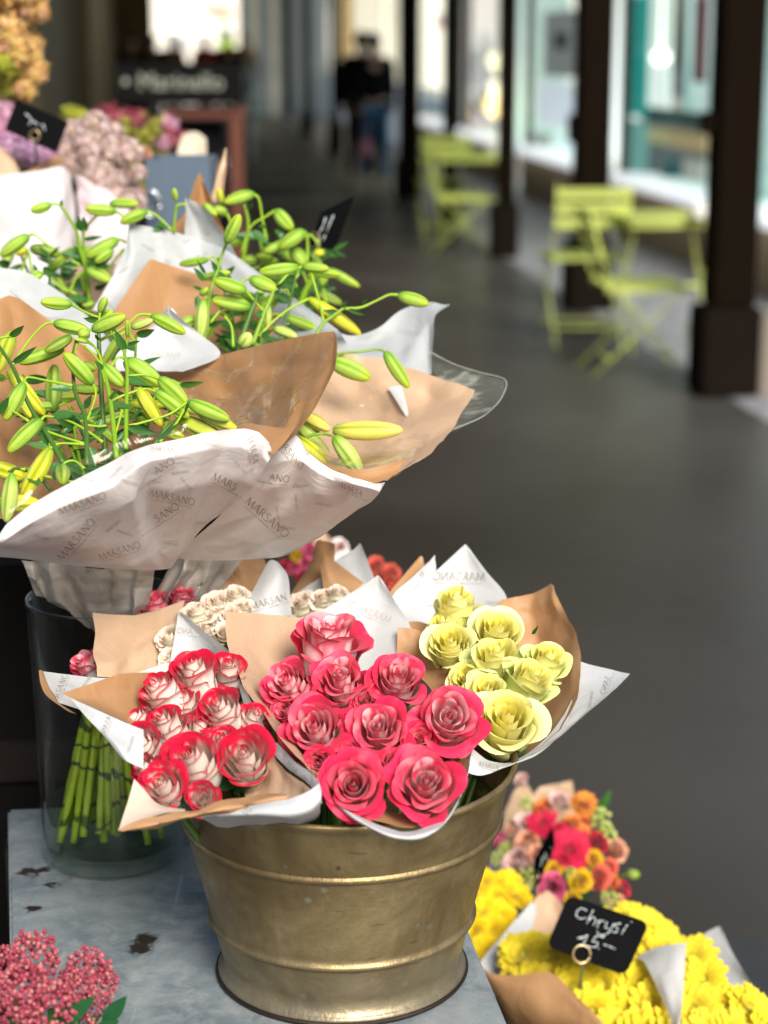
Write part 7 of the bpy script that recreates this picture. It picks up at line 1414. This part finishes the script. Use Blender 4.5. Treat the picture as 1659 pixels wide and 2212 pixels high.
patch('kraft_paper', [[(1167, 1700, 2.60), (1200, 1694, 2.6), (1236, 1686, 2.6)], [(1130, 1745, 2.58), (1190, 1735, 2.6), (1240, 1720, 2.59)], [(1100, 1800, 2.55), (1180, 1800, 2.58), (1245, 1780, 2.57)]], M_KRAFTP, M4, seed=97)
patch('kraft_paper', [[(1110, 1710, 2.56), (1130, 1690, 2.57), (1150, 1710, 2.58)], [(1090, 1760, 2.54), (1120, 1755, 2.56), (1150, 1760, 2.57)], [(1080, 1830, 2.50), (1105, 1830, 2.52), (1130, 1830, 2.54)]], M_KRAFTP, M4, seed=98)
patch('white_paper', [[(1060, 1850, 2.46), (1075, 1830, 2.47), (1085, 1815, 2.48)], [(1050, 1890, 2.44), (1070, 1885, 2.45), (1085, 1880, 2.46)], [(1045, 1930, 2.42), (1065, 1925, 2.43), (1085, 1920, 2.44)]], M_WHITE, M4, seed=99)
# low dark shelf that carries the lower bunches, with plain tubs
M_CRATE = simple('dark_grey_crate', (.035, .035, .036), .6, 0, .3, 12, .2)
SH = thing('low_shelf', 'low dark flower shelf behind the zinc table', 'shelf', (.30, 2.3, 0))
b = MB(); b.box((.36, 2.32, .26), (.74, .80, .03), -.12, bev=.004); b.build('shelf_board', M_CRATE, SH, smooth=False)
for x, y in ((.05, 2.0), (.62, 1.95), (.10, 2.65), (.68, 2.60)): b = MB(); b.box((x, y, .1225), (.04, .04, .245), bev=.003); b.build('leg', M_CRATE, SH, smooth=False)
for k, (u, v, Y, lab) in enumerate(((1310, 2150, 2.11, 'dark tub holding the front chrysanthemums'), (1590, 2160, 2.09, 'dark tub holding the chrysanthemums at the picture corner'), (1085, 2010, 2.31, 'dark tub holding the golden chrysanthemums'), (1220, 1850, 2.52, 'dark tub holding the round mixed bouquet'))):
    q = P(u, v, Y); h = q.z - .276 - (.10 if k < 3 else .13); b = MB(); b.lathe([(.001, .0), (.062, .0), (.075, h - .006), (.078, h), (.072, h - .002), (.060, .01), (.001, .01)], (q.x, q.y, .2762), 28); tag(b.build('flower_tub', M_CRATE), lab, 'tub', 'tubs on the low shelf')

# ------------------------------------------------------------------ skimmia near the lens
SK = [berry_mesh('skimmia_panicle', [(.40, .05, .085), (.52, .10, .14), (.32, .03, .06), (.62, .20, .20)], 190, 7, .095), berry_mesh('skimmia_panicle_b', [(.38, .045, .08), (.50, .09, .13), (.60, .18, .18)], 170, 9, .10)]
S1 = bouquet('skimmia_bunch', 'blurred pink skimmia buds with dark leaves close to the lens', 'plant', 120, 2240, 1.37, None)
for u, v, d, Y in ((70, 2068, 120, 1.39), (50, 2140, 130, 1.35), (110, 2175, 120, 1.34), (190, 2100, 110, 1.37), (165, 2130, 80, 1.35), (225, 2120, 66, 1.38), (212, 2182, 90, 1.36), (20, 2090, 100, 1.38), (150, 2060 + 60, 60, 1.38), (30, 2190, 110, 1.32)):
    inst('panicle', rnd.choice(SK), S1, axis_matrix(P(u, v, Y), (rnd.uniform(-.3, .3), -.3, 1), rnd.uniform(0, 6), d * PX(u, v, Y) / 2.15))
for bu, bv, tu, tv, wd in ((112, 2216, 206, 2156, 40), (222, 2210, 272, 2154, 34), (60, 2230, 20, 2180, 40), (200, 2240, 255, 2205, 36)):
    inst('leaf', ME_BIGLEAF, S1, orient(P(bu, bv, 1.345), P(tu, tv, 1.335), wd * PX(bu, bv, 1.34), .2))
b = MB()
for u, v in ((70, 2110), (110, 2180), (190, 2140), (30, 2160), (212, 2190)): b.tube([P(u, v, 1.37), P(120, 2330, 1.36), P(120, 2500, 1.36)], .003, 6)
b.build('stems', M_STEMD, S1)
tq = P(120, 2480, 1.36); b = MB(); b.lathe([(.001, 0), (.055, 0), (.07, tq.z - .006), (.073, tq.z), (.067, tq.z - .002), (.053, .012), (.001, .012)], (tq.x, tq.y, .001), 28); tag(b.build('tall_flower_pot', M_CRATE), 'tall dark pot under the blurred skimmia', 'pot')

# ------------------------------------------------------------------ blurred blooms between lilies and roses
N1 = bouquet('mixed_bouquet', 'blurred pink and yellow bunch peeping between the lilies and the roses', 'bouquet', 660, 1290, 2.45, None)
for u, v, d, k in ((634, 1186, 40, 'yolk'), (640, 1202, 34, 'yolk'), (668, 1190, 46, 'rosy'), (660, 1214, 40, 'rosy'), (632, 1228, 40, 'rosy'), (700, 1185, 40, 'blush'), (616, 1222, 34, 'crimson'), (680, 1225, 40, 'crimson'), (735, 1180, 34, 'blush'), (650, 1245, 40, 'crimson')):
    inst('rose' if k != 'yolk' else 'freesia', MX[k], N1, axis_matrix(P(u, v, 2.5), CAMB + CAMU * .5, rnd.uniform(0, 6), d * PX(u, v, 2.5) / 1.9))
patch('kraft_paper', [[(680, 1160, 2.55), (700, 1150, 2.56), (716, 1165, 2.55)], [(670, 1200, 2.54), (700, 1200, 2.55), (730, 1195, 2.54)]], M_KRAFTP, N1, seed=101)
patch('white_paper', [[(715, 1165, 2.57), (735, 1160, 2.57), (752, 1172, 2.57)], [(710, 1215, 2.55), (735, 1215, 2.55), (760, 1210, 2.55)]], M_WHITEPINK, N1, seed=102)
N2 = bouquet('rose_bouquet', 'blurred coral roses showing over the paper tips beside the yellow roses', 'bouquet', 820, 1330, 2.4, None)
for u, v, d in ((812, 1222, 52), (842, 1238, 54), (795, 1245, 48), (830, 1268, 50), (855, 1265, 40)):
    inst('rose', MX['coral'], N2, axis_matrix(P(u, v, 2.45), CAMB + CAMU * .6, rnd.uniform(0, 6), d * PX(u, v, 2.45) / 1.85))
for bq, u, v in ((N1, 665, 1280), (N2, 825, 1300)):
    b = MB(); q = P(u, v, 2.52); b.tube([q, Vector((q.x, q.y, .6)), Vector((q.x, q.y, .02))], [.02, .016, .02], 10); b.build('stems', M_STEMD, bq)
    b = MB(); b.lathe([(.001, 0), (.06, 0), (.075, .60), (.078, .606), (.07, .602), (.055, .01), (.001, .01)], (q.x, q.y, .001), 28); tag(b.build('flower_tub', M_CRATE), 'tall dark tub under the ' + ('pink and yellow bunch' if bq is N1 else 'coral roses'), 'tub', 'tall tubs on the floor')

# ------------------------------------------------------------------ blurred stall behind, at the dark side
STB = thing('stall_bench', 'dark wooden stall bench under the blurred hydrangea bunches', 'bench', (-.78, 2.75, 0))
b = MB(); b.box((-.80, 2.78, .80), (.98, 1.10, .04), -.1, bev=.005); b.build('bench_top', M_TABW, STB, smooth=False)
b = MB(); b.box((-.80, 2.78, .39), (.92, 1.04, .78), -.1); b.build('bench_body', M_BLACKC, STB, smooth=False)
PF = {'dusty': puff_mesh('hydrangea_dusty', [(.78, .60, .56), (.70, .50, .45), (.50, .34, .24), (.84, .70, .66), (.60, .44, .38)], 170, 1, .24), 'pink': puff_mesh('hydrangea_pink', [(.66, .30, .42), (.58, .22, .34), (.72, .42, .56)], 200, 2, .16), 'lilac': puff_mesh('hydrangea_lilac', [(.70, .40, .62), (.78, .56, .74), (.62, .3, .5)], 160, 3, .2),
      'wine': puff_mesh('wine_blossom', [(.32, .04, .07), (.44, .09, .13), (.50, .18, .20)], 130, 4, .2), 'olive': puff_mesh('olive_foliage', [(.26, .26, .03), (.36, .34, .04), (.18, .18, .03)], 110, 5, .26), 'tan': puff_mesh('tan_foliage', [(.72, .44, .13), (.82, .56, .22), (.60, .32, .10), (.76, .40, .24), (.62, .40, .12), (.88, .66, .30)], 90, 6, .42), 'red': puff_mesh('red_blossom', [(.62, .06, .03), (.70, .12, .06)], 50, 7, .3), 'yg': puff_mesh('lime_foliage', [(.42, .44, .04), (.34, .38, .03)], 80, 8, .26)}
def puffs(bq, lst, nm='blossom'):
    fine = []
    for u, v, d, k, Y in lst:
        if d < 88 or k in MX: fine.append((u, v, d, k, Y)); continue
        for q in range(6):
            a = q * 2.4 + u; r_ = d * .30 * math.sqrt((q + .5) / 6) * 1.5; fine.append((u + r_ * math.cos(a), v + r_ * math.sin(a), d * rnd.uniform(.42, .62), k, Y + rnd.uniform(-.03, .03)))
    for u, v, d, k, Y in fine: inst(nm, PF[k] if k in PF else MX[k], bq, axis_matrix(P(u, v, Y), CAMB + CAMU * .6, rnd.uniform(0, 6), d * PX(u, v, Y) / 2.1))
def stemtub(bq, u, v, Y, zt, lab):
    q = P(u, v, Y); b = MB(); b.tube([q, Vector((q.x, q.y, zt + .03))], .018, 8); b.build('stems', M_STEMD, bq)
H1 = bouquet('hydrangea_bunch', 'dusty pink hydrangea heads spilling out of white paper', 'bouquet', 220, 520, 2.8, None)
puffs(H1, [(195, 305, 115, 'dusty', 2.80), (235, 350, 120, 'dusty', 2.74), (180, 345, 100, 'dusty', 2.75), (270, 400, 90, 'dusty', 2.72), (215, 395, 100, 'dusty', 2.72), (165, 330, 70, 'dusty', 2.78), (160, 285, 60, 'dusty', 2.83), (280, 440, 70, 'dusty', 2.7)]); stemtub(H1, 220, 430, 2.80, .82, '')
patch('white_paper', [[(160, 378, 2.68), (200, 395, 2.66), (240, 420, 2.66), (290, 455, 2.66)], [(165, 430, 2.65), (205, 440, 2.63), (245, 455, 2.63), (290, 480, 2.63)], [(165, 520, 2.62), (205, 530, 2.60), (240, 540, 2.60), (285, 545, 2.61)], [(170, 640, 2.6), (205, 645, 2.58), (235, 645, 2.58), (270, 640, 2.6)]], paper_mat('pink_tinted_paper', (.80, .66, .68), (.88, .76, .78), .4, .25), H1, amp=.005, fr=12, seed=111)
H2 = bouquet('hydrangea_bunch', 'pink and lilac bunch in tall white paper below the blank black card', 'bouquet', 60, 560, 2.7, None)
puffs(H2, [(15, 255, 80, 'pink', 2.78), (40, 300, 80, 'pink', 2.76), (60, 330, 70, 'lilac', 2.72), (95, 335, 60, 'lilac', 2.72), (20, 320, 70, 'lilac', 2.73), (110, 330, 50, 'wine', 2.74), (5, 285, 70, 'pink', 2.76), (75, 315, 60, 'pink', 2.75)]); stemtub(H2, 60, 430, 2.78, .82, '')
patch('white_paper', [[(-20, 385, 2.62), (10, 378, 2.62), (50, 372, 2.62), (95, 366, 2.62), (135, 358, 2.64), (150, 372, 2.66), (163, 392, 2.68)], [(-20, 450, 2.60), (15, 450, 2.59), (55, 448, 2.585), (95, 445, 2.585), (130, 440, 2.60), (148, 445, 2.63), (164, 450, 2.66)], [(-20, 540, 2.58), (20, 540, 2.57), (55, 540, 2.565), (90, 535, 2.565), (120, 530, 2.58), (145, 530, 2.61), (162, 530, 2.64)], [(-10, 660, 2.56), (20, 660, 2.55), (50, 660, 2.545), (85, 655, 2.55), (110, 650, 2.56), (130, 650, 2.59), (145, 650, 2.62)]], M_WHITEPINK, H2, amp=.004, fr=9, seed=112)
patch('kraft_paper', [[(-25, 300, 2.66), (0, 315, 2.66), (25, 340, 2.66), (45, 368, 2.655)], [(-25, 340, 2.65), (0, 350, 2.645), (20, 362, 2.64), (40, 374, 2.64)], [(-25, 385, 2.63), (0, 386, 2.63), (20, 384, 2.63), (45, 378, 2.63)]], M_KRAFTP, H2, amp=.002, seed=113)
patch('kraft_paper', [[(95, 350, 2.68), (110, 340, 2.69), (127, 334, 2.70)], [(60, 370, 2.65), (100, 362, 2.66), (140, 350, 2.68)], [(20, 388, 2.63), (80, 380, 2.635), (140, 366, 2.65)]], M_KRAFTS, H2, amp=.001, seed=114)
H3 = bouquet('autumn_bunch', 'blurred autumn bunch with coral and wine red blooms on the stall', 'bouquet', 290, 430, 3.0, None)
puffs(H3, [(262, 318, 62, 'coral', 3.0), (280, 330, 50, 'coral', 2.98), (240, 300, 54, 'salmon', 3.0), (305, 300, 50, 'olive', 3.05), (265, 285, 60, 'olive', 3.08), (250, 258, 70, 'wine', 3.15), (290, 262, 60, 'wine', 3.15), (225, 255, 60, 'wine', 3.15), (285, 360, 50, 'olive', 2.98), (300, 400, 50, 'yg', 2.97), (310, 330, 44, 'salmon', 3.02), (172, 258, 54, 'yg', 3.05), (150, 245, 40, 'yg', 3.05), (190, 262, 40, 'yg', 3.05), (305, 418, 26, 'coral', 2.9), (215, 285, 50, 'salmon', 3.08), (330, 285, 50, 'olive', 3.1)]); stemtub(H3, 270, 380, 3.05, .82, '')
H4 = bouquet('autumn_bunch', 'blurred wine red and olive bunch in cream paper behind the blue grey box', 'bouquet', 370, 400, 3.2, None)
puffs(H4, [(355, 300, 60, 'wine', 3.2), (385, 305, 50, 'wine', 3.2), (340, 275, 50, 'olive', 3.25), (365, 275, 56, 'pink', 3.25), (320, 320, 40, 'yg', 3.18), (345, 330, 50, 'yg', 3.17), (310, 250, 24, 'olive', 3.3), (400, 300, 40, 'wine', 3.2), (350, 310, 50, 'pink', 3.16)]); stemtub(H4, 370, 340, 3.25, .82, '')
patch('cream_paper', [[(350, 255, 3.3), (355, 240, 3.3), (365, 262, 3.3)], [(335, 290, 3.3), (352, 285, 3.3), (372, 290, 3.3)]], M_KRAFTP, H4, seed=115)
patch('cream_paper', [[(395, 290, 3.18), (420, 285, 3.2), (445, 300, 3.2)], [(385, 320, 3.14), (420, 318, 3.15), (448, 325, 3.18)], [(380, 360, 3.12), (420, 360, 3.12), (446, 360, 3.15)]], simple('cream_sheet', (.60, .52, .38), .7), H4, seed=116)
# blue-grey box with ring handle
BXC = (P(313, 345, 2.95), P(453, 343, 2.95)); zb_ = .82; zt_ = BXC[0].z; ZB = thing('zinc_box', 'blue grey flower box with a ring handle, blurred behind the lilies', 'box', ((BXC[0].x + BXC[1].x) / 2, 3.02, zb_))
w_ = BXC[1].x - BXC[0].x; b = MB(); cx_ = (BXC[0].x + BXC[1].x) / 2
for s_ in (-1, 1):
    b.box((cx_, 3.02 + s_ * .065, (zb_ + zt_) / 2), (w_, .006, zt_ - zb_)); b.box((cx_ + s_ * (w_ / 2 - .003), 3.02, (zb_ + zt_) / 2), (.006, .124, zt_ - zb_))
b.box((cx_, 3.02, zb_ + .004), (w_ - .012, .124, .006)); b.build('box_body', simple('blue_grey_sheet', (.095, .135, .185), .5, .1, .12, 7), ZB, smooth=False)
q = P(327, 441, 2.935); b = MB(); b.tube([q + Vector((.013 * math.cos(a), 0, .020 * math.sin(a))) for a in np.linspace(0, 6.283, 21)], .0028, 6); b.build('ring_handle', simple('bright_steel', (.6, .62, .64), .25, .9), ZB)
# tan dried foliage on tall branches
T1 = bouquet('dried_foliage', 'tall blurred tan and orange dried foliage at the picture edge', 'plant', 20, 240, 3.0, None)
puffs(T1, [(u, v, d, k, 2.95 + .1 * rnd.random()) for u, v, d, k in ((10, 20, 90, 'tan'), (55, 10, 70, 'tan'), (15, 70, 80, 'tan'), (45, 60, 60, 'tan'), (30, 110, 80, 'tan'), (62, 120, 60, 'tan'), (75, 150, 56, 'tan'), (40, 160, 80, 'tan'), (10, 140, 70, 'yg'), (55, 195, 50, 'tan'), (80, 165, 40, 'tan'), (10, 190, 70, 'olive'), (32, 82, 34, 'red'), (28, 70, 26, 'red'), (30, 180, 26, 'red'), (56, 130, 22, 'red'), (88, 25, 40, 'tan'), (5, -20, 80, 'tan'), (60, -20, 80, 'tan'), (-10, 100, 80, 'tan'), (45, 210, 34, 'tan'), (75, 95, 40, 'tan'))], 'leaf_cluster')
b = MB(); q0 = P(25, 240, 3.0)
for u, v in ((10, 20), (55, 10), (75, 150), (15, 140), (45, 200)): b.tube([P(u, v, 3.0), q0.lerp(P(u, v, 3.0), .4), q0, Vector((q0.x, q0.y, .84))], .006, 6)
b.build('branches', simple('brown_twig', (.09, .05, .025), .8), T1)
